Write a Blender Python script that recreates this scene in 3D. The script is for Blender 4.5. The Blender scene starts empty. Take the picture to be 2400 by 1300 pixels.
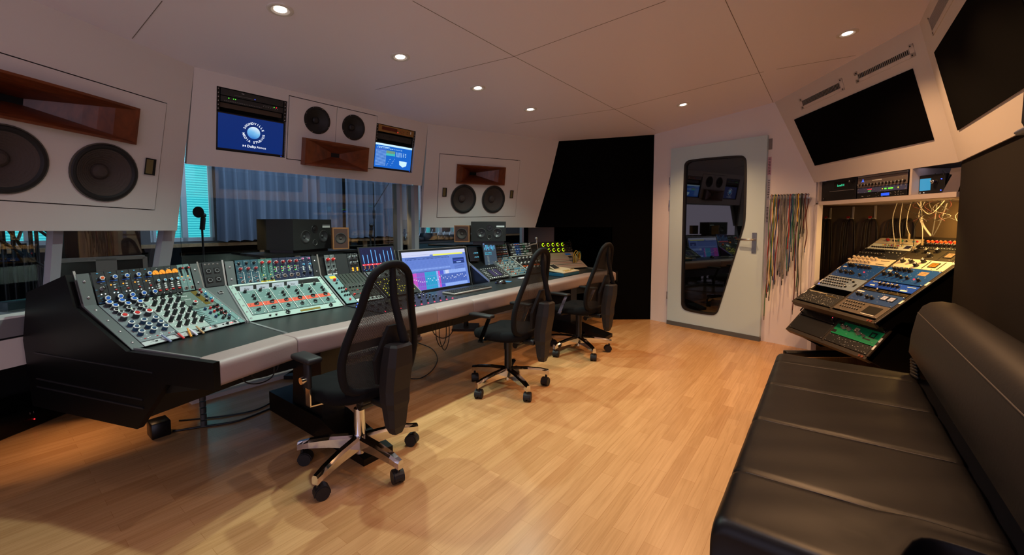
import bpy, math, random
import numpy as np
from mathutils import Vector, Matrix
random.seed(7)
PI = math.pi
C = bpy.context.scene.collection
# ------------------------------------------------------------------ camera model
F, CY, PT, H = 975.0, 590.0, 0.0665, 1.25
CAM = np.array([0, 0, H])
T = np.array([.6035, .7974, 0]); N = np.array([-.7974, .6035, 0]); W = -N; Z = np.array([0, 0, 1.0])
def P(t, s, z): return T*t + N*s + Z*z
def ray(u, v):
    a = (u-1200)/F; b = -(v-CY)/F
    return np.array([a, math.cos(PT)+b*math.sin(PT), -math.sin(PT)+b*math.cos(PT)])
def atz(u, v, z):
    d = ray(u, v); return CAM + d*(z-H)/d[2]
def onpl(u, v, p, n):
    d = ray(u, v); return CAM + d*((np.array(p)-CAM)@n)/(d@n)
def nrm(a): a = np.array(a, float); return a/np.linalg.norm(a)
# ------------------------------------------------------------------ materials
def lin(c): return tuple((x/255/12.92 if x/255 <= .04045 else ((x/255+.055)/1.055)**2.4) for x in c)
MATS = {}
def mat(name, rgb=(128, 128, 128), rough=.5, metal=0, emit=None, es=1.0, var=0, vscale=8, bump=0, bscale=60, spec=None, coat=0, alpha=None):
    if name in MATS: return MATS[name]
    m = bpy.data.materials.new(name); m.use_nodes = True
    nt = m.node_tree; b = nt.nodes['Principled BSDF']
    c = (*lin(rgb), 1)
    b.inputs['Base Color'].default_value = c; b.inputs['Roughness'].default_value = rough; b.inputs['Metallic'].default_value = metal
    if spec is not None: b.inputs['Specular IOR Level'].default_value = spec
    if coat: b.inputs['Coat Weight'].default_value = coat; b.inputs['Coat Roughness'].default_value = .15
    if emit is not None:
        b.inputs['Emission Color'].default_value = (*lin(emit), 1); b.inputs['Emission Strength'].default_value = es
    tc = None
    if var or bump:
        tc = nt.nodes.new('ShaderNodeTexCoord')
    if var:
        n = nt.nodes.new('ShaderNodeTexNoise'); n.inputs['Scale'].default_value = vscale; n.inputs['Detail'].default_value = 5
        r = nt.nodes.new('ShaderNodeValToRGB'); r.color_ramp.elements[0].position = .3; r.color_ramp.elements[1].position = .7
        r.color_ramp.elements[0].color = tuple(x*(1-var) for x in c[:3])+(1,); r.color_ramp.elements[1].color = tuple(min(1, x*(1+var)) for x in c[:3])+(1,)
        nt.links.new(tc.outputs['Object'], n.inputs['Vector']); nt.links.new(n.outputs['Fac'], r.inputs['Fac']); nt.links.new(r.outputs['Color'], b.inputs['Base Color'])
    if bump:
        n2 = nt.nodes.new('ShaderNodeTexNoise'); n2.inputs['Scale'].default_value = bscale; n2.inputs['Detail'].default_value = 4
        bp = nt.nodes.new('ShaderNodeBump'); bp.inputs['Strength'].default_value = bump; bp.inputs['Distance'].default_value = .01
        nt.links.new(tc.outputs['Object'], n2.inputs['Vector']); nt.links.new(n2.outputs['Fac'], bp.inputs['Height']); nt.links.new(bp.outputs['Normal'], b.inputs['Normal'])
    MATS[name] = m; return m
def wood_floor():
    m = bpy.data.materials.new('oak_planks'); m.use_nodes = True; nt = m.node_tree; b = nt.nodes['Principled BSDF']; L = nt.links.new
    tc = nt.nodes.new('ShaderNodeTexCoord'); mp = nt.nodes.new('ShaderNodeMapping'); mp.inputs['Rotation'].default_value = (0, 0, -math.atan2(T[1], T[0]))
    L(tc.outputs['Object'], mp.inputs['Vector'])
    br = nt.nodes.new('ShaderNodeTexBrick'); br.offset = .37; br.offset_frequency = 2; br.squash = 1
    br.inputs['Scale'].default_value = 1; br.inputs['Brick Width'].default_value = .52; br.inputs['Row Height'].default_value = .066
    br.inputs['Mortar Size'].default_value = .0006; br.inputs['Mortar Smooth'].default_value = .2; br.inputs['Bias'].default_value = 0
    br.inputs['Color1'].default_value = (0, 0, 0, 1); br.inputs['Color2'].default_value = (1, 1, 1, 1); br.inputs['Mortar'].default_value = (0, 0, 0, 1)
    L(mp.outputs[0], br.inputs['Vector'])
    ramp = nt.nodes.new('ShaderNodeValToRGB'); e = ramp.color_ramp.elements
    e[0].position = 0; e[0].color = (*lin((182, 136, 90)), 1); e[1].position = 1; e[1].color = (*lin((200, 156, 108)), 1)
    k = e.new(.35); k.color = (*lin((190, 146, 98)), 1); k = e.new(.7); k.color = (*lin((196, 152, 104)), 1)
    L(br.outputs['Color'], ramp.inputs['Fac'])
    mp2 = nt.nodes.new('ShaderNodeMapping'); mp2.inputs['Scale'].default_value = (3, 60, 1); L(mp.outputs[0], mp2.inputs['Vector'])
    no = nt.nodes.new('ShaderNodeTexNoise'); no.inputs['Scale'].default_value = 1; no.inputs['Detail'].default_value = 8; no.inputs['Distortion'].default_value = 1.2
    L(mp2.outputs[0], no.inputs['Vector'])
    r2 = nt.nodes.new('ShaderNodeValToRGB'); r2.color_ramp.elements[0].position = .3; r2.color_ramp.elements[0].color = (.8, .76, .7, 1); r2.color_ramp.elements[1].position = .62; r2.color_ramp.elements[1].color = (1, 1, 1, 1)
    L(no.outputs['Fac'], r2.inputs['Fac'])
    mx = nt.nodes.new('ShaderNodeMix'); mx.data_type = 'RGBA'; mx.blend_type = 'MULTIPLY'; mx.inputs[0].default_value = .8
    L(ramp.outputs['Color'], mx.inputs[6]); L(r2.outputs['Color'], mx.inputs[7])
    mx2 = nt.nodes.new('ShaderNodeMix'); mx2.data_type = 'RGBA'; L(br.outputs['Fac'], mx2.inputs[0]); L(mx.outputs[2], mx2.inputs[6]); mx2.inputs[7].default_value = (*lin((158, 110, 66)), 1)
    L(mx2.outputs[2], b.inputs['Base Color']); b.inputs['Roughness'].default_value = .27
    b.inputs['Specular IOR Level'].default_value = .5
    return m
def wood_mat(name, c1, c2, sc=(2, 2, 14), rough=.4):
    m = bpy.data.materials.new(name); m.use_nodes = True; nt = m.node_tree; b = nt.nodes['Principled BSDF']; L = nt.links.new
    tc = nt.nodes.new('ShaderNodeTexCoord'); mp = nt.nodes.new('ShaderNodeMapping'); mp.inputs['Scale'].default_value = sc; L(tc.outputs['Object'], mp.inputs['Vector'])
    no = nt.nodes.new('ShaderNodeTexNoise'); no.inputs['Scale'].default_value = 3; no.inputs['Detail'].default_value = 6; no.inputs['Distortion'].default_value = 1.5
    L(mp.outputs[0], no.inputs['Vector']); r = nt.nodes.new('ShaderNodeValToRGB'); r.color_ramp.elements[0].position = .3; r.color_ramp.elements[1].position = .7
    r.color_ramp.elements[0].color = (*lin(c1), 1); r.color_ramp.elements[1].color = (*lin(c2), 1)
    L(no.outputs['Fac'], r.inputs['Fac']); L(r.outputs['Color'], b.inputs['Base Color']); b.inputs['Roughness'].default_value = rough
    MATS[name] = m; return m
def glass_mat(name='window_glass', tint=(225, 240, 240), refl=.12):
    m = bpy.data.materials.new(name); m.use_nodes = True; nt = m.node_tree; nt.nodes.remove(nt.nodes['Principled BSDF'])
    out = nt.nodes['Material Output']; t = nt.nodes.new('ShaderNodeBsdfTransparent'); t.inputs[0].default_value = (*lin(tint), 1)
    g = nt.nodes.new('ShaderNodeBsdfGlossy'); g.inputs['Roughness'].default_value = .01
    fr = nt.nodes.new('ShaderNodeFresnel'); fr.inputs['IOR'].default_value = 1.5
    mx = nt.nodes.new('ShaderNodeMixShader'); nt.links.new(fr.outputs[0], mx.inputs[0]); nt.links.new(t.outputs[0], mx.inputs[1]); nt.links.new(g.outputs[0], mx.inputs[2]); nt.links.new(mx.outputs[0], out.inputs[0])
    MATS[name] = m; return m
def mesh_fabric(name='chair_netting'):
    m = bpy.data.materials.new(name); m.use_nodes = True; nt = m.node_tree; b = nt.nodes['Principled BSDF']; out = nt.nodes['Material Output']; L = nt.links.new
    b.inputs['Base Color'].default_value = (*lin((30, 27, 28)), 1); b.inputs['Roughness'].default_value = .7
    tc = nt.nodes.new('ShaderNodeTexCoord'); mp = nt.nodes.new('ShaderNodeMapping'); mp.inputs['Scale'].default_value = (1, 0, 1); mp.inputs['Rotation'].default_value = (0, .785, 0); L(tc.outputs['Object'], mp.inputs['Vector'])
    ck = nt.nodes.new('ShaderNodeTexVoronoi'); ck.feature = 'DISTANCE_TO_EDGE'; ck.inputs['Scale'].default_value = 210; ck.inputs['Randomness'].default_value = 0; L(mp.outputs[0], ck.inputs['Vector'])
    mt = nt.nodes.new('ShaderNodeMath'); mt.operation = 'GREATER_THAN'; mt.inputs[1].default_value = .26; L(ck.outputs[0], mt.inputs[0])
    t = nt.nodes.new('ShaderNodeBsdfTransparent'); mx = nt.nodes.new('ShaderNodeMixShader'); L(mt.outputs[0], mx.inputs[0]); L(b.outputs[0], mx.inputs[1]); L(t.outputs[0], mx.inputs[2]); L(mx.outputs[0], out.inputs[0])
    MATS[name] = m; return m
# ------------------------------------------------------------------ mesh builder
class MB:
    def __init__(s): s.v = []; s.f = []; s.m = []; s.mats = []; s.sm = []
    def mi(s, m):
        if m not in s.mats: s.mats.append(m)
        return s.mats.index(m)
    def add(s, vs, fs, m, smooth=False):
        o = len(s.v); s.v += [tuple(map(float, v)) for v in vs]; k = s.mi(m)
        for f in fs: s.f.append(tuple(i+o for i in f)); s.m.append(k); s.sm.append(smooth)
        return s
    def box(s, c, d, m, R=None):
        c = np.array(c, float); d = np.array(d, float)/2
        R = np.eye(3) if R is None else np.array(R)
        vs = [c + R@(d*np.array(q)) for q in [(-1,-1,-1),(1,-1,-1),(1,1,-1),(-1,1,-1),(-1,-1,1),(1,-1,1),(1,1,1),(-1,1,1)]]
        return s.add(vs, [(0,3,2,1),(4,5,6,7),(0,1,5,4),(1,2,6,5),(2,3,7,6),(3,0,4,7)], m)
    def rbox(s, c, d, m, r=.01, seg=2, R=None, smooth=True):
        import bmesh
        bm = bmesh.new(); bmesh.ops.create_cube(bm, size=1); bmesh.ops.scale(bm, vec=Vector(d), verts=bm.verts)
        bmesh.ops.bevel(bm, geom=bm.edges[:], offset=min(r, min(d)*.49), segments=seg, profile=.5, affect='EDGES')
        R = np.eye(3) if R is None else np.array(R)
        vs = [np.array(c)+R@np.array(v.co) for v in bm.verts]; bm.verts.index_update()
        s.add(vs, [tuple(v.index for v in f.verts) for f in bm.faces], m, smooth); bm.free(); return s
    def prism(s, pts, ext, m, smooth=False):
        pts = [np.array(p, float) for p in pts]; ext = np.array(ext, float); n = len(pts)
        fs = [tuple(range(n-1, -1, -1)), tuple(range(n, 2*n))] + [(i, (i+1) % n, n+(i+1) % n, n+i) for i in range(n)]
        return s.add(pts+[p+ext for p in pts], fs, m, smooth)
    def quad(s, pts, m): return s.add(pts, [tuple(range(len(pts)))], m)
    def frame(s, p0, p1):
        d = nrm(np.array(p1)-np.array(p0)); a = np.array([0, 0, 1.]) if abs(d[2]) < .9 else np.array([1., 0, 0])
        x = nrm(np.cross(a, d)); y = np.cross(d, x); return x, y, d
    def cyl(s, p0, p1, r0, m, r1=None, seg=12, cap=True, smooth=True):
        r1 = r0 if r1 is None else r1; p0 = np.array(p0, float); p1 = np.array(p1, float); x, y, d = s.frame(p0, p1)
        vs = [p0+(x*math.cos(2*PI*i/seg)+y*math.sin(2*PI*i/seg))*r0 for i in range(seg)] + [p1+(x*math.cos(2*PI*i/seg)+y*math.sin(2*PI*i/seg))*r1 for i in range(seg)]
        s.add(vs, [(i, (i+1) % seg, seg+(i+1) % seg, seg+i) for i in range(seg)], m, smooth)
        if cap:
            s.add(vs[:seg], [tuple(range(seg-1, -1, -1))], m); s.add(vs[seg:], [tuple(range(seg))], m)
        return s
    def lathe(s, o, ax, prof, m, seg=20, smooth=True, ms=None):
        o = np.array(o, float); x, y, d = s.frame(o, o+np.array(ax, float))
        for k in range(len(prof)-1):
            (r0, h0), (r1, h1) = prof[k], prof[k+1]; mm = ms[k] if ms else m
            vs = [o+d*h0+(x*math.cos(2*PI*i/seg)+y*math.sin(2*PI*i/seg))*r0 for i in range(seg)] + [o+d*h1+(x*math.cos(2*PI*i/seg)+y*math.sin(2*PI*i/seg))*r1 for i in range(seg)]
            s.add(vs, [(i, (i+1) % seg, seg+(i+1) % seg, seg+i) for i in range(seg)], mm, smooth)
        return s
    def tube(s, pts, r, m, seg=8, closed=False, smooth=True, flat=None):
        pts = [np.array(p, float) for p in pts]; n = len(pts); rr = r if hasattr(r, '__len__') else [r]*n
        vs = []; prev = None
        for i in range(n):
            a = pts[(i-1) % n] if (closed or i > 0) else pts[0]; b = pts[(i+1) % n] if (closed or i < n-1) else pts[-1]
            d = nrm(b-a)
            if prev is None: x, y, _ = s.frame(np.zeros(3), d)
            else:
                x = prev - d*(prev@d); x = nrm(x); y = np.cross(d, x)
            prev = x
            for k in range(seg):
                c_, s_ = math.cos(2*PI*k/seg), math.sin(2*PI*k/seg)
                vs.append(pts[i]+(x*c_+y*s_)*rr[i])
        fs = []
        for i in range(n if closed else n-1):
            j = (i+1) % n
            for k in range(seg): fs.append((i*seg+k, i*seg+(k+1) % seg, j*seg+(k+1) % seg, j*seg+k))
        if not closed: fs += [tuple(range(seg-1, -1, -1)), tuple(range((n-1)*seg, n*seg))]
        return s.add(vs, fs, m, smooth)
    def sphere(s, c, r, m, seg=14, rings=8, sc=(1, 1, 1)):
        c = np.array(c, float); vs = []; fs = []
        for j in range(rings+1):
            th = PI*j/rings
            for i in range(seg): vs.append(c+np.array([sc[0]*r*math.sin(th)*math.cos(2*PI*i/seg), sc[1]*r*math.sin(th)*math.sin(2*PI*i/seg), sc[2]*r*math.cos(th)]))
        for j in range(rings):
            for i in range(seg): fs.append((j*seg+i, (j+1)*seg+i, (j+1)*seg+(i+1) % seg, j*seg+(i+1) % seg))
        return s.add(vs, fs, m, True)
    def mesh(s, name):
        me = bpy.data.meshes.new(name); me.from_pydata(s.v, [], s.f)
        for m in s.mats: me.materials.append(m)
        me.polygons.foreach_set('material_index', s.m); me.polygons.foreach_set('use_smooth', s.sm); me.update(); return me
    def build(s, name, parent=None, mw=None):
        o = bpy.data.objects.new(name, s.mesh(name)); C.objects.link(o)
        if parent is not None: o.parent = parent
        if mw is not None: o.matrix_local = mw
        return o
def smooth_curve(pts, k=6, closed=False):
    pts = [np.array(p, float) for p in pts]; n = len(pts); out = []
    rng = range(n) if closed else range(n-1)
    for i in rng:
        p0 = pts[(i-1) % n] if closed or i > 0 else pts[i]; p1 = pts[i]; p2 = pts[(i+1) % n]; p3 = pts[(i+2) % n] if closed or i < n-2 else p2
        for j in range(k):
            t = j/k; out.append(.5*((2*p1)+(-p0+p2)*t+(2*p0-5*p1+4*p2-p3)*t*t+(-p0+3*p1-3*p2+p3)*t**3))
    if not closed: out.append(pts[-1])
    return out
def M4(o, x, y, z):
    m = Matrix.Identity(4)
    for i, a in enumerate((x, y, z, o)):
        for j in range(3): m[j][i] = float(a[j])
    return m
def tag(o, label=None, cat=None, group=None, kind=None):
    if label: o['label'] = label
    if cat: o['category'] = cat
    if group: o['group'] = group
    if kind: o['kind'] = kind
    return o
def thing(name, label, cat, mw=None, group=None, loc=None):
    if len(label.split()) > 16: print('LONG', len(label.split()), label)
    o = bpy.data.objects.new(name, None); C.objects.link(o); o.empty_display_size = .05
    if mw is not None: o.matrix_world = mw
    if loc is not None: o.location = loc
    return tag(o, label, cat, group)
def inst(name, me, parent, mw):
    o = bpy.data.objects.new(name, me); C.objects.link(o); o.parent = parent; o.matrix_local = mw; return o
def struct(name, mb): return tag(mb.build(name), kind='structure')
def copy_tree(o, parent=None):
    c = o.copy(); C.objects.link(c); c.parent = parent
    for ch in [x for x in bpy.data.objects if x.parent == o]: copy_tree(ch, c)
    return c
_tc = {}
def text_geo(ch, bold=False):
    if (ch, bold) in _tc: return _tc[ch, bold]
    cu = bpy.data.curves.new('t', 'FONT'); cu.body = ch; cu.size = 1; cu.align_x = 'CENTER'; cu.resolution_u = 3; cu.offset = .02 if bold else 0
    o = bpy.data.objects.new('t', cu); C.objects.link(o); bpy.context.view_layer.update()
    me = bpy.data.meshes.new_from_object(o.evaluated_get(bpy.context.evaluated_depsgraph_get()))
    r = ([tuple(v.co) for v in me.vertices], [tuple(p.vertices) for p in me.polygons])
    bpy.data.objects.remove(o); bpy.data.curves.remove(cu); bpy.data.meshes.remove(me); _tc[ch, bold] = r; return r
def put_text(mb, s, o, ux, uy, size, m, bold=False):
    vs, fs = text_geo(s, bold); o = np.array(o); ux = np.array(ux); uy = np.array(uy)
    if vs: mb.add([o+ux*v[0]*size+uy*v[1]*size for v in vs], fs, m)

from mathutils.geometry import tessellate_polygon
def circle(cx, cy, r, n=36): return [(cx+r*math.cos(2*PI*i/n), cy+r*math.sin(2*PI*i/n)) for i in range(n)]
def rrect(x0, x1, y0, y1): return [(x0, y0), (x1, y0), (x1, y1), (x0, y1)]
def holed_plate(b, outer, holes, z0, z1, m, f=None):
    f = f or (lambda x, y, z: (x, y, z)); loops = [outer]+holes; flat = [p for l in loops for p in l]
    tris = tessellate_polygon([[Vector((*p, 0)) for p in l] for l in loops]); n = len(flat)
    vs = [f(*p, z1) for p in flat]+[f(*p, z0) for p in flat]
    fs = []
    for t_ in tris:
        a, c, d = (Vector(flat[i]) for i in t_); k = (c-a).cross(d-a) if 0 else (c[0]-a[0])*(d[1]-a[1])-(c[1]-a[1])*(d[0]-a[0])
        t_ = tuple(t_) if k > 0 else tuple(t_)[::-1]; fs.append(t_); fs.append(tuple(i+n for i in t_)[::-1])
    o = 0
    for l in loops:
        for i in range(len(l)): j = (i+1) % len(l); fs.append((o+i, o+j, n+o+j, n+o+i))
        o += len(l)
    b.add(vs, fs, m)
# ================================================================== materials
paint = mat('soffit_paint', (214, 208, 204), .55, bump=.03, bscale=250)
ceilm = mat('ceiling_paint', (236, 230, 244), .5)
wallw = mat('wall_paint', (228, 224, 228), .45)
blackf = mat('black_fabric', (7, 7, 8), 1.0, bump=.2, bscale=600, spec=.05)
darkf = mat('dark_grey_fabric', (34, 31, 29), .95, bump=.2, bscale=500, spec=.1)
gap = mat('shadow_gap', (14, 12, 12), .9)
blk = mat('black_plastic', (20, 20, 22), .45)
blkm = mat('black_metal', (13, 13, 14), .38, bump=.02, bscale=200)
blks = mat('black_lacquer', (6, 6, 7), .38, spec=.25)
alu = mat('brushed_aluminium', (196, 196, 196), .32, .85)
chrome = mat('chrome', (225, 225, 228), .08, 1)
horn = wood_mat('horn_wood', (82, 38, 20), (126, 64, 34), (2, 2, 10), .35)
cream = mat('cream', (214, 200, 170), .5)
whitep = mat('white_paint', (226, 228, 226), .4)
floorm = wood_floor(); MATS['oak'] = floorm
# ================================================================== key points
CA, CX, CYY = 2.39+.084*1.79, .084*.797, -.084*.603
def cz(x, y): return CA+CX*x+CYY*y
def onceil(u, v): return onpl(u, v, [0, 0, CA], np.array([-CX, -CYY, 1]))
P0, P1, P2, P3 = onceil(75, 0), onceil(455, 157), onceil(1003, 290), onceil(1310, 330)
P5 = np.array([2.702, 4.376, 2.5]); P6 = np.array([2.701, 2.852, 2.577])
class Pln:   # a plane with its own axes: x along a->b (horizontal), y up the slope, n towards the room
    def __init__(s, a, b, tilt, out):
        s.o = np.array(a, float); s.x = nrm(np.array(b)-np.array(a)); o = np.array([*out, 0.]); h = nrm(np.array([s.x[0], s.x[1], 0])); o = nrm(o-h*(o@h))
        d = -Z*math.cos(tilt)+o*math.sin(tilt); s.n = nrm(np.cross(s.x, -d))
        if s.n@o > 0: s.n = -s.n
        s.y = nrm(np.cross(s.n, s.x)); s.y = s.y if s.y[2] > 0 else -s.y
    def px(s, u, v): return onpl(u, v, s.o, s.n)
    def loc(s, p): d = np.array(p)-s.o; return np.array([d@s.x, d@s.y])
    def lp(s, u, v): return s.loc(s.px(u, v))
    def w(s, x, y, n=0): return s.o+s.x*x+s.y*y+s.n*n
    def rect(s, pts):
        q = [s.lp(*p) for p in pts]; xs = sorted(p[0] for p in q); ys = sorted(p[1] for p in q)
        return (xs[0]+xs[1])/2, (xs[2]+xs[3])/2, (ys[0]+ys[1])/2, (ys[2]+ys[3])/2
    def mw(s, x, y, n=0): return M4(s.w(x, y, n), s.x, s.y, s.n)   # local z = towards room (right handed if x cross y = n)
tl = math.radians(10)
outL = np.array([-(P1-P0)[1], (P1-P0)[0]]); outL = outL if outL@N[:2] > 0 else -outL
PL = Pln(P0, P1, tl, outL); PC = Pln(P1, P2, tl, N[:2])
outR = np.array([-(P3-P2)[1], (P3-P2)[0]]); outR = outR if outR[1] > 0 else -outR
PR = Pln(P2, P3, tl, outR)
def slab(mb, pl, corners, holes, m, th=.04, edge=None):
    # corners TL,TR,BR,BL in plane coordinates; rectangular holes; the outline may be slanted
    (tlx, tly), (trx, try_), (brx, bry), (blx, bly) = corners
    ys = sorted({y for h in holes for y in h[2:]}); xs = sorted({x for h in holes for x in h[:2]})
    ny, nx = len(ys)+2, len(xs)+2
    def pt(i, j):   # i row from bottom, j col
        def bot(x): return bly+(bry-bly)*(x-blx)/(brx-blx)
        def top(x): return tly+(try_-tly)*(x-tlx)/(trx-tlx)
        def lef(y): return blx+(tlx-blx)*(y-bly)/(tly-bly)
        def rig(y): return brx+(trx-brx)*(y-bry)/(try_-bry)
        if i == 0 and j == 0: return blx, bly
        if i == 0 and j == nx-1: return brx, bry
        if i == ny-1 and j == 0: return tlx, tly
        if i == ny-1 and j == nx-1: return trx, try_
        if i == 0: return xs[j-1], bot(xs[j-1])
        if i == ny-1: return xs[j-1], top(xs[j-1])
        if j == 0: return lef(ys[i-1]), ys[i-1]
        if j == nx-1: return rig(ys[i-1]), ys[i-1]
        return xs[j-1], ys[i-1]
    G = {}
    vs = []
    for k, n in enumerate((0, -th)):
        for i in range(ny):
            for j in range(nx): G[k, i, j] = len(vs); x, y = pt(i, j); vs.append(pl.w(x, y, n))
    def hole(i, j):
        if i < 0 or j < 0 or i >= ny-1 or j >= nx-1: return True
        if i in (0, ny-2) or j in (0, nx-2): return False
        cx, cy = (xs[j-1]+xs[j])/2, (ys[i-1]+ys[i])/2
        return any(h[0] < cx < h[1] and h[2] < cy < h[3] for h in holes)
    fs = []
    for i in range(ny-1):
        for j in range(nx-1):
            if hole(i, j): continue
            fs.append((G[0, i, j], G[0, i, j+1], G[0, i+1, j+1], G[0, i+1, j])); fs.append((G[1, i, j], G[1, i+1, j], G[1, i+1, j+1], G[1, i, j+1]))
            for di, dj, a, b in ((-1, 0, (i, j), (i, j+1)), (1, 0, (i+1, j+1), (i+1, j)), (0, -1, (i+1, j), (i, j)), (0, 1, (i, j+1), (i+1, j+1))):
                if hole(i+di, j+dj): fs.append((G[0, a[0], a[1]], G[1, a[0], a[1]], G[1, b[0], b[1]], G[0, b[0], b[1]]))
    mb.add(vs, fs, m)
# ------------------------------------------------------------------ floor and ceiling
mb = MB(); mb.box((-2.5, 5, -.05), (18, 18, .1), floorm); struct('floor', mb)
cc = [(-3.3, -1.6), (1.2, -1.6), tuple(P(.2, -.75, 0)[:2]), tuple(P(4.1, -.78, 0)[:2]), (3.2, 3.0), (3.2, 4.5), (1.9, 5.55), (.55, 5.5), (-.95, 4.45), (-2.2, 2.85), (-2.35, 2.0)]
mb = MB(); mb.prism([(x, y, cz(x, y)) for x, y in cc], (0, 0, .08), ceilm); ceil_o = struct('ceiling', mb)
jm = mat('ceiling_joint', (120, 112, 112), .8)
mb = MB()
for a, b in [((310, 90), (380, 2)), ((967, 2), (1205, 132)), ((1205, 132), (1560, 2)), ((1205, 132), (880, 210)), ((1205, 132), (1535, 305)), ((1700, 0), (1812, 240)), ((1205, 290), (1445, 255)), ((1445, 255), (1790, 168)), ((1820, 162), (2005, 130))]:
    A, B = onceil(*a), onceil(*b); d = nrm(B-A); q = np.cross([0, 0, 1], d)*.0016; e = Z*-.0012
    mb.prism([A-q+e, B-q+e, B+q+e, A+q+e], (0, 0, .002), jm)
j = mb.build('panel_joint'); j.parent = ceil_o
# ------------------------------------------------------------------ front soffits
dL = nrm((P1-P0)*[1, 1, 0])
def plz(pl, p, z):   # point below p on the plane at height z (same along-position)
    x, y = pl.loc(p); k = (z-pl.w(x, y)[2])/pl.y[2]; return pl.loc(pl.w(x, y+k))
cornL, cornR = PL.px(415, 540), PL.px(415, 540)
P00 = P0-dL*3.6; P00[2] = cz(P00[0], P00[1])
bl = PL.loc(PL.px(0, 541)-0) ; br = PL.loc(PL.px(415, 540)); slope = (br-bl)/(br[0]-bl[0])
bll = np.array([-3.6, bl[1]+slope[1]*(-3.6-bl[0])])
sL = PL.rect([(-60, 110), (393, 242), (362, 493), (-60, 480)]); sL = ((PL.lp(393, 242)[0]+PL.lp(362, 493)[0])/2-1.28, (PL.lp(393, 242)[0]+PL.lp(362, 493)[0])/2, PL.lp(362, 493)[1], PL.lp(393, 242)[1])
sC = PC.rect([(677, 223), (884, 271), (876, 398), (671, 371)]); sR = PR.rect([(1029, 361), (1220, 374), (1207, 509), (1024, 508)])
mb = MB(); slab(mb, PL, [PL.loc(P00), PL.loc(P1), br, bll], [sL], paint, .05)
wl = struct('wall_front_left', mb)
# centre
hA = PC.rect([(509, 202), (674, 237), (668, 370), (505, 350)]); hB = PC.rect([(884, 289), (976, 307), (965, 407), (875, 392)])
blc, brc = PC.loc(PC.px(437, 384)), PC.loc(PC.px(988, 435))
mb = MB(); slab(mb, PC, [PC.loc(P1), PC.loc(P2), brc, blc], [hA, hB, sC], paint, .04); wc = struct('wall_front_centre', mb)
for nm, h, (u0, u1, v0, v1) in (('trim_1', hA, (0, 0, 0, 0)), ('trim_2', hB, (0, 0, 0, 0))):
    mb = MB(); x0, x1, y0, y1 = h; dd = .12; e = .004
    for a in ([(x0-e, y0-e), (x1+e, y0-e), (x1+e, y0), (x0-e, y0)], [(x0-e, y1), (x1+e, y1), (x1+e, y1+e), (x0-e, y1+e)], [(x0-e, y0), (x0, y0), (x0, y1), (x0-e, y1)], [(x1, y0), (x1+e, y0), (x1+e, y1), (x1, y1)]):
        mb.prism([PC.w(p[0], p[1], -.002) for p in a], -PC.n*dd, gap)
    mb.prism([PC.w(p[0], p[1], -dd) for p in [(x0, y0), (x1, y0), (x1, y1), (x0, y1)]], -PC.n*.01, gap); struct(nm, mb)
# right
b1, b2 = PR.loc(PR.px(988, 533)), PR.loc(PR.px(1262, 533))
mb = MB(); slab(mb, PR, [PR.loc(P2), PR.loc(P3), b2, b1], [sR], paint, .05); struct('wall_front_right', mb)
q1, q2 = PR.w(*b1), PR.w(*b2)
dR = nrm((q2-q1)*[1, 1, 0]); nR = np.array([-dR[1], dR[0], 0]); rb0 = q1+nR*.55
e1 = onpl(1230, 540, rb0, nR); e2 = onpl(1264, 540, rb0, nR)+dR*.3; e0r = onpl(990, 540, rb0, nR)-dR*.25
mb = MB()
mb.prism([e1*[1, 1, 0]+Z*1.24, e2*[1, 1, 0]+Z*1.24, e2*[1, 1, 0], e1*[1, 1, 0]], nR*.12, paint)
mb.prism([e0r*[1, 1, 0]+Z*.1, e1*[1, 1, 0]+Z*.1, e1*[1, 1, 0], e0r*[1, 1, 0]], nR*.12, paint)
struct('wall_front_right_lower', mb)
# lower centre and lower left walls, ledge
SG = 3.47
mb = MB(); mb.prism([P(.9, SG, 0), P(2.96, SG, 0), P(2.96, SG, .03), P(.9, SG, .03)], N*.1, paint); struct('wall_front_centre_lower', mb)
nL = np.array([*nrm(outL), 0]); a0 = PL.w(*bll)*[1, 1, 0]+nL*.02; a1 = PL.w(*br)*[1, 1, 0]+nL*.02
a1 = a1+dL*.12
grayb = mat('ledge_grey', (120, 120, 124), .5)
mb = MB(); mb.prism([a0+Z*.55, a1+Z*.55, a1+Z*.69, a0+Z*.69], nL*.2, paint); struct('wall_front_left_lower', mb)
rb = mat('recess_black', (16, 16, 18), .8)
mb = MB(); mb.prism([a0+nL*.2+Z*.555, a1+nL*.2+Z*.555, a1+nL*1.0+Z*.555, a0+nL*1.0+Z*.555], Z*.02, rb); mb.prism([a0+nL*1.0, a1+nL*1.0, a1+nL*1.0+Z*.555, a0+nL*1.0+Z*.555], nL*.03, rb); mb.prism([a1+nL*.05, a1+nL*1.03, a1+nL*1.03+Z*.555, a1+nL*.05+Z*.555], dL*.03, rb); struct('wall_recess', mb)
mb = MB(); mb.prism([a0+Z*.70, a1+Z*.70, a1+Z*.79, a0+Z*.79], nL*.2, grayb); mb.prism([a0+Z*.79-nL*.0, a1+Z*.79, a1+Z*.8, a0+Z*.8], nL*.24, whitep); mb.prism([a0+Z*.69+nL*.01, a1+Z*.69+nL*.01, a1+Z*.70+nL*.01, a0+Z*.70+nL*.01], nL*.19, gap)
struct('trim_3', mb)
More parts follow.
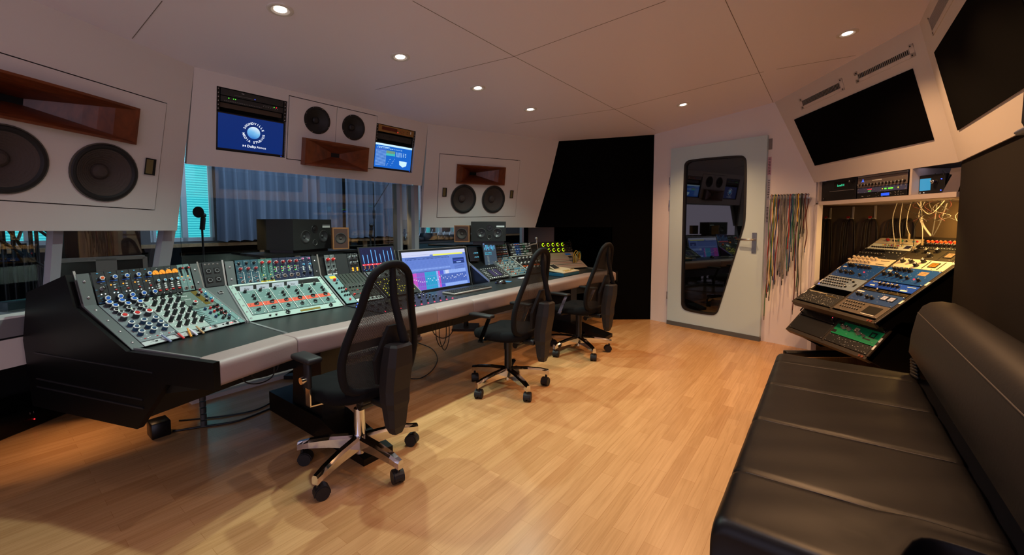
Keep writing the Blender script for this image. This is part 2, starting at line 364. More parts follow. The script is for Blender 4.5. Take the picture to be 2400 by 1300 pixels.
for x_, w__, h__, cn_, cc_, lb_ in ((12, .15, .05, 'stage_grey', (84, 92, 94), 'grey connection box on the ledge behind the left window'), (46, .09, .035, 'stage_orange', (200, 130, 30), 'orange box with a black knob on the ledge behind the left window')):
    p_ = onpl(x_, 732, a0+nL*.3, nL); mb = MB(); mb.rbox((0, 0, h__/2), (w__, .09, h__), mat(cn_, cc_, .5), .003, 1); o = mb.build('connection_box'); o.matrix_world = M4(p_*[1, 1, 0]-nL*.13+Z*.8005, dL, nL, Z); tag(o, lb_, 'box')
    mb = MB(); mb.cyl((w__*.3, -.045, h__*.5), (w__*.3, -.055, h__*.5), .012, gap, seg=14); mb.build('knob', o)
fr = mat('window_frame_grey', (150, 150, 156), .45)
glassm = glass_mat()
mb = MB(); g = .006
mb.prism([P(.9, SG+.05, .03), P(2.96, SG+.05, .03), P(2.96, SG+.05, 1.66), P(.9, SG+.05, 1.66)], N*g, glassm); w1 = struct('window_1', mb)
mb = MB()
for t0, t1 in ((2.70, 2.725), (2.885, 2.94)):
    mb.prism([P(t0, SG, .03), P(t1, SG, .03), P(t1, SG, 1.66), P(t0, SG, 1.66)], N*.12, fr)
mb.build('window_frame', w1)
mb = MB(); k0, k1 = a0+nL*.1, a1+nL*.1; kk = PL.w(*br)
mb.prism([k0+Z*.8, k1+Z*.8, k1+Z*1.24, k0+Z*1.24], nL*g, glassm); w2 = struct('window_2', mb)
mb = MB()
def post(mb, u0, u1, v, u2, u3, v2, pl0, zlow, m):   # leaning post seen at two heights
    n = nL
    A, B = onpl(u0, v, pl0, n), onpl(u1, v, pl0, n); D, E_ = onpl(u2, v2, pl0, n), onpl(u3, v2, pl0, n)
    k = (A[2]+.06-D[2])/(A[2]-D[2]); A2, B2 = D+(A-D)*k, E_+(B-E_)*k
    k = (A[2]-zlow)/(A[2]-D[2]); D2, E2 = A+(D-A)*k, B+(E_-B)*k
    mb.prism([A2, D2, E2, B2], n*.05, m)
post(mb, 125, 149, 541, 117, 141, 655, a0+nL*.04, .8, fr)
post(mb, 384, 412, 541, 371, 398, 625, a0+nL*.04, .8, fr)
mb.build('window_frame', w2)
mb = MB(); mb.prism([e0r*[1, 1, 0]+Z*.1+nR*.06, e1*[1, 1, 0]+Z*.1+nR*.06, e1*[1, 1, 0]+Z*1.3+nR*.06, e0r*[1, 1, 0]+Z*1.3+nR*.06], nR*g, glassm); struct('window_3', mb)
# ------------------------------------------------------------------ black wall, door wall
K = np.array([1.838, 5.408, 0])
mb = MB(); mb.prism([(1.3, 5.40, 0), K, (1.831, 5.395, cz(1.83, 5.4)+.02), (1.3, 5.40, cz(1.3, 5.4)+.05)], (0, .06, 0), blackf)
mb.prism([(.2, 5.40, 1.21), (1.3, 5.40, 1.21), (1.3, 5.40, cz(1.3, 5.4)+.05), (.2, 5.40, cz(.2, 5.4)+.05)], (0, .06, 0), blackf); struct('wall_far', mb)
mb = MB(); mb.box((.85, 6.45, .65), (1.3, .06, 1.3), blackf); mb.box((1.33, 5.92, .65), (.06, 1.05, 1.3), blackf); mb.box((.2, 6.2, .65), (.06, .6, 1.3), blackf); mb.box((.76, 5.93, 1.27), (1.2, 1.0, .06), blackf); struct('wall_far_alcove', mb)
A = atz(1567, 757, 0); B = atz(1783, 798, 0); dD = nrm(B-A); nD = np.array([-dD[1], dD[0], 0]); nD = nD if nD@(A-CAM) > 0 else -nD
def dl(u, v):   # on the door wall
    return onpl(u, v, A, nD)
QB = np.array([2.949, 4.126, 1.648]); E0 = A+dD*((np.array([2.96, 4.08, 0])-A)@dD)
mb = MB(); wallend = K*[1, 1, 0]; s0 = (K-A)@dD
def D(x, z, n=0): return A*[1, 1, 0]+dD*x+Z*z-nD*n
sE = (E0-A)@dD
mb.prism([D(s0, 0), D(sE, 0), D(sE, 1.655), D((P5-A)@dD, 2.51), D(s0, 2.41)], nD*.1, wallw); struct('wall_door_side', mb)
# ------------------------------------------------------------------ right soffits, niche
nR1 = nrm(np.cross(P6-P5, QB-P5)); nR1 = nR1 if nR1[0] < 0 else -nR1
bR = np.array([2.96, 2.791, 1.660]); bL_ = np.array([2.949, 4.126, 1.655])
class Q: pass
S1 = Pln(P5, P6, .1, [1, 0]); S1.n = nR1; S1.x = nrm(P6-P5); S1.y = np.cross(S1.n, S1.x); S1.y = S1.y if S1.y[2] > 0 else -S1.y
mb = MB()
hv = [S1.rect([(1872, 232), (1975, 183), (1980, 213), (1880, 254)]), S1.rect([(2001, 168), (2141, 104), (2148, 135), (2007, 192)])]
slab(mb, S1, [S1.loc(P5), S1.loc(P6), S1.loc(bR), S1.loc(bL_)], [], paint, .05); struct('wall_right_soffit', mb)
def inset(pl, pts, name, label):
    mb = MB(); q = [pl.px(*p) for p in pts]; mb.prism([x+pl.n*.006 for x in q], -pl.n*.004, blackf)
    return tag(mb.build(name), label, 'panel')
inset(S1, [(1862, 280), (2140, 160), (2190, 327), (1911, 388)], 'fabric_panel', 'black fabric speaker panel on the slanted soffit above the equipment shelf')
d2 = -T; P7 = P6+d2*3.0; P7[2] = cz(P7[0], P7[1]); b7 = bR+d2*3.0
S2 = Pln(P6, P7, .1, [1, 0]); n2 = nrm(np.cross(P7-P6, bR-P6)); S2.n = n2 if n2@W < 0 else -n2; S2.x = nrm(P7-P6); S2.y = np.cross(S2.n, S2.x); S2.y = S2.y if S2.y[2] > 0 else -S2.y
mb = MB(); slab(mb, S2, [S2.loc(P6), S2.loc(P7), S2.loc(b7), S2.loc(bR)], [], paint, .05); struct('wall_rear_soffit', mb)
tlp, blp, brp = S2.lp(2192, 122), S2.lp(2247, 305), S2.lp(2367, 228)
mb = MB(); kx = (brp-blp)/(brp[0]-blp[0]); far = blp+kx*1.3; ft = np.array([far[0]+(tlp-blp)[0], tlp[1]])
mb.prism([S2.w(*p, .006) for p in (tlp, ft, far, blp)], -S2.n*.004, blackf); tag(mb.build('fabric_panel'), 'large black fabric speaker panel at the right edge, on the nearer slanted soffit', 'panel')
def vent(pl, cells, label):
    x0, x1, y0, y1 = cells; ax, ay = (pl.x, pl.y)
    o = pl.w((x0+x1)/2, (y0+y1)/2, .001); mw = M4(o, pl.x, pl.y, np.cross(pl.x, pl.y)); sg = 1 if np.cross(pl.x, pl.y)@pl.n > 0 else -1
    t = thing('air_vent', label, 'vent', mw, 'soffit air vents'); w, h = x1-x0, y1-y0
    mb = MB()
    for c, d in (((0, h/2-.014, 0), (w, .028, .006)), ((0, -h/2+.014, 0), (w, .028, .006)), ((w/2-.016, 0, 0), (.032, h, .006)), ((-w/2+.016, 0, 0), (.032, h, .006))): mb.box(c, d, paint)
    for sx in (-1, 1):
        for sy in (-1, 1): mb.cyl((sx*(w/2-.02), sy*(h/2-.012), sg*.003), (sx*(w/2-.02), sy*(h/2-.012), sg*.0045), .005, gap, seg=8)
    mb.build('frame', t)
    mb = MB(); mb.box((0, 0, sg*.0012), (w-.05, h-.05, .002), gap); mb.build('backing', t)
    n = int((w-.06)/.014); me = None
    mb = MB()
    for k in range(n): x = -w/2+.035+(w-.07)*k/(n-1); mb.box((x, 0, sg*.004), (.0065, h-.052, .006), alu)
    mb.build('slats', t)
vent(S1, hv[0], 'slatted air vent on the slanted soffit, the smaller one nearer the door')
vent(S1, hv[1], 'slatted air vent on the slanted soffit, the larger one right of the other')
tv = S2.lp(2187, 80); vent(S2, (tv[0], tv[0]+.62, tv[1]-.01, tv[1]+.11), 'slatted air vent on the nearer soffit at the top right corner')
# rear wall behind the couch, pillar
wf = .69
mb = MB(); e0 = T*4.0+W*wf; e1_ = T*-.2+W*wf
mb.prism([e0, e1_, e1_+Z*1.67, e0+Z*1.67], W*.12, darkf); struct('wall_rear', mb)
# niche
tan = mat('niche_tan', (132, 112, 84), .9, var=.06, vscale=4)
XN, YA, YB = 2.96, 2.79, 4.05; XB = 3.62
YI = 5.1
mb = MB(); mb.box((XB+.03, (YA+YI)/2, .72), (.06, YI-YA+.1, 1.46), tan); struct('wall_niche_back', mb)
mb = MB(); mb.box(((XN+XB)/2+.0, YI+.03, .72), (XB-XN+.2, .06, 1.46), tan); struct('wall_niche_left', mb)
mb = MB(); mb.box((XN+.015, YB+.015, .72), (.05, .06, 1.44), wallw); mb.box((XN+.03, (YB+YI)/2+.06, .72), (.04, YI-YB, 1.46), tan); struct('trim_6', mb)
mb = MB(); mb.box(((XN+XB)/2+.09, (YA+YI)/2+.02, 1.70), (XB-XN-.03, YI-YA+.1, .05), shw0 := mat('shelf_white0', (150, 145, 145), .6)); mb.box(((XN+XB)/2+.03, (YB+YI)/2+.03, 1.45), (XB-XN, YI-YB, .03), tan); mb.box((XN+.05, YB+.03, 1.565), (.06, .04, .22), wallw); struct('wall_niche_top', mb)
mb = MB(); mb.box(((XN+XB)/2+.02, YA-.03, .83), (XB-XN, .06, 1.66), darkf); struct('wall_niche_right', mb)
shw = mat('shelf_white', (198, 188, 184), .45)
mb = MB(); mb.box(((XN+XB)/2, (YA+YB)/2, 1.449), (XB-XN, YB-YA, .034), shw); sh = tag(mb.build('wall_shelf'), 'white equipment shelf spanning the niche under the slanted soffit', 'shelf')
yd = onpl(2134, 430, [XN, 0, 0], np.array([1, 0, 0]))[1]
mb = MB(); mb.box((XN+.22, yd, 1.565), (.44, .018, .195), shw); mb.build('divider', sh)
mb = MB(); mb.box((XN+.22, YB-.0, 1.565), (.44, .018, .195), shw); mb.build('side_panel', sh)
mb = MB(); mb.box((XN+.46, (YA+YB)/2, 1.565), (.012, YB-YA, .2), mat('cab_back', (120, 126, 136), .6)); mb.build('back_panel', sh)
# ------------------------------------------------------------------ live room
lw = mat('live_room_wall', (96, 92, 90), .8); ltan = wood_mat('sill_oak', (150, 116, 80), (176, 140, 98), (4, 4, 4), .5)
lwhite = mat('live_white', (205, 205, 205), .5)
SF = 8.0
PF = Pln(P(-4, SF, 3), P(10, SF, 3), 0, N[:2]); PF.o = P(0, SF, 0)
holes = [(.0, 1.0, .98, 2.86), (1.72, 2.5, .98, 2.86), (6.1, 6.85, .98, 2.86), (6.98, 8.6, .98, 2.86)]
mb = MB(); slab(mb, PF, [(-4, 3), (11, 3), (11, 0), (-4, 0)], holes, lw, .2); struct('wall_live_far', mb)
lwd = mat('live_white_lit', (220, 228, 230), .5)
def daylight_glow_mat():  # banded emission painted in to stand for daylight through slatted blinds
    m = bpy.data.materials.new('daylight_glow'); m.use_nodes = True; nt = m.node_tree; b = nt.nodes['Principled BSDF']; L = nt.links.new
    tc = nt.nodes.new('ShaderNodeTexCoord'); wv = nt.nodes.new('ShaderNodeTexWave'); wv.bands_direction = 'Z'; wv.inputs['Scale'].default_value = 8
    L(tc.outputs['Object'], wv.inputs['Vector']); r = nt.nodes.new('ShaderNodeValToRGB'); r.color_ramp.elements[0].color = (*lin((46, 160, 176)), 1); r.color_ramp.elements[1].color = (*lin((110, 216, 224)), 1)
    L(wv.outputs['Fac'], r.inputs['Fac']); L(r.outputs['Color'], b.inputs['Emission Color']); b.inputs['Emission Strength'].default_value = 1.9; b.inputs['Base Color'].default_value = (.1, .3, .3, 1)
    return m
shm = daylight_glow_mat()
for i, h in enumerate(holes):
    w_ = struct('window_%d' % (i+4), (lambda m_: (m_.prism([PF.w(h[0], h[2], -.09), PF.w(h[1], h[2], -.09), PF.w(h[1], h[3], -.09), PF.w(h[0], h[3], -.09)], -PF.n*.006, glassm), m_)[1])(MB()))
    mb = MB(); mb.prism([PF.w(h[0], h[2], -.22), PF.w(h[1], h[2], -.22), PF.w(h[1], h[3], -.22), PF.w(h[0], h[3], -.22)], -PF.n*.01, shm); mb.build('daylight_glow_sheet', w_)  # sheet added outside the pane, glowing in place of daylight
    mb = MB(); n_ = 2 if h[1]-h[0] < 1.2 else 3
    for k in range(n_+1):
        x = h[0]+(h[1]-h[0])*k/n_; e = .035
        mb.prism([PF.w(x-e, h[2], .0), PF.w(x+e, h[2], .0), PF.w(x+e, h[3], .0), PF.w(x-e, h[3], .0)], -PF.n*.08, lwhite)
    mb.prism([PF.w(h[0], h[2], 0), PF.w(h[1], h[2], 0), PF.w(h[1], h[2]+.06, 0), PF.w(h[0], h[2]+.06, 0)], -PF.n*.08, lwhite); mb.build('window_frame', w_)
mb = MB(); mb.prism([P(-4, SF-.22, .90), P(11, SF-.22, .90), P(11, SF-.22, .95), P(-4, SF-.22, .95)], N*.22, ltan); struct('trim_4', mb)
mb = MB(); mb.prism([P(-4, SF-.03, .0), P(11, SF-.03, .0), P(11, SF-.03, .9), P(-4, SF-.03, .9)], N*.025, blackf)
for t0 in (1.15, 3.15, 3.75, 5.2): mb.prism([P(t0, SF-.06, 0), P(t0+.09, SF-.06, 0), P(t0+.09, SF-.06, .9), P(t0, SF-.06, .9)], N*.03, ltan)
struct('trim_5', mb)
mb = MB(); mb.prism([P(-4, 3.7, 0), P(-4, SF, 0), P(-4, SF, 3), P(-4, 3.7, 3)], -T*.1, lw); struct('wall_live_left', mb)
mb = MB(); mb.prism([P(11, 3.0, 0), P(11, SF, 0), P(11, SF, 3), P(11, 3.0, 3)], T*.1, lw); struct('wall_live_right', mb)
mb = MB(); mb.prism([P(-4, 3.75, 2.9), P(11, 3.75, 2.9), P(11, SF+.2, 2.9), P(-4, SF+.2, 2.9)], Z*.1, mat('live_ceiling', (58, 44, 36), .6)); struct('ceiling_live_room', mb)
# ================================================================== knobs, buttons and module faceplates
KC = {}
kb = mat('knob_black', (22, 22, 24), .35); kw = mat('knob_white', (226, 230, 226), .4); kbl = mat('knob_blue', (36, 98, 190), .35); knv = mat('knob_navy', (24, 62, 96), .4)
kr = mat('knob_red', (200, 40, 38), .35); kdr = mat('knob_dark_red', (150, 34, 40), .4); kgr = mat('knob_grey', (130, 132, 134), .4); kgn = mat('knob_green', (40, 130, 90), .4)
kor = mat('knob_orange', (226, 96, 44), .35); kpk = mat('knob_pink', (220, 110, 170), .4); kye = mat('knob_yellow', (220, 196, 60), .4); kcy = mat('knob_cyan', (70, 160, 205), .4); ksi = mat('knob_silver', (205, 205, 205), .25, .9)
kiv = mat('knob_ivory', (196, 180, 156), .5); kbr = mat('knob_brown', (96, 50, 26), .4)
def led(name, c, s): return mat('led_'+name, c, .4, emit=c, es=s)
l_am = led('amber', (250, 150, 30), 1.3); l_rd = led('red', (255, 30, 40), 3.0); l_gn = led('green', (90, 255, 60), 2.0); l_bl = led('blue', (50, 80, 255), 4.0); l_ye = led('yellow', (235, 225, 60), 1.3); l_wh = led('white', (225, 235, 235), 1.0)
l_pk = led('pink_red', (255, 60, 90), 2.0)
def kmesh(kind):
    if kind in KC: return KC[kind]
    b = MB(); sg = 14
    def ln(rr, z0, z1, m): b.box((0, rr*.5, z1), (.09, rr*.9, .04), m)
    if kind in ('black', 'grey', 'ivory', 'silverknob', 'brown'):
        body = {'black': kb, 'grey': kgr, 'ivory': kiv, 'silverknob': kb, 'brown': kbr}[kind]; cap = {'silverknob': ksi, 'ivory': kiv, 'brown': kor}.get(kind, kb)
        b.lathe((0, 0, 0), (0, 0, 1), [(.56, 0), (.56, .12), (.46, .16), (.42, .95), (.36, 1.0), (0, 1.02)], body, sg, ms=[body, body, body, cap, cap]); ln(.5, 0, 1.03, kw)
    elif kind == 'tall':
        b.lathe((0, 0, 0), (0, 0, 1), [(.6, 0), (.5, .1), (.48, 1.5), (.4, 1.62), (0, 1.64)], kb, sg); b.lathe((0, 0, 0), (0, 0, 1), [(.78, .0), (.78, .03), (0, .035)], kw, sg); ln(.5, 0, 1.66, kw)
    elif kind in ('hexblue', 'hexnavy', 'hexred', 'hexorange', 'hexdark', 'hexcyan'):
        cap = {'hexblue': kbl, 'hexnavy': knv, 'hexred': kr, 'hexorange': kor, 'hexdark': kb, 'hexcyan': kcy}[kind]; bd = knv if kind == 'hexnavy' else mat('knob_dark', (44, 48, 54), .45)
        b.lathe((0, 0, 0), (0, 0, 1), [(.5, 0), (.44, .85)], bd, sg)
        vs = [(.58*math.cos(PI*k/3), .58*math.sin(PI*k/3), z) for z in (.82, .98) for k in range(6)]
        b.add(vs, [tuple(range(5, -1, -1)), tuple(range(6, 12))]+[(k, (k+1) % 6, 6+(k+1) % 6, 6+k) for k in range(6)], kw); b.lathe((0, 0, 0), (0, 0, 1), [(.36, .98), (.34, 1.1), (0, 1.12)], cap, sg)
    elif kind in ('red', 'darkred', 'navy', 'green', 'pink', 'cyan', 'blue', 'white', 'orange', 'yellow'):
        cap = {'red': kr, 'darkred': kdr, 'navy': knv, 'green': kgn, 'pink': kpk, 'cyan': kcy, 'blue': kbl, 'white': kw, 'orange': kor, 'yellow': kye}[kind]
        b.lathe((0, 0, 0), (0, 0, 1), [(.6, 0), (.6, .1), (.48, .14), (.42, .9), (.34, 1.0), (0, 1.02)], cap, sg, ms=[kgr, kgr, cap, cap, cap]); ln(.5, 0, 1.03, kw)
    elif kind == 'redskirt':
        b.lathe((0, 0, 0), (0, 0, 1), [(.75, 0), (.7, .35), (.5, .4)], kdr, sg); b.lathe((0, 0, 0), (0, 0, 1), [(.42, .38), (.38, 1.2), (0, 1.24)], kb, sg)
    elif kind == 'pointer':
        b.lathe((0, 0, 0), (0, 0, 1), [(.62, 0), (.6, .3), (.3, .42), (0, .43)], kb, sg); b.box((0, .15, .55), (.3, 1.15, .5), kb); b.box((0, .6, .82), (.08, .4, .02), kw)
    elif kind == 'jack': b.lathe((0, 0, 0), (0, 0, 1), [(.6, 0), (.6, .15), (.32, .18), (.32, .02), (0, .02)], ksi, sg, ms=[ksi, ksi, kb, gap])
    elif kind == 'screw': b.lathe((0, 0, 0), (0, 0, 1), [(.5, 0), (.46, .3), (.2, .45), (0, .42)], ksi, 10); b.box((0, 0, .44), (.3, .08, .03), kb)
    elif kind.startswith('btn'):
        m = {'btnw': kw, 'btnr': kr, 'btng': kgr, 'btnk': kb, 'btnc': kcy, 'btny': kye, 'btngn': kgn}[kind]; b.rbox((0, 0, .2), (1, .62, .4), m, .08, 1)
    elif kind.startswith('led'):
        m = {'leda': l_am, 'ledr': l_rd, 'ledg': l_gn, 'ledb': l_bl, 'ledy': l_ye, 'ledw': l_wh, 'ledp': l_pk}[kind]; b.lathe((0, 0, 0), (0, 0, 1), [(.5, 0), (.42, .25), (0, .36)], m, 8)
    elif kind == 'toggle': b.cyl((0, 0, 0), (0, 0, .3), .4, ksi, seg=8); b.cyl((0, 0, .3), (.25, .2, 1.3), .16, ksi, .24, seg=8)
    elif kind == 'xlr':
        b.box((0, 0, .06), (1.5, 1.7, .12), kb); b.lathe((0, 0, 0), (0, 0, 1), [(.6, .12), (.58, .3), (.46, .3), (.44, .1), (0, .1)], kb, 18, ms=[kgr, kgr, kb, gap])
    elif kind == 'fader': b.box((0, 0, .02), (.12, 2.6, .04), gap); b.rbox((0, 0, .3), (.7, .95, .5), kb, .1, 1); b.box((0, 0, .56), (.7, .06, .02), kw)
    elif kind == 'greenring':
        n = 12; lm = mat('led_ring_green', (190, 240, 20), .4, emit=(190, 245, 20), es=1.6)
        for k in range(n):
            a0_, a1_ = math.radians(55+k*20), math.radians(55+(k+1)*20+1)
            vs = [(r*math.cos(a), r*math.sin(a), z) for z in (.0, .12) for r, a in ((.95, a0_), (1.25, a0_), (1.25, a1_), (.95, a1_))]
            b.add(vs, [(3, 2, 1, 0), (4, 5, 6, 7), (0, 1, 5, 4), (1, 2, 6, 5), (2, 3, 7, 6), (3, 0, 4, 7)], lm)
        b.lathe((0, 0, 0), (0, 0, 1), [(.7, 0), (.62, .8), (.5, .9), (0, .92)], kb, sg); b.box((.45, -.45, .95), (.5, .35, .1), l_am)
    KC[kind] = b.mesh(kind); return KC[kind]
KNAME = {'jack': 'jack_socket', 'screw': 'screw', 'toggle': 'toggle_switch', 'xlr': 'connector_socket', 'fader': 'fader', 'greenring': 'ring_lit_knob', 'pointer': 'pointer_knob'}
def kname(k): return KNAME.get(k, 'push_button' if k.startswith('btn') else 'indicator_light' if k.startswith('led') else 'knob')
class Mod:
    """a faceplate lying on a sloped plane: x along the width, y up the slope, z out of the plate"""
    def __init__(s, name, label, cat, mw, w, h, m, th=.004, depth=.0, group=None, marks=None, mk=0, lift=.003):
        s.t = thing(name, label, cat, mw, group); s.w, s.h = w, h; s.z = lift+th
        b = MB(); b.rbox((w/2, h/2, lift+th/2), (w-.0012, h-.0012, th), m, .0012, 1, smooth=False)
        if depth: b.box((w/2, h/2, -depth/2), (w-.012, h-.004, depth), blkm)
        s.plate = b.build('faceplate', s.t); s.n = 0
        if mk:
            b = MB()
            for _ in range(mk):
                l = random.uniform(.004, .011); b.box((random.uniform(.06, .94)*w, random.uniform(.05, .95)*h, s.z+.0003), (l, .0013, .0005), marks or kw)
            tag(b.build('printed_marks', s.t), kind='stuff')
    def k(s, kind, x, y, size, rot=None, zo=0):
        if rot is None: rot = random.uniform(-1.2, 1.2) if kind not in ('xlr', 'fader', 'greenring', 'toggle') and not kind.startswith('btn') else 0
        mw = Matrix.Translation((x*s.w, y*s.h, s.z+zo)) @ Matrix.Rotation(rot, 4, 'Z') @ Matrix.Diagonal((size, size, size, 1))
        return inst(kname(kind), kmesh(kind), s.t, mw)
    def grid(s, kind, x0, x1, nx, y0, y1, ny, size, alt=None, zo=0):
        for i in range(nx):
            for j in range(ny):
                kk = kind if alt is None else alt[(i+j*nx) % len(alt)]
                if kk: s.k(kk, x0+(x1-x0)*(i/(nx-1) if nx > 1 else 0), y0+(y1-y0)*(j/(ny-1) if ny > 1 else 0), size, zo=zo)
        return s
    def rect(s, name, x, y, w, h, m, th=.002, z=0, label=None, cut=0):
        b = MB(); b.box((x*s.w, y*s.h, s.z+z+th/2), (w*s.w, h*s.h, th), m); o = b.build(name, s.t)
        if label: o['label'] = label
        return o
    def meter(s, x, y, w, h, face, name='meter', fr=True):
        if fr: s.rect('meter_frame', x, y, w*1.25, h*1.3, blk, .004)
        b = MB(); X, Y, z = x*s.w, y*s.h, s.z+(.0042 if fr else .001)
        b.box((X, Y, z), (w*s.w, h*s.h, .001), face); b.tube([(X-.1*w*s.w, Y-h*s.h*.42, z+.001), (X+.15*w*s.w, Y+h*s.h*.3, z+.001)], .0007, blk, 5)
        b.tube([(X+w*s.w*.4*math.cos(a), Y-h*s.h*.25+h*s.h*.5*math.sin(a), z+.0008) for a in np.linspace(.5, PI-.5, 8)], .0005, blk, 4); return b.build(name, s.t)
    def screws(s, size=.006, ins=.012):
        for x in (ins, s.w-ins):
            for y in (ins*.6, s.h-ins*.6): s.k('screw', x/s.w, y/s.h, size)
        return s
    def text(s, txt, x, y, size, m=None, name='lettering'):
        b = MB(); put_text(b, txt, (x*s.w, y*s.h, s.z+.0006), (1, 0, 0), (0, 1, 0), size, m or kw); return b.build(name, s.t)
class Bay:
    """a sloped strip between two points: lower bank and upper bank"""
    def __init__(s, t, sdep, ang, w):
        ca, sa = math.cos(ang), math.sin(ang); s.u = T*ca+N*sa; s.v = -T*sa+N*ca; s.o = P(t, sdep, .68); s.w = w
        s.lv = nrm(s.v*.31+Z*.183); s.ln = np.cross(s.u, s.lv); s.ln = s.ln if s.ln[2] > 0 else -s.ln; s.ll = math.hypot(.31, .183)
        s.uv = nrm(s.v*.045+Z*.153); s.un = np.cross(s.u, s.uv); s.un = s.un if (s.un@N) < 0 else -s.un; s.ul = math.hypot(.045, .153)
    def low(s, x, y): return M4(s.o+s.u*x+s.lv*y, s.u, s.lv, s.ln)
    def up(s, x, y): return M4(s.o+s.v*.31+Z*.183+s.u*x+s.uv*y, s.u, s.uv, s.un)
# ================================================================== mixing console
leather = mat('armrest_leather', (146, 128, 124), .5, bump=.06, bscale=180, var=.05, vscale=6)
desk_m = mat('desk_surface', (34, 38, 38), .36)
greyp = mat('panel_grey', (92, 98, 98), .42, .1); dkp = mat('panel_dark', (38, 40, 42), .42); ltp = mat('panel_light', (206, 216, 210), .4); teal = mat('panel_teal', (112, 142, 140), .42)
cx0 = 2.68
def mir(t): return 2*cx0-t
wa = math.radians(21)
# stations: (t, s, angle) of the armrest's front edge
ST = [(.623, 2.008, wa), (1.0, 2.118, wa/2), (mir(1.0), 2.118, -wa/2), (mir(.623), 2.008, -wa)]
def stp(k, d, z):
    if k >= 10: t, s, a, sc_ = k/1.0-10, 2.118, 0, 1
    else: t, s, a = ST[k]; sc_ = 1/math.cos(wa/2) if k in (1, 2) else 1
    return P(t, s, 0)+(-T*math.sin(a)+N*math.cos(a))*d*sc_+Z*z
def sweep(mb, prof, m, ks=(0, 1, 2, 3), smooth=False, caps=True):
    n = len(prof); vs = [stp(k, d, z) for k in ks for d, z in prof]; fs = []
    for i in range(len(ks)-1):
        for j in range(n): fs.append((i*n+j, i*n+(j+1) % n, (i+1)*n+(j+1) % n, (i+1)*n+j))
    if caps: fs += [tuple(range(n-1, -1, -1)), tuple(range((len(ks)-1)*n, len(ks)*n))]
    mb.add(vs, fs, m, smooth)
cons = thing('mixing_console', 'long black mixing console with aluminium rims and grey leather armrest, running across the room', 'console', M4(P(cx0, 2.7, 0), T, N, Z))
ci = cons.matrix_world.inverted()
def cpart(mb, name, label=None):
    mb.v = [tuple(ci @ Vector(v)) for v in mb.v]; o = mb.build(name, cons)
    if label: o['label'] = label
    return o
# body: thin-walled under the banks
bprof = [(.50, .65), (.54, .664), (.87, .845), (.92, 1.0), (.95, 1.005), (1.16, .93), (1.2, .7), (1.16, .45), (.9, .37), (.48, .36), (.5, .52)]
mb = MB(); sweep(mb, bprof, blkm, (0, 1, 12.287)); cpart(mb, 'body')
mb = MB(); sweep(mb, bprof, blkm, (13.163, 2, 3)); cpart(mb, 'body')
mb = MB(); sweep(mb, [(.5, .6), (1.0, .58), (1.0, .45), (.9, .37), (.48, .36), (.5, .52)], blkm, (12.287, 13.163)); cpart(mb, 'lower_body')
navyside = mat('cheek_blue_black', (26, 30, 44), .3)
mb = MB(); sweep(mb, [(.10, .60), (.10, .672), (.125, .676), (.54, .676), (.54, .60)], desk_m); cpart(mb, 'desk_surface')
mb = MB(); sweep(mb, [(.06, .555), (.06, .60), (.5, .60), (.5, .50), (.42, .48)], blkm); cpart(mb, 'under_beam')
prof = [(0, .69), (.51, .695), (.838, .873), (.885, 1.025), (1.18, .93), (1.235, .69), (1.2, .36), (.47, .343), (.275, .57), (0, .571)]
for k in (0, 3):
    t, s, a = ST[k]; sd = -1 if k == 0 else 1; tv_ = (T*math.cos(a)+N*math.sin(a))*sd
    mb = MB(); pf = [stp(k, d, z-.012) for d, z in prof]; mb.prism(pf, tv_*.028, blks); 
    for zz, d0, d1 in ((.60, .35, 1.15), (.47, .42, 1.15), (.43, .42, 1.15)):
        mb.prism([stp(k, d0, zz)+tv_*.028, stp(k, d1, zz+.02)+tv_*.028, stp(k, d1, zz+.026)+tv_*.028, stp(k, d0, zz+.006)+tv_*.028], tv_*.004, mat('side_groove', (30, 30, 34), .4))
    cpart(mb, 'side_panel')
    mb = MB(); e = .012
    pth = [(.11, .676), (.515, .686), (.838, .868), (.885, 1.022)]
    for (d0, z0), (d1, z1) in zip(pth, pth[1:]):
        mb.prism([stp(k, d0, z0-.02), stp(k, d1, z1-.02), stp(k, d1, z1+.006), stp(k, d0, z0+.006)], tv_*-.009, alu)
    cpart(mb, 'edge_rim')
# armrest segments
tb = [ST[0][0], 1.0, 1.58, 1.95, 2.32, 3.05, 3.42, mir(1.0), ST[3][0]]
apf = [(.0, .585), (.0, .60), (.0, .640), (.0015, .654), (.006, .664), (.014, .671), (.026, .6745), (.04, .676), (.112, .680), (.12, .680), (.122, .676), (.122, .57), (.03, .566), (.012, .568), (.003, .575)]
def arm_at(t):
    if t <= ST[1][0]: f = (t-ST[0][0])/(ST[1][0]-ST[0][0]); return [stp(0, d, z)*(1-f)+stp(1, d, z)*f for d, z in apf]
    if t >= ST[2][0]: f = (t-ST[2][0])/(ST[3][0]-ST[2][0]); return [stp(2, d, z)*(1-f)+stp(3, d, z)*f for d, z in apf]
    f = (t-ST[1][0])/(ST[2][0]-ST[1][0]); return [stp(1, d, z)*(1-f)+stp(2, d, z)*f for d, z in apf]
for ta, tb_ in zip(tb, tb[1:]):
    mb = MB(); g = .0022; n = len(apf); rows = []
    for q, sh_ in ((ta+g*.3, .006), (ta+g, .002), (ta+g*3.5, 0), (tb_-g*3.5, 0), (tb_-g, .002), (tb_-g*.3, .006)):
        a = arm_at(q); c = sum(a)/n; rows.append([p+nrm(c-p)*sh_ for p in a])
    vs = [p for r in rows for p in r]; fs = [(i*n+j, (i+1)*n+j, (i+1)*n+(j+1) % n, i*n+(j+1) % n) for i in range(5) for j in range(n)]
    fs += [tuple(range(n)), tuple(range(5*n+n-1, 5*n-1, -1))]; mb.add(vs, fs, leather, True); cpart(mb, 'armrest_pad', 'grey-pink leather armrest pad')
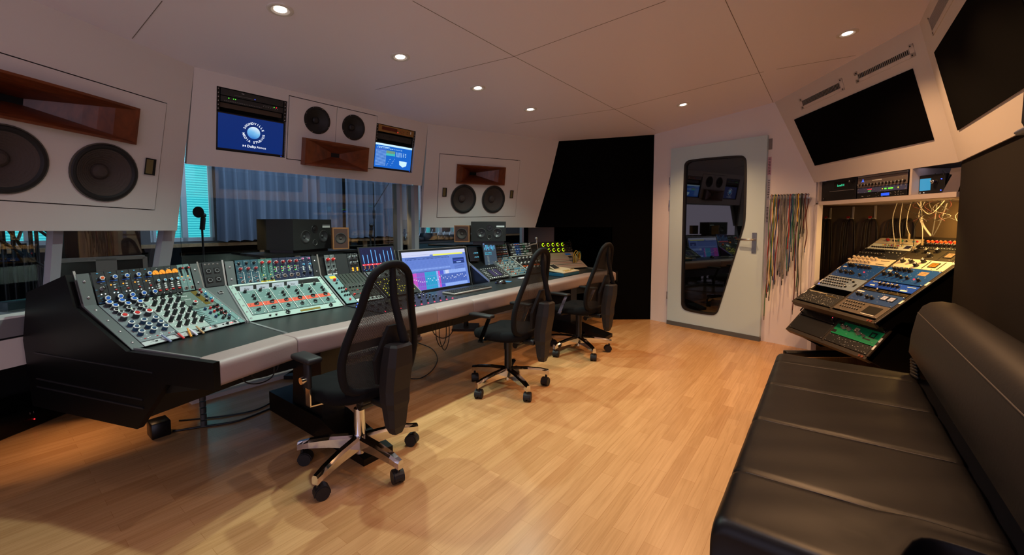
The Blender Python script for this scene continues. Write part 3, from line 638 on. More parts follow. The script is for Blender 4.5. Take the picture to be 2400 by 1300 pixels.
# legs
for t in (1.28, mir(1.02)-.12):
    mb = MB(); d0 = 2.28
    mb.prism([P(t-.07, 2.30, .56), P(t-.07, 2.62, .56), P(t-.07, 2.66, .12), P(t-.07, 2.30, .12)], T*.14, blkm)
    mb.prism([P(t-.09, 1.86, 0), P(t-.09, 2.95, 0), P(t-.09, 2.95, .13), P(t-.09, 2.3, .13), P(t-.09, 1.86, .035)], T*.18, blks); cpart(mb, 'leg')
# divider rims between bays
def rim(t, s, a, x=0):
    b = Bay(t, s, a, 0); mb = MB(); o = b.o-b.u*.0045
    p = [o-b.v*.42-Z*.002, o, o+b.v*.31+Z*.183, o+b.v*.355+Z*.336]
    if x: p = p[1:]
    for q, r in zip(p, p[1:]): mb.prism([q+Z*-.012, r+Z*-.012, r+Z*.009, q+Z*.009], b.u*.009, alu)
    cpart(mb, 'divider_rim')
BA = Bay(.43, 2.475, wa, .575); BB = Bay(.985, 2.675, 0, .605); BC = Bay(1.60, 2.675, 0, .34); BD = Bay(1.95, 2.675, 0, .33)
BE = Bay(3.17, 2.675, 0, .345); BF = Bay(3.53, 2.675, 0, .345); BG = Bay(3.885, 2.675, 0, .48)
e_ = P(mir(.43), 2.475, 0); BI = Bay(mir(.43)-.575*math.cos(wa), 2.475+.575*math.sin(wa), -wa, .575)
rim(.43+.575*math.cos(wa)+.004, 2.475+.575*math.sin(wa), wa, 1); rim(.98, 2.675, 0, 1); rim(1.592, 2.675, 0, 1); rim(1.942, 2.675, 0, 1); rim(2.285, 2.675, 0, 1); rim(3.165, 2.675, 0, 1); rim(3.522, 2.675, 0, 1); rim(3.878, 2.675, 0, 1); rim(mir(.985), 2.675, 0, 1)
rim(mir(.43)-.575*math.cos(wa)-.004, 2.475+.575*math.sin(wa), -wa, 1)
mb = MB(); mb.prism([P(1.0, 2.24, .676), P(.985, 2.675, .676), P(.992, 2.675, .68), P(1.007, 2.24, .68)], Z*.002, alu); cpart(mb, 'desk_seam')
# open well in the middle where the big monitor stands
# ---------------- left wing, upper row
dkgrp = 'narrow modules on the upper bank of the left wing'
def side_rail(bay, x, w, upper, label, m=greyp, n=2):
    L_ = bay.ul if upper else bay.ll; q = Mod('rack_rail', label, 'rack rail', (bay.up if upper else bay.low)(x, 0), w, L_-.002, m)
    for i in range(n): q.k('screw', .5, (i+.5)/n, .013)
    return q
side_rail(BA, .006, .05, 1, 'grey blank rail with two screws at the left end of the upper bank, left wing')
side_rail(BA, .53, .043, 1, 'grey blank rail with two screws at the right end of the upper bank, left wing')
x = .062; od = ['first', 'second', 'third', 'fourth', 'fifth', 'sixth', 'seventh', 'eighth', 'ninth', 'tenth', 'eleventh']
wds = .052
for i in range(5):
    q = Mod('equaliser_module', 'narrow dark module with two %s hexagonal knobs, %s from the left on the left wing' % ('orange-and-blue' if i == 0 else 'blue', od[i]), 'audio module', BA.up(x+i*wds, 0), wds, BA.ul, dkp, group=dkgrp, marks=kcy, mk=10)
    q.k('hexorange' if i == 0 else 'hexblue', .6, .78, .019); q.k('hexblue', .6, .14, .022)
    if i: q.k('leda', .3, .55, .007); q.k('btnw', .55, .54, .009)
    q.k('btng', .55, .62, .008); q.k('btnw' if i else 'grey', .55, .46, .008 if i else .018); q.k('btnr', .6, .38, .009) if i else None
    q.k('ledw', .4, .29, .006); q.k('ledw', .7, .29, .006); q.rect('trim_band', .5, .03, .9, .05, knv, .001); q.rect('trim_band', .6, .68, .6, .03, kbl, .001); q.k('btnc', .45, .94, .008)
x += 5*wds; vu = mat('meter_amber', (120, 60, 10), .4, emit=(250, 158, 44), es=1.0)
for i in range(4):
    q = Mod('compressor_module', 'module with a round glowing amber meter, %s of four on the left wing' % od[i], 'audio module', BA.up(x+i*.0335, 0), .0335, BA.ul, mat('mod_green_black', (44, 50, 50), .4), group='amber meter modules on the left wing', mk=5)
    b = MB(); X, Y = .5*q.w, .79*q.h; R_ = .0152; pts = [(X+R_*math.cos(a), Y-.006+R_*1.25*math.sin(a), q.z+.001) for a in np.linspace(-.25, PI+.25, 18)]; b.prism(pts, (0, 0, .002), vu); b.tube([(X, Y-.008, q.z+.0035), (X-.009, Y+.006, q.z+.0035)], .0006, blk, 4); b.box((X, Y-.009, q.z+.0035), (.006, .003, .001), kor); b.build('meter', q.t)
    q.k('hexcyan', .45, .5, .014); [q.k('btnw', .5, .38-.07*j, .011) for j in range(2)]; q.k('btnw', .5, .24, .011); q.k('btnr', .5, .16, .013)
x += 4*.0335
for i in range(2):
    q = Mod('preamplifier_module', 'narrow grey-green console module with a red-capped knob and jack, %s on the left wing' % ('left one' if i == 0 else 'right one'), 'audio module', BA.up(x+i*.034, 0), .034, BA.ul, teal, group='grey-green preamp modules', mk=8)
    q.k('black', .4, .85, .017); q.k('red', .5, .84, .011, zo=.012); q.rect('fader_slot', .45, .68, .3, .2, gap, .001); q.k('leda', .35, .55, .007); q.k('btnr', .5, .42, .008); q.k('btnw', .5, .34, .007); q.k('jack', .6, .12, .018)
# ---------------- left wing, lower bank
side_rail(BA, .004, .05, 0, 'long grey blank rail with four screws down the left edge of the left wing', n=4)
side_rail(BA, .545, .03, 0, 'long grey blank rail with screws down the right edge of the lower bank, left wing', teal, n=5)
cy = .352
q = Mod('channel_strip', 'grey channel strip panel with blue, white and red hexagonal knobs and navy knobs', 'audio module', BA.low(.056, .035), .17, cy-.035-.004, mat('panel_steel', (120, 128, 132), .4, .2), mk=60)
for i in range(3):
    X = .17+.31*i
    for y_, kk, sz in ((.94, 'hexblue', .026), (.85, 'hexblue', .024), (.76, 'hexdark', .019), (.70, 'hexdark', .019), (.57, 'hexred', .028), (.40, 'hexnavy', .024), (.28, 'hexnavy', .024), (.16, 'hexnavy', .024)): q.k(kk, X+(.06 if y_ in (.85, .70) else 0), y_, sz)
    q.k('ledg', X+.12, .79, .006); q.k('btnr', X, .05, .007); q.k('btnw', X+.07, .05, .007); q.k('btnw', X+.13, .06, .007)
q = Mod('filter_unit', 'pale panel crowded with tall black knobs on the left wing', 'audio module', BA.low(.228, .035), .165, cy-.035-.004, mat('panel_mist', (158, 172, 166), .42), mk=60, marks=kb)
for i in range(4):
    for j in range(6): q.k('tall', .12+.235*i+.05*(j % 2), .93-.155*j, .0195)
q = Mod('sequencer_panel', 'small grey-green panel with chrome knobs, brass plate and one red-topped knob', 'audio module', BA.low(.395, .19), .148, cy-.19-.004, mat('panel_sage', (96, 112, 104), .4), mk=20)
q.grid('silverknob', .1, .22, 2, .9, .9, 1, .012); q.grid('btnw', .12, .3, 4, .55, .75, 2, .007); q.k('hexred', .26, .25, .02); q.rect('brass_plate', .72, .55, .22, .85, mat('brass', (150, 128, 60), .35, .7), .001)
q.k('silverknob', .7, .68, .02); q.k('silverknob', .76, .3, .017)
for j, kk in enumerate(('darkred', 'darkred', 'cyan', 'navy', 'cyan', 'red')): q.k(kk, .9 if j % 2 else .96, .95-.15*j, .015)
q = Mod('dynamics_panel', 'grey-green panel with red, black and navy knobs and a row of short fader ticks', 'audio module', BA.low(.395, .035), .148, .153, teal, mk=30)
for j in range(9): q.rect('tick', .12, .95-.1*j, .2, .02, kb, .001) if j < 9 else None
for j, kk in enumerate(('navy', 'navy', 'navy')): q.k(kk, .36+.03*j, .85-.25*j, .016)
for j, kk in enumerate(('red', 'red', 'green')): q.k(kk, .56, .85-.22*j, .015)
for j in range(4): q.k('black', .72, .88-.2*j, .0175); q.k('redskirt' if j < 3 else 'navy', .87, .9-.22*j, .016)
q.k('black', .6, .2, .016); q.k('black', .78, .12, .016)
q = Mod('jack_strip', 'narrow silver strip with sockets and small knobs along the front of the left wing', 'audio module', BA.low(.056, .002), .487, .031, mat('panel_silver', (196, 200, 200), .35, .4), mk=24, marks=kb)
for x_, kk, sz in ((.12, 'btnk', .01), (.2, 'leda', .004), (.52, 'btnk', .01), (.58, 'silverknob', .016), (.66, 'ledr', .005), (.71, 'jack', .022), (.81, 'btnk', .009), (.86, 'silverknob', .014), (.9, 'ledr', .005), (.92, 'ledr', .005), (.95, 'jack', .02)): q.k(kk, x_, .5, sz)
# wedge between wing and centre
mb = MB(); b = BA; oA = b.o+b.u*.583; oB = P(.975, 2.675, .68)
wk = lambda d, z: (oA+b.v*d+Z*z, oB+N*d+Z*z)
qa, qb = wk(.02, .014), wk(.31, .188); qc = wk(.353, .338)
mb.add([qa[0], qa[1], qb[1], qb[0]], [(0, 1, 2, 3)], greyp); mb.add([qb[0], qb[1], qc[1], qc[0]], [(0, 1, 2, 3)], dkp); cpart(mb, 'wedge_panel')
ux = nrm(qb[1]-qb[0]); uy = nrm((qc[0]+qc[1]-qb[0]-qb[1])); uz = np.cross(ux, uy); uz = uz if uz@N < 0 else -uz
wdt = np.linalg.norm(qb[1]-qb[0])
q = Mod('socket_panel', 'small dark panel with four round sockets on the wedge between two console banks', 'socket panel', M4(qb[0]+ux*.006, ux, uy, uz), wdt-.012, .155, dkp)
for i in range(2):
    for j in range(2): q.k('xlr', .27+.46*i, .27+.36*j, .020)
for i in range(4): q.k('jack', .15+.23*i, .9, .008)
uy2 = nrm((qb[0]+qb[1])-(qa[0]+qa[1])); uz2 = np.cross(ux, uy2); cpt = (qb[0]+qb[1])/2*.8+(qa[0]+qa[1])/2*.2
q = Mod('headphone_socket', 'small square plate with a round headphone socket below the socket panel', 'socket', M4(cpt-ux*.014-uy2*.012, ux, uy2, uz2), .028, .024, mat('panel_silver'), lift=.002); q.k('jack', .5, .5, .022)
# ---------------- bay B upper
side_rail(BB, .004, .05, 1, 'green-grey blank rail with two screws, left of the teal modules', greyp); side_rail(BB, .556, .045, 1, 'dark blank rail with two screws, right of the navy modules', dkp)
tl_m = mat('mod_teal', (38, 78, 92), .4); gr_m = mat('mod_green', (60, 104, 98), .4); nv_m = mat('mod_navy', (30, 40, 66), .4)
x = .06; w_ = .0448
for i in range(11):
    kind = 0 if i < 3 else 1 if i < 5 else 2 if i < 9 else 3
    lab_ = ['teal module with white stripe', 'green module with yellow foot', 'navy module with one dark red knob', 'navy module with pink and cyan knobs'][kind]
    q = Mod('preamplifier_module', '%s, %s from the left on the upper centre-left bank' % (lab_, od[i]), 'audio module', BB.up(x+i*w_, 0), w_, BB.ul, [tl_m, gr_m, nv_m, nv_m][kind], group='narrow modules on the upper centre-left bank', mk=16)
    if kind == 0: q.k('black', .45, .86, .016); q.k('darkred', .55, .62, .02); q.grid('btng', .35, .6, 2, .28, .48, 4, .006); q.k('btnr', .5, .27, .007); q.k('jack', .62, .1, .015); q.rect('stripe', .93, .26, .06, .45, kw, .001)
    if kind == 1: q.k('red', .5, .83, .021); q.rect('slot', .35, .55, .12, .35, gap, .001); q.k('ledy', .5, .3, .006); q.k('silverknob', .6, .14, .018); q.rect('foot', .5, .04, .9, .05, kye, .001); q.grid('btnw', .7, .7, 1, .3, .65, 4, .006)
    if kind == 2: q.k('darkred', .5, .8, .023); q.k('ledg', .25, .6, .006); q.k('ledg', .25, .42, .006); q.k('leda', .25, .52, .005); q.k('jack', .72, .58, .012); q.rect('slot', .45, .5, .06, .2, kw, .001); q.k('jack', .5, .2, .022)
    if kind == 3: q.k('pink', .6, .88, .015); q.k('cyan', .6, .62, .015); q.grid('btnw', .5, .5, 1, .38, .52, 3, .011); q.k('black', .5, .25, .018)
# bay B lower: tray with six strips
tr = mat('tray_green_white', (160, 180, 172), .4); rdm = mat('red_label', (214, 84, 60), .5)
q = Mod('mixer_frame', 'pale frame around six matching channel strips, screws down both sides', 'audio module', BB.low(.004, 0), .594, BB.ll, tr, lift=.001, th=.003)
for i in range(6): q.k('screw', .025, .06+.17*i, .012); q.k('screw', .975, .06+.17*i, .012)
q.rect('edge_bar', .5, .97, .93, .03, ltp, .004); q.rect('recess', .5, .88, .9, .12, gap, .002); q.k('pointer', .38, .06, .022); q.k('pointer', .86, .06, .022)
q.k('silverknob', .2, .05, .012); q.k('silverknob', .26, .05, .012); q.rect('meter_window', .62, .05, .22, .045, mat('brass'), .002)
sp = mat('strip_green', (98, 126, 122), .42); paperm = mat('paper', (200, 204, 216), .8); ink = mat('ink', (40, 42, 50), .8)
for i in range(6):
    q = Mod('channel_strip', 'grey-green channel strip with a red label block, %s from the left in the pale frame' % od[i], 'audio module', BB.low(.036+i*.0885, .045), .0865, .235, sp, group='matching channel strips in the pale frame', lift=.005, mk=12)
    q.k('black', .35, .93, .019); q.k('black', .7, .72, .018); q.k('black', .68, .60, .018); q.rect('red_label', .5, .385, .98, .15, rdm, .001); q.k('pointer', .62, .4, .022); q.k('toggle', .2, .38, .008)
    q.k('pointer', .5, .15, .02); q.grid('btnw', .2, .8, 2, .05, .25, 2, .006); q.rect('edge', .02, .5, .03, .99, kw, .0012)
for i, tx in enumerate(('Key', 'Key', 'Voc 1', 'Voc')):
    mw = BB.low(.045+i*.095, .283); q = Mod('note_card', 'white handwritten note card reading %s, %s from the left above the channel strips' % (tx, od[i]), 'note card', mw @ Matrix.Rotation(math.radians(55), 4, 'X'), .078, .036, paperm, th=.001, lift=.004, group='handwritten note cards'); q.text(tx, .5, .3, .018, ink)
# ---------------- bay C
q = Mod('preamplifier_module', 'small grey module with one bright red knob, left of a pair', 'audio module', BC.up(.04, 0), .04, BC.ul, greyp, mk=6, group='red knob pair'); q.k('red', .5, .75, .026); q.k('black', .5, .45, .014); q.k('grey', .5, .22, .022); q.rect('foot', .5, .05, .8, .05, kw)
q = Mod('preamplifier_module', 'small grey module with one bright red knob, right of a pair', 'audio module', BC.up(.082, 0), .04, BC.ul, greyp, mk=6, group='red knob pair'); q.k('red', .5, .75, .026); q.k('black', .5, .45, .014); q.k('grey', .5, .22, .022); q.rect('foot', .5, .05, .8, .05, kw)
q = Mod('blank_panel', 'black blank panel between two small modules left of the meter screen', 'panel', BC.up(.124, 0), .1, BC.ul, dkp)
q = Mod('equaliser_module', 'dark module with grey knobs and two amber-lit knobs beside the meter screen', 'audio module', BC.up(.226, 0), .092, BC.ul, dkp, mk=14)
for i in range(2): q.k('grey', .3+.42*i, .78, .03); q.k('grey', .3+.42*i, .5, .026); q.k('leda', .33+.42*i, .23, .016); q.k('leda', .33+.42*i, .13, .014); q.k('silverknob', .3+.42*i, .95, .008)
q = Mod('channel_strip', 'grey channel strip with an amber meter and red knobs below the red-knob pair', 'audio module', BC.low(.012, .01), .085, BC.ll-.014, teal, mk=20)
q.rect('meter', .6, .9, .5, .08, l_am, .003); q.k('red', .5, .78, .022); q.k('cyan', .8, .78, .012); q.k('black', .5, .68, .014); q.grid('black', .35, .8, 3, .25, .5, 3, .014); q.k('red', .8, .42, .016); q.k('red', .5, .1, .015)
q = Mod('ribbed_panel', 'dark ribbed panel with white toggles and maroon buttons along its lower half', 'audio module', BC.low(.1, .05), .22, BC.ll-.054, mat('panel_olive', (50, 54, 48), .5))
for i in range(7): q.rect('rib', .1+.13*i, .78, .012, .4, blkm, .003)
q.grid('toggle', .15, .9, 5, .52, .52, 1, .012); q.grid('black', .12, .6, 5, .42, .45, 1, .014); q.grid('silverknob', .7, .92, 3, .28, .44, 3, .014); q.grid('btnr', .12, .6, 6, .15, .3, 2, .012, alt=['btnk', 'btnk', 'btnr']); q.k('red', .05, .12, .018)
q = Mod('button_strip', 'white strip with a row of black buttons along the front of a console bank', 'audio module', BC.low(.1, .006), .22, .04, ltp); q.grid('btnk', .12, .9, 6, .5, .5, 1, .016)
# ---------------- meters screen, bay D
def screen_mat(name, rgb=(0, 0, 0), s=1.0): return mat('screen_'+name, (10, 10, 12), .3, emit=rgb, es=s)
s_navy = screen_mat('navy', (22, 26, 68), .9); s_blue = screen_mat('lightblue', (100, 175, 240), 1.3); s_red = screen_mat('red', (235, 60, 70), 1.2); s_or = screen_mat('orange', (190, 130, 60)); s_gn = screen_mat('green', (130, 215, 80)); s_cy = screen_mat('cyan', (70, 200, 230), 1.1); s_w = screen_mat('white', (235, 240, 250), 1.2)
q = Mod('meter_screen', 'tilted dark touchscreen showing eight blue level bars above red labels', 'screen', BD.up(-.025, -.015), .35, .22, blk, th=.01, lift=.006)
q.rect('display', .5, .52, .93, .88, s_navy, .0008)
b = MB()
for i in range(8):
    X = (.1+.115*i)*q.w; hh = (.34, .33, .52, .5, .34, .48, .44, .55)[i]
    b.box((X, (.36+hh/2*1)*q.h*1.0, q.z+.0013), (.0055, hh*q.h*.98, .0006), s_blue)
    for j in range(9): b.box((X-.004, (.5+.045*j)*q.h, q.z+.0011), (.003, .0018, .0004), s_navy if j < 0 else screen_mat('dimblue', (70, 80, 140)))
    b.box((X, .31*q.h, q.z+.0013), (.037, .012, .0006), s_gn if i == 7 else s_red); b.box((X-.008, .31*q.h, q.z+.0017), (.012, .003, .0004), s_w)
    for j in range(4): b.box((X, (.26-.028*j)*q.h, q.z+.0013), (.010, .0035, .0006), s_or)
    b.box((X+.008, .1*q.h, q.z+.0013), (.011, .003, .0006), s_cy); b.box((X-.01, .145*q.h, q.z+.0013), (.004, .003, .0006), s_w)
b.build('level_bars', q.t)
q = Mod('control_plate', 'grey plate with a white oval and an orange knob below the meter screen', 'audio module', BD.low(.01, .25), .3, .1, greyp, mk=10)
b = MB(); b.cyl((.07, .05, q.z), (.07, .05, q.z+.004), .032, kw, seg=24); b.build('oval_pad', q.t); q.k('orange', .75, .6, .04); q.grid('black', .5, .95, 3, .2, .4, 2, .016)
q = Mod('button_matrix', 'black panel covered in small yellow-lit buttons in the console centre', 'audio module', BD.low(.01, .01), .3, .235, dkp)
for i in range(11):
    for j in range(8):
        q.k('ledy' if random.random() < .62 else 'btnk', .07+.087*i, .08+.12*j, .011)
q = Mod('controller_section', 'flat black controller section with short black knobs and red-lit buttons at the armrest', 'audio module', M4(P(1.60, 2.245, .678), T, N, Z), .68, .42, mat('panel_navy_black', (24, 26, 36), .4), th=.003, lift=.0005)
q.grid('black', .05, .95, 11, .24, .24, 1, .015); q.grid('ledp', .06, .96, 11, .08, .08, 1, .012); q.grid('fader', .05, .75, 9, .6, .6, 1, .026); q.grid('btng', .05, .75, 9, .9, .9, 1, .009); q.k('ledb', .12, .98, .012); q.k('ledb', .02, .75, .012)
q.grid('silverknob', .8, .95, 4, .5, .85, 3, .012)
# ---------------- bay E
q = Mod('channel_screen', 'tall portrait touchscreen with blue bars and a red row, beside the large monitor', 'screen', BE.up(.215, -.155) @ Matrix.Rotation(math.radians(6), 4, 'X'), .225, .335, blk, th=.012, lift=.02)
q.rect('display', .5, .5, .93, .94, screen_mat('slate', (64, 82, 98), .9), .0008)
b = MB(); zz = q.z+.0012
b.box((.5*q.w, .955*q.h, zz), (.2, .012, .0004), s_w if 0 else screen_mat('paleblue', (120, 140, 190)))
for i in range(8): b.box(((.14+.1*i)*q.w, (.8+.03*(i % 3))*q.h, zz), (.009, (.08+.03*(i*7 % 4))*q.h, .0004), s_blue if i % 2 else s_cy); b.box(((.14+.1*i)*q.w, .06*q.h, zz), (.013, .009, .0004), s_red); b.box(((.14+.1*i)*q.w, .085*q.h, zz), (.013, .004, .0004), s_red)
for i in range(5):
    for j in range(2): b.box(((.16+.1*i)*q.w, (.66-.05*j)*q.h, zz), (.012, .007, .0004), s_cy)
for j in range(9): b.box((.3*q.w, (.55-.045*j)*q.h, zz), (.03, .004, .0004), screen_mat('dim', (150, 160, 150)))
b.box((.62*q.w, .13*q.h, zz), (.12, .008, .0004), s_cy); b.box((.15*q.w, .13*q.h, zz), (.02, .008, .0004), s_or); b.build('screen_graphics', q.t)
q = Mod('control_keypad', 'black keypad panel with pale keys around two small displays below the portrait screen', 'keypad', BE.low(.012, .01), .325, .2, dkp)
q.grid('btnw', .06, .94, 10, .1, .1, 1, .016); q.grid('btnw', .1, .94, 9, .9, .9, 1, .012); q.grid('btnw', .08, .2, 3, .25, .75, 5, .011); q.grid('btnw', .86, .95, 2, .25, .75, 5, .011); q.rect('small_display', .42, .5, .16, .55, screen_mat('violet', (70, 64, 100), .7), .002); q.rect('small_display', .68, .5, .16, .55, screen_mat('violet'), .002); q.grid('btnw', .55, .55, 1, .28, .72, 5, .012)
q = Mod('knob_unit', 'dark side unit with blue-lit knobs left of the portrait screen', 'audio module', BE.up(.02, -.01), .14, .15, mat('panel_navy_black'), th=.006, lift=.02); q.grid('cyan', .6, .85, 2, .25, .55, 2, .018)
# ---------------- bay F
q = Mod('equaliser_unit', 'panel of small multicoloured knobs with green markings, right of the portrait screen', 'audio module', BF.up(.075, 0), .262, BF.ul, dkp, mk=60, marks=kye)
for i in range(8):
    for j in range(6): q.k(['cyan', 'red', 'white', 'blue', 'white', 'green'][j], .08+.12*i, .1+.16*j, .011)
q = Mod('small_fader_panel', 'grey-blue panel crowded with tiny white and blue knobs on the right half of the console', 'audio module', BF.low(.008, .008), .33, BF.ll-.012, mat('panel_blue_grey', (110, 126, 128), .4), mk=110)
for i in range(12):
    for j in range(8):
        q.k(random.choice(['cyan', 'white', 'white', 'cyan', 'ivory', 'black']) if i > 3 else random.choice(['white', 'ivory', 'orange', 'black']), .05+.082*i, .08+.12*j, .0125)
# ---------------- bay G
cols = [('dark module with a blue-lit knob', dkp, ['silverknob', 'black', 'navy', 'white', 'black']), ('narrow black-topped tall-knob module', greyp, ['black', 'white', 'grey', 'grey', 'white']), ('blue module with orange caps', mat('mod_blue', (36, 84, 160), .4), ['orange', 'navy', 'navy', 'blue', 'navy']), ('second blue module with orange caps', mat('mod_blue'), ['orange', 'navy', 'blue', 'navy', 'navy']), ('black module with pale dots', dkp, ['white', 'grey', 'white', 'grey', 'white']), ('green-labelled module', mat('mod_dkgreen', (30, 80, 62), .4), ['white', 'green', 'silverknob', 'white', 'grey']), ('pale-knobbed grey module', greyp, ['white', 'white', 'silverknob', 'green', 'white']), ('module of chrome knobs', dkp, ['silverknob', 'white', 'white', 'silverknob', 'white'])]
for i, (lb, m_, ks_) in enumerate(cols):
    q = Mod('preamplifier_module', '%s, %s from the left on the upper right bank' % (lb, od[i]), 'audio module', BG.up(.035+i*.054, 0), .054, BG.ul, m_, mk=6, group='narrow modules on the upper right bank')
    for j, kk in enumerate(ks_): q.k(kk, .3, .88-.19*j, .015); q.k(kk if j % 2 else 'white', .72, .88-.19*j, .013)
q = Mod('mixer_frame', 'pale framed tray of white and black knobs with orange labels, right of centre', 'audio module', BG.low(.004, 0), .47, BG.ll, dkp, lift=.001, mk=30)
q.rect('edge_bar', .5, .97, .98, .03, ltp, .006); q.rect('edge_bar', .01, .5, .02, .98, ltp, .006); q.grid('white', .1, .9, 6, .3, .82, 3, .022); q.grid('black', .16, .96, 6, .22, .75, 3, .02)
for i in range(6): q.rect('orange_label', .12+.155*i, .42, .1, .06, kor, .001)
# wedge right
b = BG; oA = P(mir(.985)+.01, 2.675, .68); b2_ = BI; oB = BI.o-BI.u*.006
mb = MB(); qa = (oA+N*.02+Z*.014, oB+BI.v*.02+Z*.014); qb = (oA+N*.31+Z*.188, oB+BI.v*.31+Z*.188); qc = (oA+N*.353+Z*.338, oB+BI.v*.353+Z*.338)
mb.add([qa[0], qa[1], qb[1], qb[0]], [(0, 1, 2, 3)], greyp); mb.add([qb[0], qb[1], qc[1], qc[0]], [(0, 1, 2, 3)], dkp); cpart(mb, 'wedge_panel')
# ---------------- right wing
q = Mod('monitor_controller', 'black panel with two rows of knobs ringed in bright green light, far right', 'audio module', BI.up(.01, 0), .555, BI.ul, blk)
for i in range(5):
    for j in range(2): q.k('greenring', .14+.145*i, .27+.46*j, .0185)
q.grid('black', .85, .95, 3, .15, .85, 4, .012); q.k('screw', .985, .25, .01); q.k('screw', .985, .75, .01)
beige = mat('metal_beige', (176, 160, 146), .35, .3)
q = Mod('patchbay', 'beige metal sloped patch panel with a blue sticker below the green-ringed knobs', 'patch panel', BI.low(.01, .01), .555, BI.ll-.014, beige, th=.006)
q.rect('sticker', .78, .88, .16, .12, screen_mat('sticker', (50, 120, 210), .5) if 0 else mat('sticker_blue', (40, 110, 200), .4), .001); q.rect('plate', .78, .7, .12, .1, gap, .001)
for j in range(5): q.rect('slot_row', .5, .55-.1*j, .9, .02, dkp if j % 2 else mat('row_pink', (150, 90, 90), .5), .001)
cabm = {n_: mat('cable_'+n_, c_, .5) for n_, c_ in dict(yellow=(206, 170, 50), black=(24, 24, 26), grey=(120, 118, 116), teal=(50, 110, 116), red=(150, 40, 40), green=(60, 110, 70), blue=(40, 60, 120), white=(190, 186, 178), maroon=(90, 40, 44)).items()}
for i, (x0, x1, cn, hgt) in enumerate([(.7, .9, 'yellow', .14), (.74, .97, 'yellow', .12), (.68, .8, 'black', .12), (.8, .99, 'teal', .13), (.78, .95, 'yellow', .1), (.72, .78, 'black', .09)]):
    a = np.array(q.t.matrix_world @ Vector((x0*q.w, .3*q.h, .012))); b_ = np.array(q.t.matrix_world @ Vector((x1*q.w, .45*q.h, .012))); m_ = (a+b_)/2+Z*hgt
    mb = MB(); mb.tube(smooth_curve([a, a+Z*hgt*.7, m_, b_+Z*hgt*.7, b_], 6), .0045, cabm[cn], 6)
    tag(mb.build('patch_cable'), '%s patch cable looped over the beige patch panel%s' % (cn, ('', ', shorter', ' leftmost', '', ', lowest', ' smallest')[i]), 'cable', 'patch cables on the right wing')
# ================================================================== loudspeakers and screens set in the front soffits
cone_m = mat('speaker_cone', (66, 56, 52), .75, bump=.3, bscale=140); surr = mat('speaker_surround', (24, 23, 24), .7); cone_b = mat('speaker_cone_black', (24, 24, 25), .6); fram = mat('speaker_frame_grey', (90, 88, 86), .4, .5)
def woofer(parent, x, y, R, style='brown', z=0, name='woofer'):
    cm = cone_m if style == 'brown' else cone_b if style == 'black' else mat('cone_glossy', (60, 60, 62), .3)
    b = MB(); prof = [(1.0, 0), (1.0, .04), (.965, .045)]
    if style == 'black': prof = [(1.0, 0), (1.0, .05), (.9, .055)]
    b.lathe((x, y, z), (0, 0, 1), [(r*R, h*R) for r, h in prof], fram if style != 'black' else blk, 40)
    if style == 'black':
        for k in range(8): a = PI/8+k*PI/4; b.cyl((x+.95*R*math.cos(a), y+.95*R*math.sin(a), z+.05*R), (x+.95*R*math.cos(a), y+.95*R*math.sin(a), z+.07*R), .025*R, ksi, seg=6)
    o = b.build(name, parent)
    b = MB(); r0 = prof[-1][0]; b.lathe((x, y, z), (0, 0, 1), [(r0*R, .045*R), (.93*R, .075*R), (.86*R, .08*R), (.8*R, .02*R)], surr, 40); b.build('surround', o)
    b = MB(); pr = [(.8*R, .02*R)]+[((.8-.55*k/14)*R, (.02-.30*k/14+(.008 if k % 2 else 0))*R) for k in range(1, 15)]; b.lathe((x, y, z), (0, 0, 1), pr, cm, 40); c_ = b.build('cone', o)
    b = MB(); b.lathe((x, y, z), (0, 0, 1), [(.27*R, -.28*R), (.24*R, -.19*R), (.15*R, -.12*R), (.0, -.1*R)], cm, 28); b.build('dust_cap', o); return o
def horn_part(parent, x0, x1, y0, y1, z0, bulge, depth=.16, name='horn', flip=1):
    b = MB(); w, h = (x1-x0)/2, (y1-y0)/2; cx_, cy_ = (x0+x1)/2, (y0+y1)/2; n = 16; K = 7
    def edge(f, side):   # ring of points at flare f (0 mouth, 1 throat)
        ww = w*(1-.86*f**.7); hh = h*(1-.82*f**.75); zz = z0+bulge*0-depth*f**1.1
        return ww, hh, zz
    rings = []
    for k in range(K+1):
        f = k/K; ww, hh, zz = edge(f, 0); ring = []
        for i in range(n+1): u = -1+2*i/n; ring.append((cx_+ww*u, cy_-hh, zz+bulge*(1-u*u)*(1-f)))
        for i in range(1, 5): ring.append((cx_+ww, cy_-hh+2*hh*i/5, zz))
        for i in range(n+1): u = 1-2*i/n; ring.append((cx_+ww*u, cy_+hh, zz+bulge*(1-u*u)*(1-f)))
        for i in range(1, 5): ring.append((cx_-ww, cy_+hh-2*hh*i/5, zz))
        rings.append(ring)
    L_ = len(rings[0]); vs = [p for r in rings for p in r]
    b.add(vs, [(k*L_+i, (k+1)*L_+i, (k+1)*L_+(i+1) % L_, k*L_+(i+1) % L_) for k in range(K) for i in range(L_)], horn, False)
    b.add(rings[-1], [tuple(range(L_))], gap)
    e = .012; out0 = []
    for p in rings[0]: out0.append((cx_+(p[0]-cx_)*(1+e/w), cy_+(p[1]-cy_)*(1+e/h), p[2]))
    back = [(p[0], p[1], -.0) for p in out0]
    b.add(rings[0]+out0, [(i, (i+1) % L_, L_+(i+1) % L_, L_+i) for i in range(L_)], horn); b.add(out0+back, [(i, (i+1) % L_, L_+(i+1) % L_, L_+i) for i in range(L_)], horn)
    return b.build(name, parent)
def fmw(pl, x, y, n=0):
    zz = pl.n; xx = pl.x; yy = np.cross(zz, xx)
    if yy[2] < 0: xx = -xx; yy = -yy
    return M4(pl.w(x, y, n), xx, yy, zz)
def relx(pl, o, p): m = o.matrix_world.inverted() if 0 else None
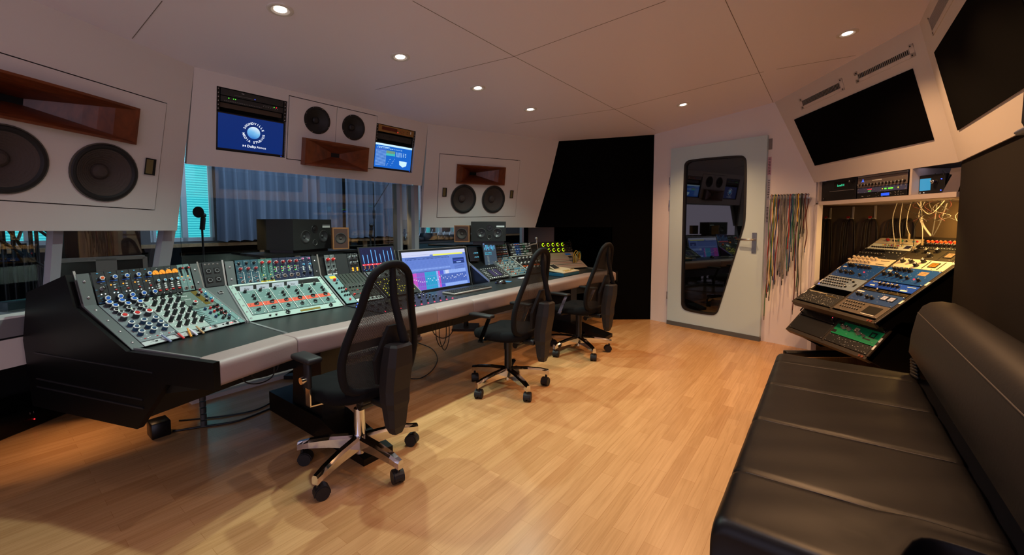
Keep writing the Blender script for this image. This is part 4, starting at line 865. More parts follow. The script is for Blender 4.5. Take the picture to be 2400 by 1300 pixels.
def baffle(pl, rc, label, holes, split=False):
    x0, x1, y0, y1 = rc; cx_, cy_ = (x0+x1)/2, (y0+y1)/2; mw = fmw(pl, cx_, cy_, .0005); w, h = x1-x0, y1-y0
    def tolocal(px): v = mw.inverted() @ Vector(pl.px(*px)); return v.x, v.y
    hs = holes(tolocal); t = thing('soffit_loudspeaker', label, 'loudspeaker', mw); g = .006
    if split:
        for sx in (-1, 1):
            b = MB(); a, c_ = sorted((sx*.002, sx*(w/2-g))); holed_plate(b, rrect(a, c_, -h/2+g+(.0), h/2-g), [q for q in hs if sx*sum(p[0] for p in q) > 0], -.012, .004, paint); b.build('baffle', t)
    else: b = MB(); holed_plate(b, rrect(-w/2+g, w/2-g, -h/2+g, h/2-g), hs, -.012, .004, paint); b.build('baffle', t)
    b = MB()
    for c_, d_ in (((0, h/2+.02, -.06), (w+.08, .045, .03)), ((0, -h/2-.02, -.06), (w+.08, .045, .03)), ((w/2+.02, 0, -.06), (.045, h+.08, .03)), ((-w/2-.02, 0, -.06), (.045, h+.08, .03)), ((0, h/2, -.15), (w, .004, .2)), ((0, -h/2, -.15), (w, .004, .2)), ((w/2, 0, -.15), (.004, h, .2)), ((-w/2, 0, -.15), (.004, h, .2)), ((0, 0, -.26), (w, h, .01))): b.box(c_, d_, gap)
    b.build('enclosure', t); return t, tolocal, w, h
def holed(b): pass
def port(t, x, y, w, h, m=None):
    b = MB(); b.box((x, y, .0112), (w, h, .002), gap); b.box((x-w*.1, y, .013), (w*.62, h*.86, .002), mat('port_wad', (110, 98, 60), .9) if m is None else m); b.build('port', t)
def hrect(x0, x1, y0, y1, e=.004): return rrect(x0+e, x1-e, y0+e, y1-e)
HL = {}
def hl(f):
    c = f((245, 404)); a = f((318, 258)); d = f((311, 338)); HL['w'] = [(c[0], c[1]), (c[0]-.405, c[1])]; HL['h'] = (a[0]-.86, a[0]-.012, d[1]+.012, a[1]); HL['p'] = f((349, 390))
    return [circle(*q, .160) for q in HL['w']]+[hrect(*HL['h'])]
t, tl_, w, h = baffle(PL, sL, 'large flush loudspeaker with curved wooden horn and two woofers, cropped at the left edge', hl)
for q in HL['w']: woofer(t, *q, .163, z=.004)
horn_part(t, *HL['h'], .035, .045, depth=.22); port(t, HL['p'][0], HL['p'][1], .06, .1)
def hc(f):
    a = f((743, 282)); b_ = f((828, 299)); yy = (a[1]+b_[1])/2; q0, q1_ = f((707, 340)), f((853, 370)); HL['w'] = [(a[0], yy), (b_[0], yy)]; HL['h'] = (q0[0]+.01, q1_[0]-.01, f((853, 398))[1], f((707, 322))[1]-.01)
    return [circle(*q, .104) for q in HL['w']]+[None]
def hc2(f): return hc(f)[:2]
t, tl_, w, h = baffle(PC, (sC[0], sC[1], sC[2], sC[3]), 'centre flush loudspeaker with two black woofers above a reddish wooden horn', hc2, True)
for q in HL['w']: woofer(t, *q, .107, 'black', z=.004)
horn_part(t, *HL['h'], .07, .045, depth=.06)
def hr_(f):
    a = f((1086, 466)); b_ = f((1156, 467)); yy = (a[1]+b_[1])/2; q0, q1_ = f((1070, 400)), f((1182, 410)); HL['w'] = [(a[0], yy), (b_[0], yy)]; HL['h'] = (q0[0]+.01, q1_[0]-.01, f((1130, 432))[1]+.012, f((1070, 384))[1]-.012)
    return [circle(*q, .160) for q in HL['w']]+[hrect(*HL['h'])]
t, tl_, w, h = baffle(PR, sR, 'right flush loudspeaker with dark wooden horn above two woofers and two small ports', hr_)
for q in HL['w']: woofer(t, *q, .163, z=.004)
horn_part(t, *HL['h'], .02, .02, depth=.2)
pa, pb = tl_((1041, 450)), tl_((1198, 455)); port(t, pa[0], pa[1], .05, .095); port(t, pb[0], pb[1], .05, .095)
# ---- wall screens and the units above them
def recess_unit(pl, x0, x1, y0, y1, n, label, name, m, cat='audio unit'):
    mw = fmw(pl, (x0+x1)/2, (y0+y1)/2, n); w, h = x1-x0, y1-y0; mw = mw @ Matrix.Translation((-w/2, -h/2, 0)); return Mod(name, label, cat, mw, w, h, m, th=.004, depth=.09, lift=0)
x0, x1, y0, y1 = hA; dk = PC.rect([(511, 258), (672, 287), (668, 366), (506, 348)]); ytop = dk[3]
mwD = fmw(PC, (x0+x1)/2, (y0+ytop)/2, -.028); dw, dh = x1-x0-.008, ytop-y0-.004
sn = screen_mat('deep_blue', (6, 42, 112), .95)
t = thing('wall_screen', 'blue wall screen showing a globe ringed by white lettering', 'screen', mwD)
b = MB(); b.rbox((0, 0, 0), (dw, dh, .02), blk, .003, 1, smooth=False); b.build('bezel', t)
b = MB(); b.box((0, .003, .0105), (dw-.022, dh-.026, .001), sn); disp = b.build('display', t)
b = MB(); gx, gy, R_ = .010, .018, .043
def globe_mat():
    m = screen_mat('globe', (60, 150, 225)); nt = m.node_tree; bs = nt.nodes['Principled BSDF']; tc = nt.nodes.new('ShaderNodeTexCoord'); mp = nt.nodes.new('ShaderNodeMapping'); mp.inputs['Location'].default_value = (-gx, -gy, 0); mp.inputs['Rotation'].default_value = (0, 0, -1.9)
    mp.vector_type = 'TEXTURE'; mp.inputs['Location'].default_value = (gx, gy, 0); sx = nt.nodes.new('ShaderNodeSeparateXYZ'); no = nt.nodes.new('ShaderNodeTexNoise'); no.inputs['Scale'].default_value = 40; ad = nt.nodes.new('ShaderNodeMath'); ad.operation = 'MULTIPLY_ADD'; ad.inputs[1].default_value = .02
    mr = nt.nodes.new('ShaderNodeMapRange'); mr.inputs[1].default_value = -.035; mr.inputs[2].default_value = .055; r = nt.nodes.new('ShaderNodeValToRGB'); r.color_ramp.elements[0].color = (*lin((228, 242, 252)), 1); r.color_ramp.elements[1].color = (*lin((30, 110, 200)), 1); k = r.color_ramp.elements.new(.5); k.color = (*lin((120, 190, 240)), 1)
    L = nt.links.new; L(tc.outputs['Object'], mp.inputs[0]); L(mp.outputs[0], sx.inputs[0]); L(tc.outputs['Object'], no.inputs['Vector']); L(no.outputs['Fac'], ad.inputs[0]); L(sx.outputs[0], ad.inputs[2]); L(ad.outputs[0], mr.inputs[0]); L(mr.outputs[0], r.inputs[0]); L(r.outputs[0], bs.inputs['Emission Color']); return m
b.prism([(gx+R_*math.cos(a), gy+R_*math.sin(a), .0112) for a in np.linspace(0, 2*PI, 41)[:-1]], (0, 0, .0006), globe_mat())
b.build('globe_logo', t)
b = MB(); R2 = .0585; s1 = 'SOUNDVILLE'; s2 = 'MEDIA STUDIOS'
for i, ch in enumerate(s1):
    a = math.radians(157-134*i/(len(s1)-1)); put_text(b, ch, (gx+R2*math.cos(a), gy+R2*math.sin(a), .0118), (math.sin(a), -math.cos(a), 0), (math.cos(a), math.sin(a), 0), .0215, s_w, True)
for i, ch in enumerate(s2):
    a = math.radians(193+160*i/(len(s2)-1)); r_ = R2+.0165; put_text(b, ch, (gx+r_*math.cos(a), gy+r_*math.sin(a), .0118), (-math.sin(a), math.cos(a), 0), (-math.cos(a), -math.sin(a), 0), .0215, s_w, True)
b.build('logo_lettering', t)
b = MB(); put_text(b, 'Dolby', (gx-.012, gy-.107, .0118), (1, 0, 0), (0, 1, 0), .024, s_w, True); put_text(b, 'Atmos', (gx+.054, gy-.107, .0118), (1, 0, 0), (0, 1, 0), .024, s_w)
for sx, xx_ in ((1, gx-.070), (-1, gx-.050)):
    pts = [(xx_, gy-.107, .0116), (xx_, gy-.093, .0116)]+[(xx_+sx*.0075*math.cos(a), gy-.100+.007*math.sin(a), .0116) for a in np.linspace(PI/2-.1, -PI/2+.1, 8)]; b.prism(pts, (0, 0, .0003), s_w)
b.build('brand_lettering', t)
b = MB(); b.box((dw/2-.02, -dh/2+.006, .0108), (.004, .003, .001), l_bl); b.build('power_light', t)
hgt = y1-ytop; xe = .006; rk = x1-x0
def rails(pl, h_, ya, yb, lab):
    for sx, lb in ((h_[0]+.012, 'left'), (h_[1]-.012, 'right')):
        mw = fmw(pl, sx, (ya+yb)/2, -.012) @ Matrix.Translation((-.009, -(yb-ya)/2, 0)); q = Mod('rack_rail', '%s mounting rail with bolts in the opening above the %s' % (lb, lab), 'rack rail', mw, .018, yb-ya, blkm, th=.003)
        for i in range(6): q.k('screw', .5, (i+.5)/6, .007)
rails(PC, hA, ytop, y1, 'blue logo screen'); 
for i, (f0, f1, lb) in enumerate([(.68, .97, 'black rack unit with tiny white lettering, topmost above the blue logo screen'), (.40, .66, 'black rack unit with rows of tiny buttons and green lights, above the logo screen'), (.16, .38, 'dim brownish rack unit directly above the blue logo screen')]):
    q = recess_unit(PC, x0+.025, x1-.025, ytop+hgt*f0, ytop+hgt*f1, -.01 if i < 2 else -.03, lb, 'rack_unit', dkp if i < 2 else mat('unit_brown', (64, 50, 38), .6))
    if i == 1: [q.k(kk, xx_, .75, .006) for kk, xx_ in (('ledg', .12), ('ledg', .19), ('ledg', .22), ('ledg', .84), ('ledr', .88))]; q.grid('btng', .06, .62, 22, .25, .25, 1, .006); q.grid('btnw', .66, .9, 7, .5, .5, 1, .004); q.rect('line', .78, .7, .25, .03, kgr, .001)
    if i == 0: q.k('ledb', .52, .3, .005); q.rect('line', .35, .3, .3, .04, kgr, .001); q.rect('line', .33, .75, .04, .06, kw, .001)
x0, x1, y0, y1 = hB; ytop = (PC.lp(882, 330)[1]+PC.lp(970, 345)[1])/2; dw, dh = x1-x0-.008, ytop-y0-.004
mwD = fmw(PC, (x0+x1)/2, (y0+ytop)/2, -.028)
t = thing('wall_screen', 'bright blue wall screen with a white title bar and small graphs', 'screen', mwD)
b = MB(); b.rbox((0, 0, 0), (dw, dh, .02), blk, .003, 1, smooth=False); b.build('bezel', t)
W_, H_ = dw-.022, dh-.026
b = MB(); b.box((0, .003, .0105), (W_, H_, .001), screen_mat('azure', (12, 98, 200), 1.05)); b.build('display', t)
b = MB(); z = .0114
def sb(x, y, w_, h_, m_): b.box(((x-.5)*W_, (y-.5)*H_+.003, z), (w_*W_, h_*H_, .0004), m_)
s_pale = screen_mat('pale', (190, 225, 245), 1.2); s_tl = screen_mat('tealgraph', (60, 190, 190), 1); s_ol = screen_mat('olivegraph', (110, 150, 130), 1)
sb(.5, .96, 1, .08, s_pale); sb(.22, .86, .3, .02, s_pale)
for i in range(14): sb(.05+.05*i+.0, .815, .035 if i % 3 else .02, .018, s_pale)
for i in range(11):
    for j in range(14): sb(.03+.025*i, .1+.05*j, .012, .018, s_pale if j < 13 else screen_mat('lilac', (150, 130, 220)))
sb(.41, .68, .24, .12, s_ol); sb(.41, .58, .24, .1, s_tl)
for i in range(5): sb(.57+.035*i, .62, .008, .2, s_pale)
for i in range(3):
    for j in range(2): sb(.77+.06*j, .57+.06*i, .025, .03, s_pale)
for i in range(12): sb(.33+.22*((i*37) % 10)/10, .1+.35*((i*53) % 12)/12, .01, .02, s_pale)
pts = [((x-.5)*W_, (y-.5)*H_+.003, z) for x, y in ((.66, .37), (.88, .35), (.87, .18), (.77, .1), (.67, .2))]; b.prism(pts, (0, 0, .0004), s_pale); b.build('screen_graphics', t)
b = MB(); b.box((dw/2-.02, -dh/2+.006, .0108), (.004, .003, .001), l_bl); b.build('power_light', t)
hgt = y1-ytop; rails(PC, hB, ytop, y1, 'bright blue screen')
q = recess_unit(PC, x0+.022, x1-.02, ytop+hgt*.58, ytop+hgt*.97, -.008, 'gold-brown rack unit with a dark red display above the bright blue screen', 'rack_unit', mat('unit_gold', (150, 108, 52), .45))
q.rect('display', .3, .55, .42, .5, mat('display_red_dark', (92, 30, 22), .3), .001); q.k('ledr', .53, .3, .007); q.grid('btnr', .6, .7, 3, .25, .7, 3, .007, alt=['btnr', 'btnk']); q.grid('btnk', .8, .86, 2, .3, .6, 2, .008); q.rect('switch', .9, .6, .02, .4, kw, .003)
q = recess_unit(PC, x0+.022, x1-.02, ytop+hgt*.15, ytop+hgt*.5, -.03, 'dark shadowed rack unit directly above the bright blue screen', 'rack_unit', dkp); q.grid('btnk', .1, .9, 10, .5, .5, 1, .008)
# ================================================================== near-field speakers on a bridge behind the console
texbl = mat('speaker_texture_black', (22, 22, 22), .7, bump=.3, bscale=300); brn = wood_mat('veneer_brown', (130, 84, 46), (164, 110, 62), (3, 3, 3), .45); brd = mat('speaker_face_brown', (74, 44, 34), .7)
def nearfield(x, y, z, yaw, w, h, d, label, side=1):
    u = np.array([math.cos(yaw), math.sin(yaw), 0]); f = np.cross(u, Z)     # f: towards the listener
    t = thing('studio_monitor', label, 'loudspeaker', M4((x, y, z), u, Z, f))
    b = MB(); b.box((w/2, h/2, -d/2-.02), (w, h, d-.0), texbl); holed_plate(b, rrect(0, w, 0, h), [circle(w*.30, h*.42, .050, 24), circle(w*.77, h*.42, .050, 24)], -.02, 0, texbl); b.build('cabinet', t)
    for sx in (.30, .77): woofer(t, w*sx, h*.42, .052, 'glossy', z=.0005, name='mid_driver')
    b = MB(); b.lathe((w*.54, h*.68, 0), (0, 0, 1), [(.035, 0), (.033, .003), (.016, .001), (.014, .004), (0, .006)], blk, 20); b.build('tweeter', t)
    b = MB(); b.lathe((w*.535, h*.22, 0), (0, 0, 1), [(.026, 0), (.024, .004), (.02, .001), (0, .0012)], blk, 20, ms=[fram, fram, gap]); b.build('port', t)
    b = MB(); b.box((w*.85, h*.79, .001), (.085, .013, .002), kgr); b.box((w*.85, h*.74, .001), (.085, .01, .002), kw); b.build('name_plate', t)
    b = MB(); b.box((w/2, -(z-1.0245)/2, -d/2), (w*.9, z-1.0245-.001, d*.85), blk); b.build('isolation_pad', t); return t
nearfield(-1.683, 3.20, 1.0465, math.atan2(.397, .124), .415, .243, .34, 'black three-driver studio speaker on the left bridge shelf behind the console')
nearfield(-.443, 4.50, 1.0646, math.atan2(0.0, .41), .3735, .214, .22, 'black three-driver studio speaker on the right bridge shelf behind the console')
def cube(x, y, z, yaw, s_, label):
    u = np.array([math.cos(yaw), math.sin(yaw), 0]); f = np.cross(u, Z); t = thing('cube_speaker', label, 'loudspeaker', M4((x, y, z), u, Z, f)); h = s_[1]; w = s_[0]
    b = MB(); b.box((w/2, h/2, -w/2-.01), (w, h, w-.02), brn); holed_plate(b, rrect(0, w, 0, h), [circle(w/2, h/2, w*.35, 24)], -.02, 0, brn); b.build('cabinet', t)
    b = MB(); holed_plate(b, rrect(w*.07, w*.93, h*.06, h*.94), [circle(w/2, h/2, w*.35, 24)], 0, .001, brd); b.build('face', t); woofer(t, w/2, h/2, w*.36, 'brown', z=.001); 
cube(-1.474, 3.42, 1.0425, .50, (.125, .18), 'small brown wooden cube speaker beside the left black studio speaker')
cube(-.625, 4.5, 1.057, 0, (.165, .18), 'small brown wooden cube speaker beside the right black studio speaker')
for (t0, s0, t1, s1, lb) in ((1.30, 3.22, 2.13, 3.64, 'left'), (3.18, 3.16, 4.02, 3.60, 'right')):
    mb = MB(); z_ = 1.0065 if lb == 'left' else 1.0065
    mb.prism([P(t0, s0, z_), P(t1, s0+(.12 if lb == 'left' else -.08), z_), P(t1, s1, z_), P(t0, s1, z_)], Z*.018, blkm)
    o = tag(mb.build('speaker_bridge'), 'black shelf on a post carrying the %s pair of speakers behind the console' % lb, 'shelf')
    mb = MB(); tm = (t0+t1)/2; mb.cyl(P(tm, 3.42, 0), P(tm, 3.42, z_), .03, blkm); mb.box(P(tm, 3.42, .015), (.3, .3, .03), blkm); mb.build('post', o)
# ================================================================== monitor, keyboard and things on the desk
mw = M4(P(2.29, 2.93, .62), T, nrm(Z+N*.22), nrm(W+Z*.22)); w, h = .865, .405
q = Mod('computer_monitor', 'large widescreen monitor showing a blue mixer window, in the middle of the console', 'monitor', mw, w, h, blk, th=.03, lift=0)
b = MB(); e = .006
for c_, d_ in (((w/2, h-e/2, .03), (w, e, .006)), ((e/2, h/2, .03), (e, h, .006)), ((w-e/2, h/2, .03), (e, h, .006))): b.box(c_, d_, alu)
b.build('bezel_trim', q.t)
q.rect('display', .5, .5, .925, .88, screen_mat('periwinkle', (104, 134, 214), 1.0), .001)
b = MB(); z = q.z+.0016; x_0, y_0, ww_, hh_ = .0375*w, .06*h, .925*w, .88*h
def sb(x, y, a_, c_, m_): b.box((x_0+x*ww_, y_0+y*hh_, z), (a_*ww_, c_*hh_, .0005), m_)
s_lav = screen_mat('lavender', (200, 206, 236), 1.1); s_dkb = screen_mat('dkblue', (36, 62, 130), .9); s_mid = screen_mat('midblue', (76, 106, 190), 1); s_yel = screen_mat('yellow', (232, 232, 90), 1.1); s_mag = screen_mat('magenta', (200, 80, 190), 1.05); s_tq = screen_mat('turquoise', (40, 160, 205), 1.05); s_vio = screen_mat('purple', (140, 90, 205), 1); s_ltb = screen_mat('ltblue', (140, 170, 235), 1.1); s_ind = screen_mat('indigo', (80, 92, 215), 1)
sb(.5, .95, 1, .10, s_lav); sb(.2, .91, .38, .008, s_dkb); sb(.7, .885, .5, .045, s_yel); sb(.2, .885, .4, .04, s_lav); sb(.36, .835, .65, .012, s_dkb)
for i in range(34): sb(.05+.0195*i, .80, .008, .03, s_dkb); sb(.05+.0195*i, .66, .002, .2, s_mid); sb(.05+.0195*i, .53, .010, .04, s_ltb); sb(.05+.0195*i, .465, .012, .014, s_dkb)
for j in range(7): sb(.36, .60+.028*j, .64, .003, s_mid)
sb(.86, .68, .2, .16, s_dkb); sb(.86, .69, .17, .02, s_ind); sb(.86, .64, .08, .04, s_ltb)
for j in range(4): sb(.86, .55-.03*j, .17, .006, s_dkb)
cl = [s_mag]*5+[s_vio]*4+[s_tq]*4+[s_tq, s_tq, s_ltb, s_mag, s_ind, s_ind, s_ltb, s_lav, s_lav]+[s_ltb]*10
for i, m_ in enumerate(cl):
    X = .03+.0295*i; sb(X, .40, .0275, .1, m_); sb(X, .22, .0275, .24, m_ if i < 17 else s_mid); sb(X, .05, .0275, .08, m_ if i < 19 else s_ltb); sb(X, .22, .003, .2, s_dkb); sb(X, .2+.1*random.random(), .012, .03, s_w)
b.build('screen_graphics', q.t)
mb = MB(); mb.tube([P(2.72, 3.03, .8), P(2.72, 3.05, .66), P(2.72, 3.0, .6)], .025, blk); o = mb.build('stand'); o.parent = q.t; o.matrix_parent_inverse = q.t.matrix_world.inverted()
kbf = mat('keyboard_frame', (176, 168, 166), .35, .5)
kx0 = P(2.37, 2.37, .677); kt = thing('computer_keyboard', 'silver-framed keyboard with black keys in front of the large monitor', 'keyboard', M4(kx0, nrm(T+N*.01), nrm(N), Z))
b = MB(); b.rbox((.235, .075, .008), (.47, .15, .016), kbf, .005, 2); b.build('frame', kt)
b = MB(); b.rbox((.235, .075, .0165), (.45, .128, .003), blk, .001, 1); b.build('key_bed', kt)
b0 = MB(); b0.rbox((0, 0, 0), (.0155, .0145, .004), mat('key_black', (40, 40, 44), .5), .001, 1, smooth=False); km = b0.mesh('key')
for i in range(20):
    for j in range(5):
        if 15 <= i < 16: continue
        inst('key', km, kt, Matrix.Translation((.022+.0224*i, .024+.0245*j, .0195)))
mt = thing('computer_mouse', 'shiny black computer mouse right of the keyboard', 'mouse', M4(P(3.12, 2.50, .677), nrm(T+N*.6), nrm(N-T*.6), Z))
b = MB(); b.sphere((0, 0, .004), 1, mat('mouse_black', (14, 14, 16), .12, coat=1), 18, 12, (.034, .056, .034)); b.build('shell', mt)
b = MB(); b.box((0, .03, .033), (.004, .018, .004), kgr); b.build('scroll_wheel', mt)
mb = MB(); mb.rbox((0, 0, .006), (.13, .05, .012), mat('remote_white', (206, 204, 214), .4), .004, 1); o = mb.build('remote_control'); o.matrix_world = M4(P(3.56, 2.55, .677), T, N, Z); tag(o, 'small white remote box on the desk below the tiny-knob panel', 'remote')
mb = MB(); mb.box((0, 0, .001), (.075, .075, .002), mat('coaster_blue', (70, 130, 175), .6)); o = mb.build('coaster'); o.matrix_world = M4(P(3.27, 2.53, .677), nrm(T+N*.3), nrm(N-T*.3), Z); tag(o, 'small pale blue square coaster beside the mouse', 'coaster')
# beige remote controller
A_ = atz(1316, 646, .69); 
ct_ = thing('desk_controller', 'cream controller with blue underside and angled display, on the desk between the right chairs', 'controller', M4(P(3.93, 2.27, .677), T, N, Z))
crm = mat('controller_cream', (206, 190, 160), .45); cbl = mat('controller_blue', (24, 84, 112), .4)
b = MB(); b.rbox((.18, .13, .018), (.36, .26, .036), cbl, .004, 1, smooth=False); b.build('base', ct_)
b = MB(); b.prism([(0, 0, .036), (.36, 0, .036), (.36, .26, .06), (0, .26, .06)], (0, 0, .008), crm); b.build('top_panel', ct_)
b = MB(); b.prism([(.06, .15, .056), (.2, .15, .056), (.2, .25, .105), (.06, .25, .105)], (0, 0, .008), crm); b.prism([(.075, .16, .0705), (.185, .16, .0705), (.185, .24, .1095), (.075, .24, .1095)], (0, 0, .002), gap); b.build('display_hood', ct_)
b0 = MB(); b0.rbox((0, 0, .004), (.012, .018, .01), mat('key_tan', (180, 150, 90), .5), .002, 1); km = b0.mesh('ctrl_key')
for i in range(7):
    for j in range(2): inst('push_button', km, ct_, Matrix.Translation((.10+.018*i, .03+.03*j, .046+.003*j)))
for i in range(4): inst('push_button', km, ct_, Matrix.Translation((.27+.02*i, .06, .05)))
# gooseneck lamp
g = thing('gooseneck_lamp', 'small silver gooseneck lamp on the wedge left of the green-ringed panel', 'lamp', M4(P(4.40, 2.99, .95), T, N, Z))
b = MB(); b.tube(smooth_curve([(-.10, .0, .03), (-.02, -.01, .045), (.035, -.02, .05), (.05, -.02, .07), (.045, -.02, .11)], 5), .0085, mat('lamp_silver', (205, 200, 196), .3, .6), 8); b.build('arm', g)
b = MB(); b.sphere((.04, -.02, .118), .018, MATS['lamp_silver']); b.build('head', g)
# marker pens in the gap along the front of the left wing
for i, (x_, cn, col) in enumerate([(.14, 'grey', (120, 130, 160)), (.2, 'red and black', (200, 40, 40)), (.235, 'orange', (226, 150, 40)), (.265, 'pale lilac', (200, 200, 220)), (.30, 'tan', (170, 130, 80))]):
    a = BA.o+BA.u*(x_+.02)-BA.v*.018+Z*.001; mb = MB(); m_ = mat('pen_'+cn, col, .4); d_ = nrm(BA.v*.55+Z*.5+BA.u*random.uniform(-.3, .3)); mb.cyl(a, a+d_*.04, .005, m_); mb.cyl(a+d_*.0399, a+d_*.055, .004, kb if i == 1 else m_)
    tag(mb.build('marker_pen'), '%s marker pen leaning against the front edge of the left wing' % cn, 'pen', 'pens along the left wing')
# ================================================================== office chairs
seatf = mat('seat_fabric', (14, 13, 15), .9, bump=.15, bscale=400, spec=.15); plas = mat('chair_plastic', (32, 29, 30), .5, bump=.05, bscale=500, spec=.3); tubef = mat('chair_edge_fabric', (16, 15, 18), .75, spec=.2); netm = mesh_fabric()
def chair(x, y, yaw, a0, label, arm='black', lift='black', z=0):
    # local axes: +y is where the sitter faces, the back is at -y
    t = thing('office_chair', label, 'chair', Matrix.Translation((x, y, 0)) @ Matrix.Rotation(yaw, 4, 'Z'), 'black net-backed office chairs')
    R = .302; a0 = a0-yaw
    b = MB(); b.lathe((0, 0, 0), (0, 0, 1), [(.0, .055), (.022, .06), (.022, .10), (.044, .105), (.046, .14), (.034, .15), (0, .15)], chrome, 20); hub = b.build('base_hub', t)
    for k in range(5):
        a = a0+k*2*PI/5; d = np.array([math.cos(a), math.sin(a), 0]); n = np.array([-d[1], d[0], 0]); b = MB()
        rows = []
        for r, hw, z0, z1 in ((.03, .027, .095, .158), (.15, .025, .100, .152), (.26, .022, .094, .136), (R-.012, .020, .090, .128), (R+.017, .016, .080, .122)):
            rows.append([d*r-n*hw+Z*z0, d*r-n*hw*1.0+Z*(z1-.012), d*r-n*hw*.55+Z*z1, d*r+n*hw*.55+Z*z1, d*r+n*hw+Z*(z1-.012), d*r+n*hw+Z*z0])
        vs = [p for q in rows for p in q]; fs = [(i*6+j, i*6+(j+1) % 6, (i+1)*6+(j+1) % 6, (i+1)*6+j) for i in range(4) for j in range(6)]+[(5, 4, 3, 2, 1, 0), (24, 25, 26, 27, 28, 29)]
        b.add(vs, fs, chrome, False); b.build('base_arm', t)
        p = d*(R-.002); ca = a+random.uniform(-1, 1); e = np.array([math.cos(ca), math.sin(ca), 0]); f = np.array([-e[1], e[0], 0]); w_ = p-e*.014
        b = MB(); b.cyl(p+Z*.05, p+Z*.09, .009, blkm, seg=8)
        for sd in (-1, 1): b.cyl(w_+Z*.031+f*sd*.006, w_+Z*.031+f*sd*.027, .031, plas, seg=18)
        pts = [w_+Z*.031+e*(.036*math.cos(q))+Z*(.036*math.sin(q)) for q in np.linspace(-.2, PI+.2, 10)]; b.prism([q_-f*.022 for q_ in pts], f*.044, plas); b.build('caster', t)
    cm = chrome if lift == 'chrome' else blkm
    b = MB(); b.cyl((0, 0, .14), (0, 0, .30), .029, cm, .027, seg=18); b.cyl((0, 0, .30), (0, 0, .40), .016 if lift == 'chrome' else .026, cm, seg=14)
    if lift != 'chrome': b.cyl((0, 0, .30), (0, 0, .37), .032, cm, .034, seg=16)
    b.build('gas_lift', t)
    b = MB(); b.rbox((0, -.03, .395), (.17, .26, .035), blkm, .01, 2); b.rbox((0, -.17, .39), (.07, .16, .04), blkm, .01, 2); b.cyl((.05, -.11, .36), (-.07, -.11, .36), .022, blkm); b.build('mechanism', t)
    # seat: rounded cushion
    import bmesh
    bm = bmesh.new(); bmesh.ops.create_grid(bm, x_segments=1, y_segments=1, size=.5); bm.free()
    b = MB(); n = 28; rings = []
    for f, zz in ((.0, .408), (.8, .405), (.97, .415), (1.0, .435), (.97, .458), (.88, .470), (.5, .466), (0, .462)):
        ring = []
        for i in range(n):
            a = 2*PI*i/n; c_, s_ = math.cos(a), math.sin(a); q = (abs(c_)**3.2+abs(s_)**3.2)**(-1/3.2); ring.append((.235*f*q*c_, .01+.215*f*q*s_, zz+(.012*(s_ < -.2)*f if zz > .44 else 0)-(.01 if (s_ > .8 and zz > .44) else 0)))
        rings.append(ring)
    b.add([p for r in rings for p in r], [(k*n+i, k*n+(i+1) % n, (k+1)*n+(i+1) % n, (k+1)*n+i) for k in range(len(rings)-1) for i in range(n)], seatf, True); b.build('seat', t)
    # back loop: (x, z) with lean
    def bk(x_, z_): return np.array([x_, -.185-.22*max(0, z_-.46)**1.25-.0*z_+.35*x_*x_*(1 if z_ < .8 else .6), z_])
    loop = [(-.11, .462), (0, .458), (.11, .462), (.178, .50), (.203, .60), (.195, .69), (.168, .78), (.140, .87), (.122, .95), (.095, 1.02), (.045, 1.058), (0, 1.066), (-.045, 1.058), (-.095, 1.02), (-.122, .95), (-.140, .87), (-.168, .78), (-.195, .69), (-.203, .60), (-.178, .50)]
    pts = smooth_curve([bk(*p) for p in loop], 4, True); b = MB(); b.tube(pts, .019, tubef, 8, closed=True); b.build('back_frame', t)
    # net
    b = MB(); half = [p for p in smooth_curve([np.array([x_, z_]) for x_, z_ in loop], 4, True)]; rgt_ = [p for p in half if p[0] >= -1e-6]; rgt_.sort(key=lambda p: p[1]); rows = []
    for zz in np.linspace(.462, 1.060, 26):
        c_ = [p for p in rgt_]; k = min(range(len(c_)), key=lambda i_: abs(c_[i_][1]-zz)); xs = np.interp(zz, [p[1] for p in c_ if 1], [p[0] for p in c_]); rows.append([bk(xs*u_, zz)+np.array([0, -.018*(1-u_*u_)*(1 if zz < .9 else .4), 0]) for u_ in np.linspace(-1, 1, 9)])
    b.add([p for r in rows for p in r], [(k*9+i, k*9+i+1, (k+1)*9+i+1, (k+1)*9+i) for k in range(25) for i in range(8)], netm, True); b.build('net_back', t)
    # spine: Y-shaped bar rising from the housing to the top of the loop
    def off(p, d): return p+np.array([0, -d, 0])
    b = MB(); tp = bk(0, 1.05)
    mid = off(bk(0, .80), .075)
    b.tube(smooth_curve([tp, off(bk(0, .98), .02), off(bk(0, .9), .045), off(bk(.012, .8), .085), off(bk(.03, .70), .12)], 5), [.015]*5+[.018]*12+[.021]*4, tubef, 8)
    b.build('spine_bar', t)
    b = MB()
    b.prism([off(bk(-.03, .78), .05), off(bk(.045, .78), .05), off(bk(.085, .62), .045), off(bk(.07, .50), .045), off(bk(-.06, .50), .045), off(bk(-.085, .62), .045)], (0, -.02, 0), plas); b.build('lumbar_plate', t)
    # rear housing
    b = MB(); prof = [(.70, .050, .06), (.69, .060, .075), (.60, .068, .085), (.48, .066, .08), (.42, .064, .078), (.39, .056, .07), (.30, .046, .055), (.262, .026, .04)]; rings = []
    for z_, hw, dp in prof:
        y_ = bk(0, max(z_, .46))[1]-.085-(.46-z_)*.08*(z_ < .46); rings.append([(-hw, y_, z_), (hw, y_, z_), (hw*1.0, y_-dp*.6, z_), (hw*.7, y_-dp, z_), (-hw*.7, y_-dp, z_), (-hw*1.0, y_-dp*.6, z_)])
    b.add([p for r in rings for p in r], [(k*6+i, (k+1)*6+i, (k+1)*6+(i+1) % 6, k*6+(i+1) % 6) for k in range(len(rings)-1) for i in range(6)]+[(5, 4, 3, 2, 1, 0), tuple((len(rings)-1)*6+i for i in range(6))], plas, False); b.build('back_housing', t)
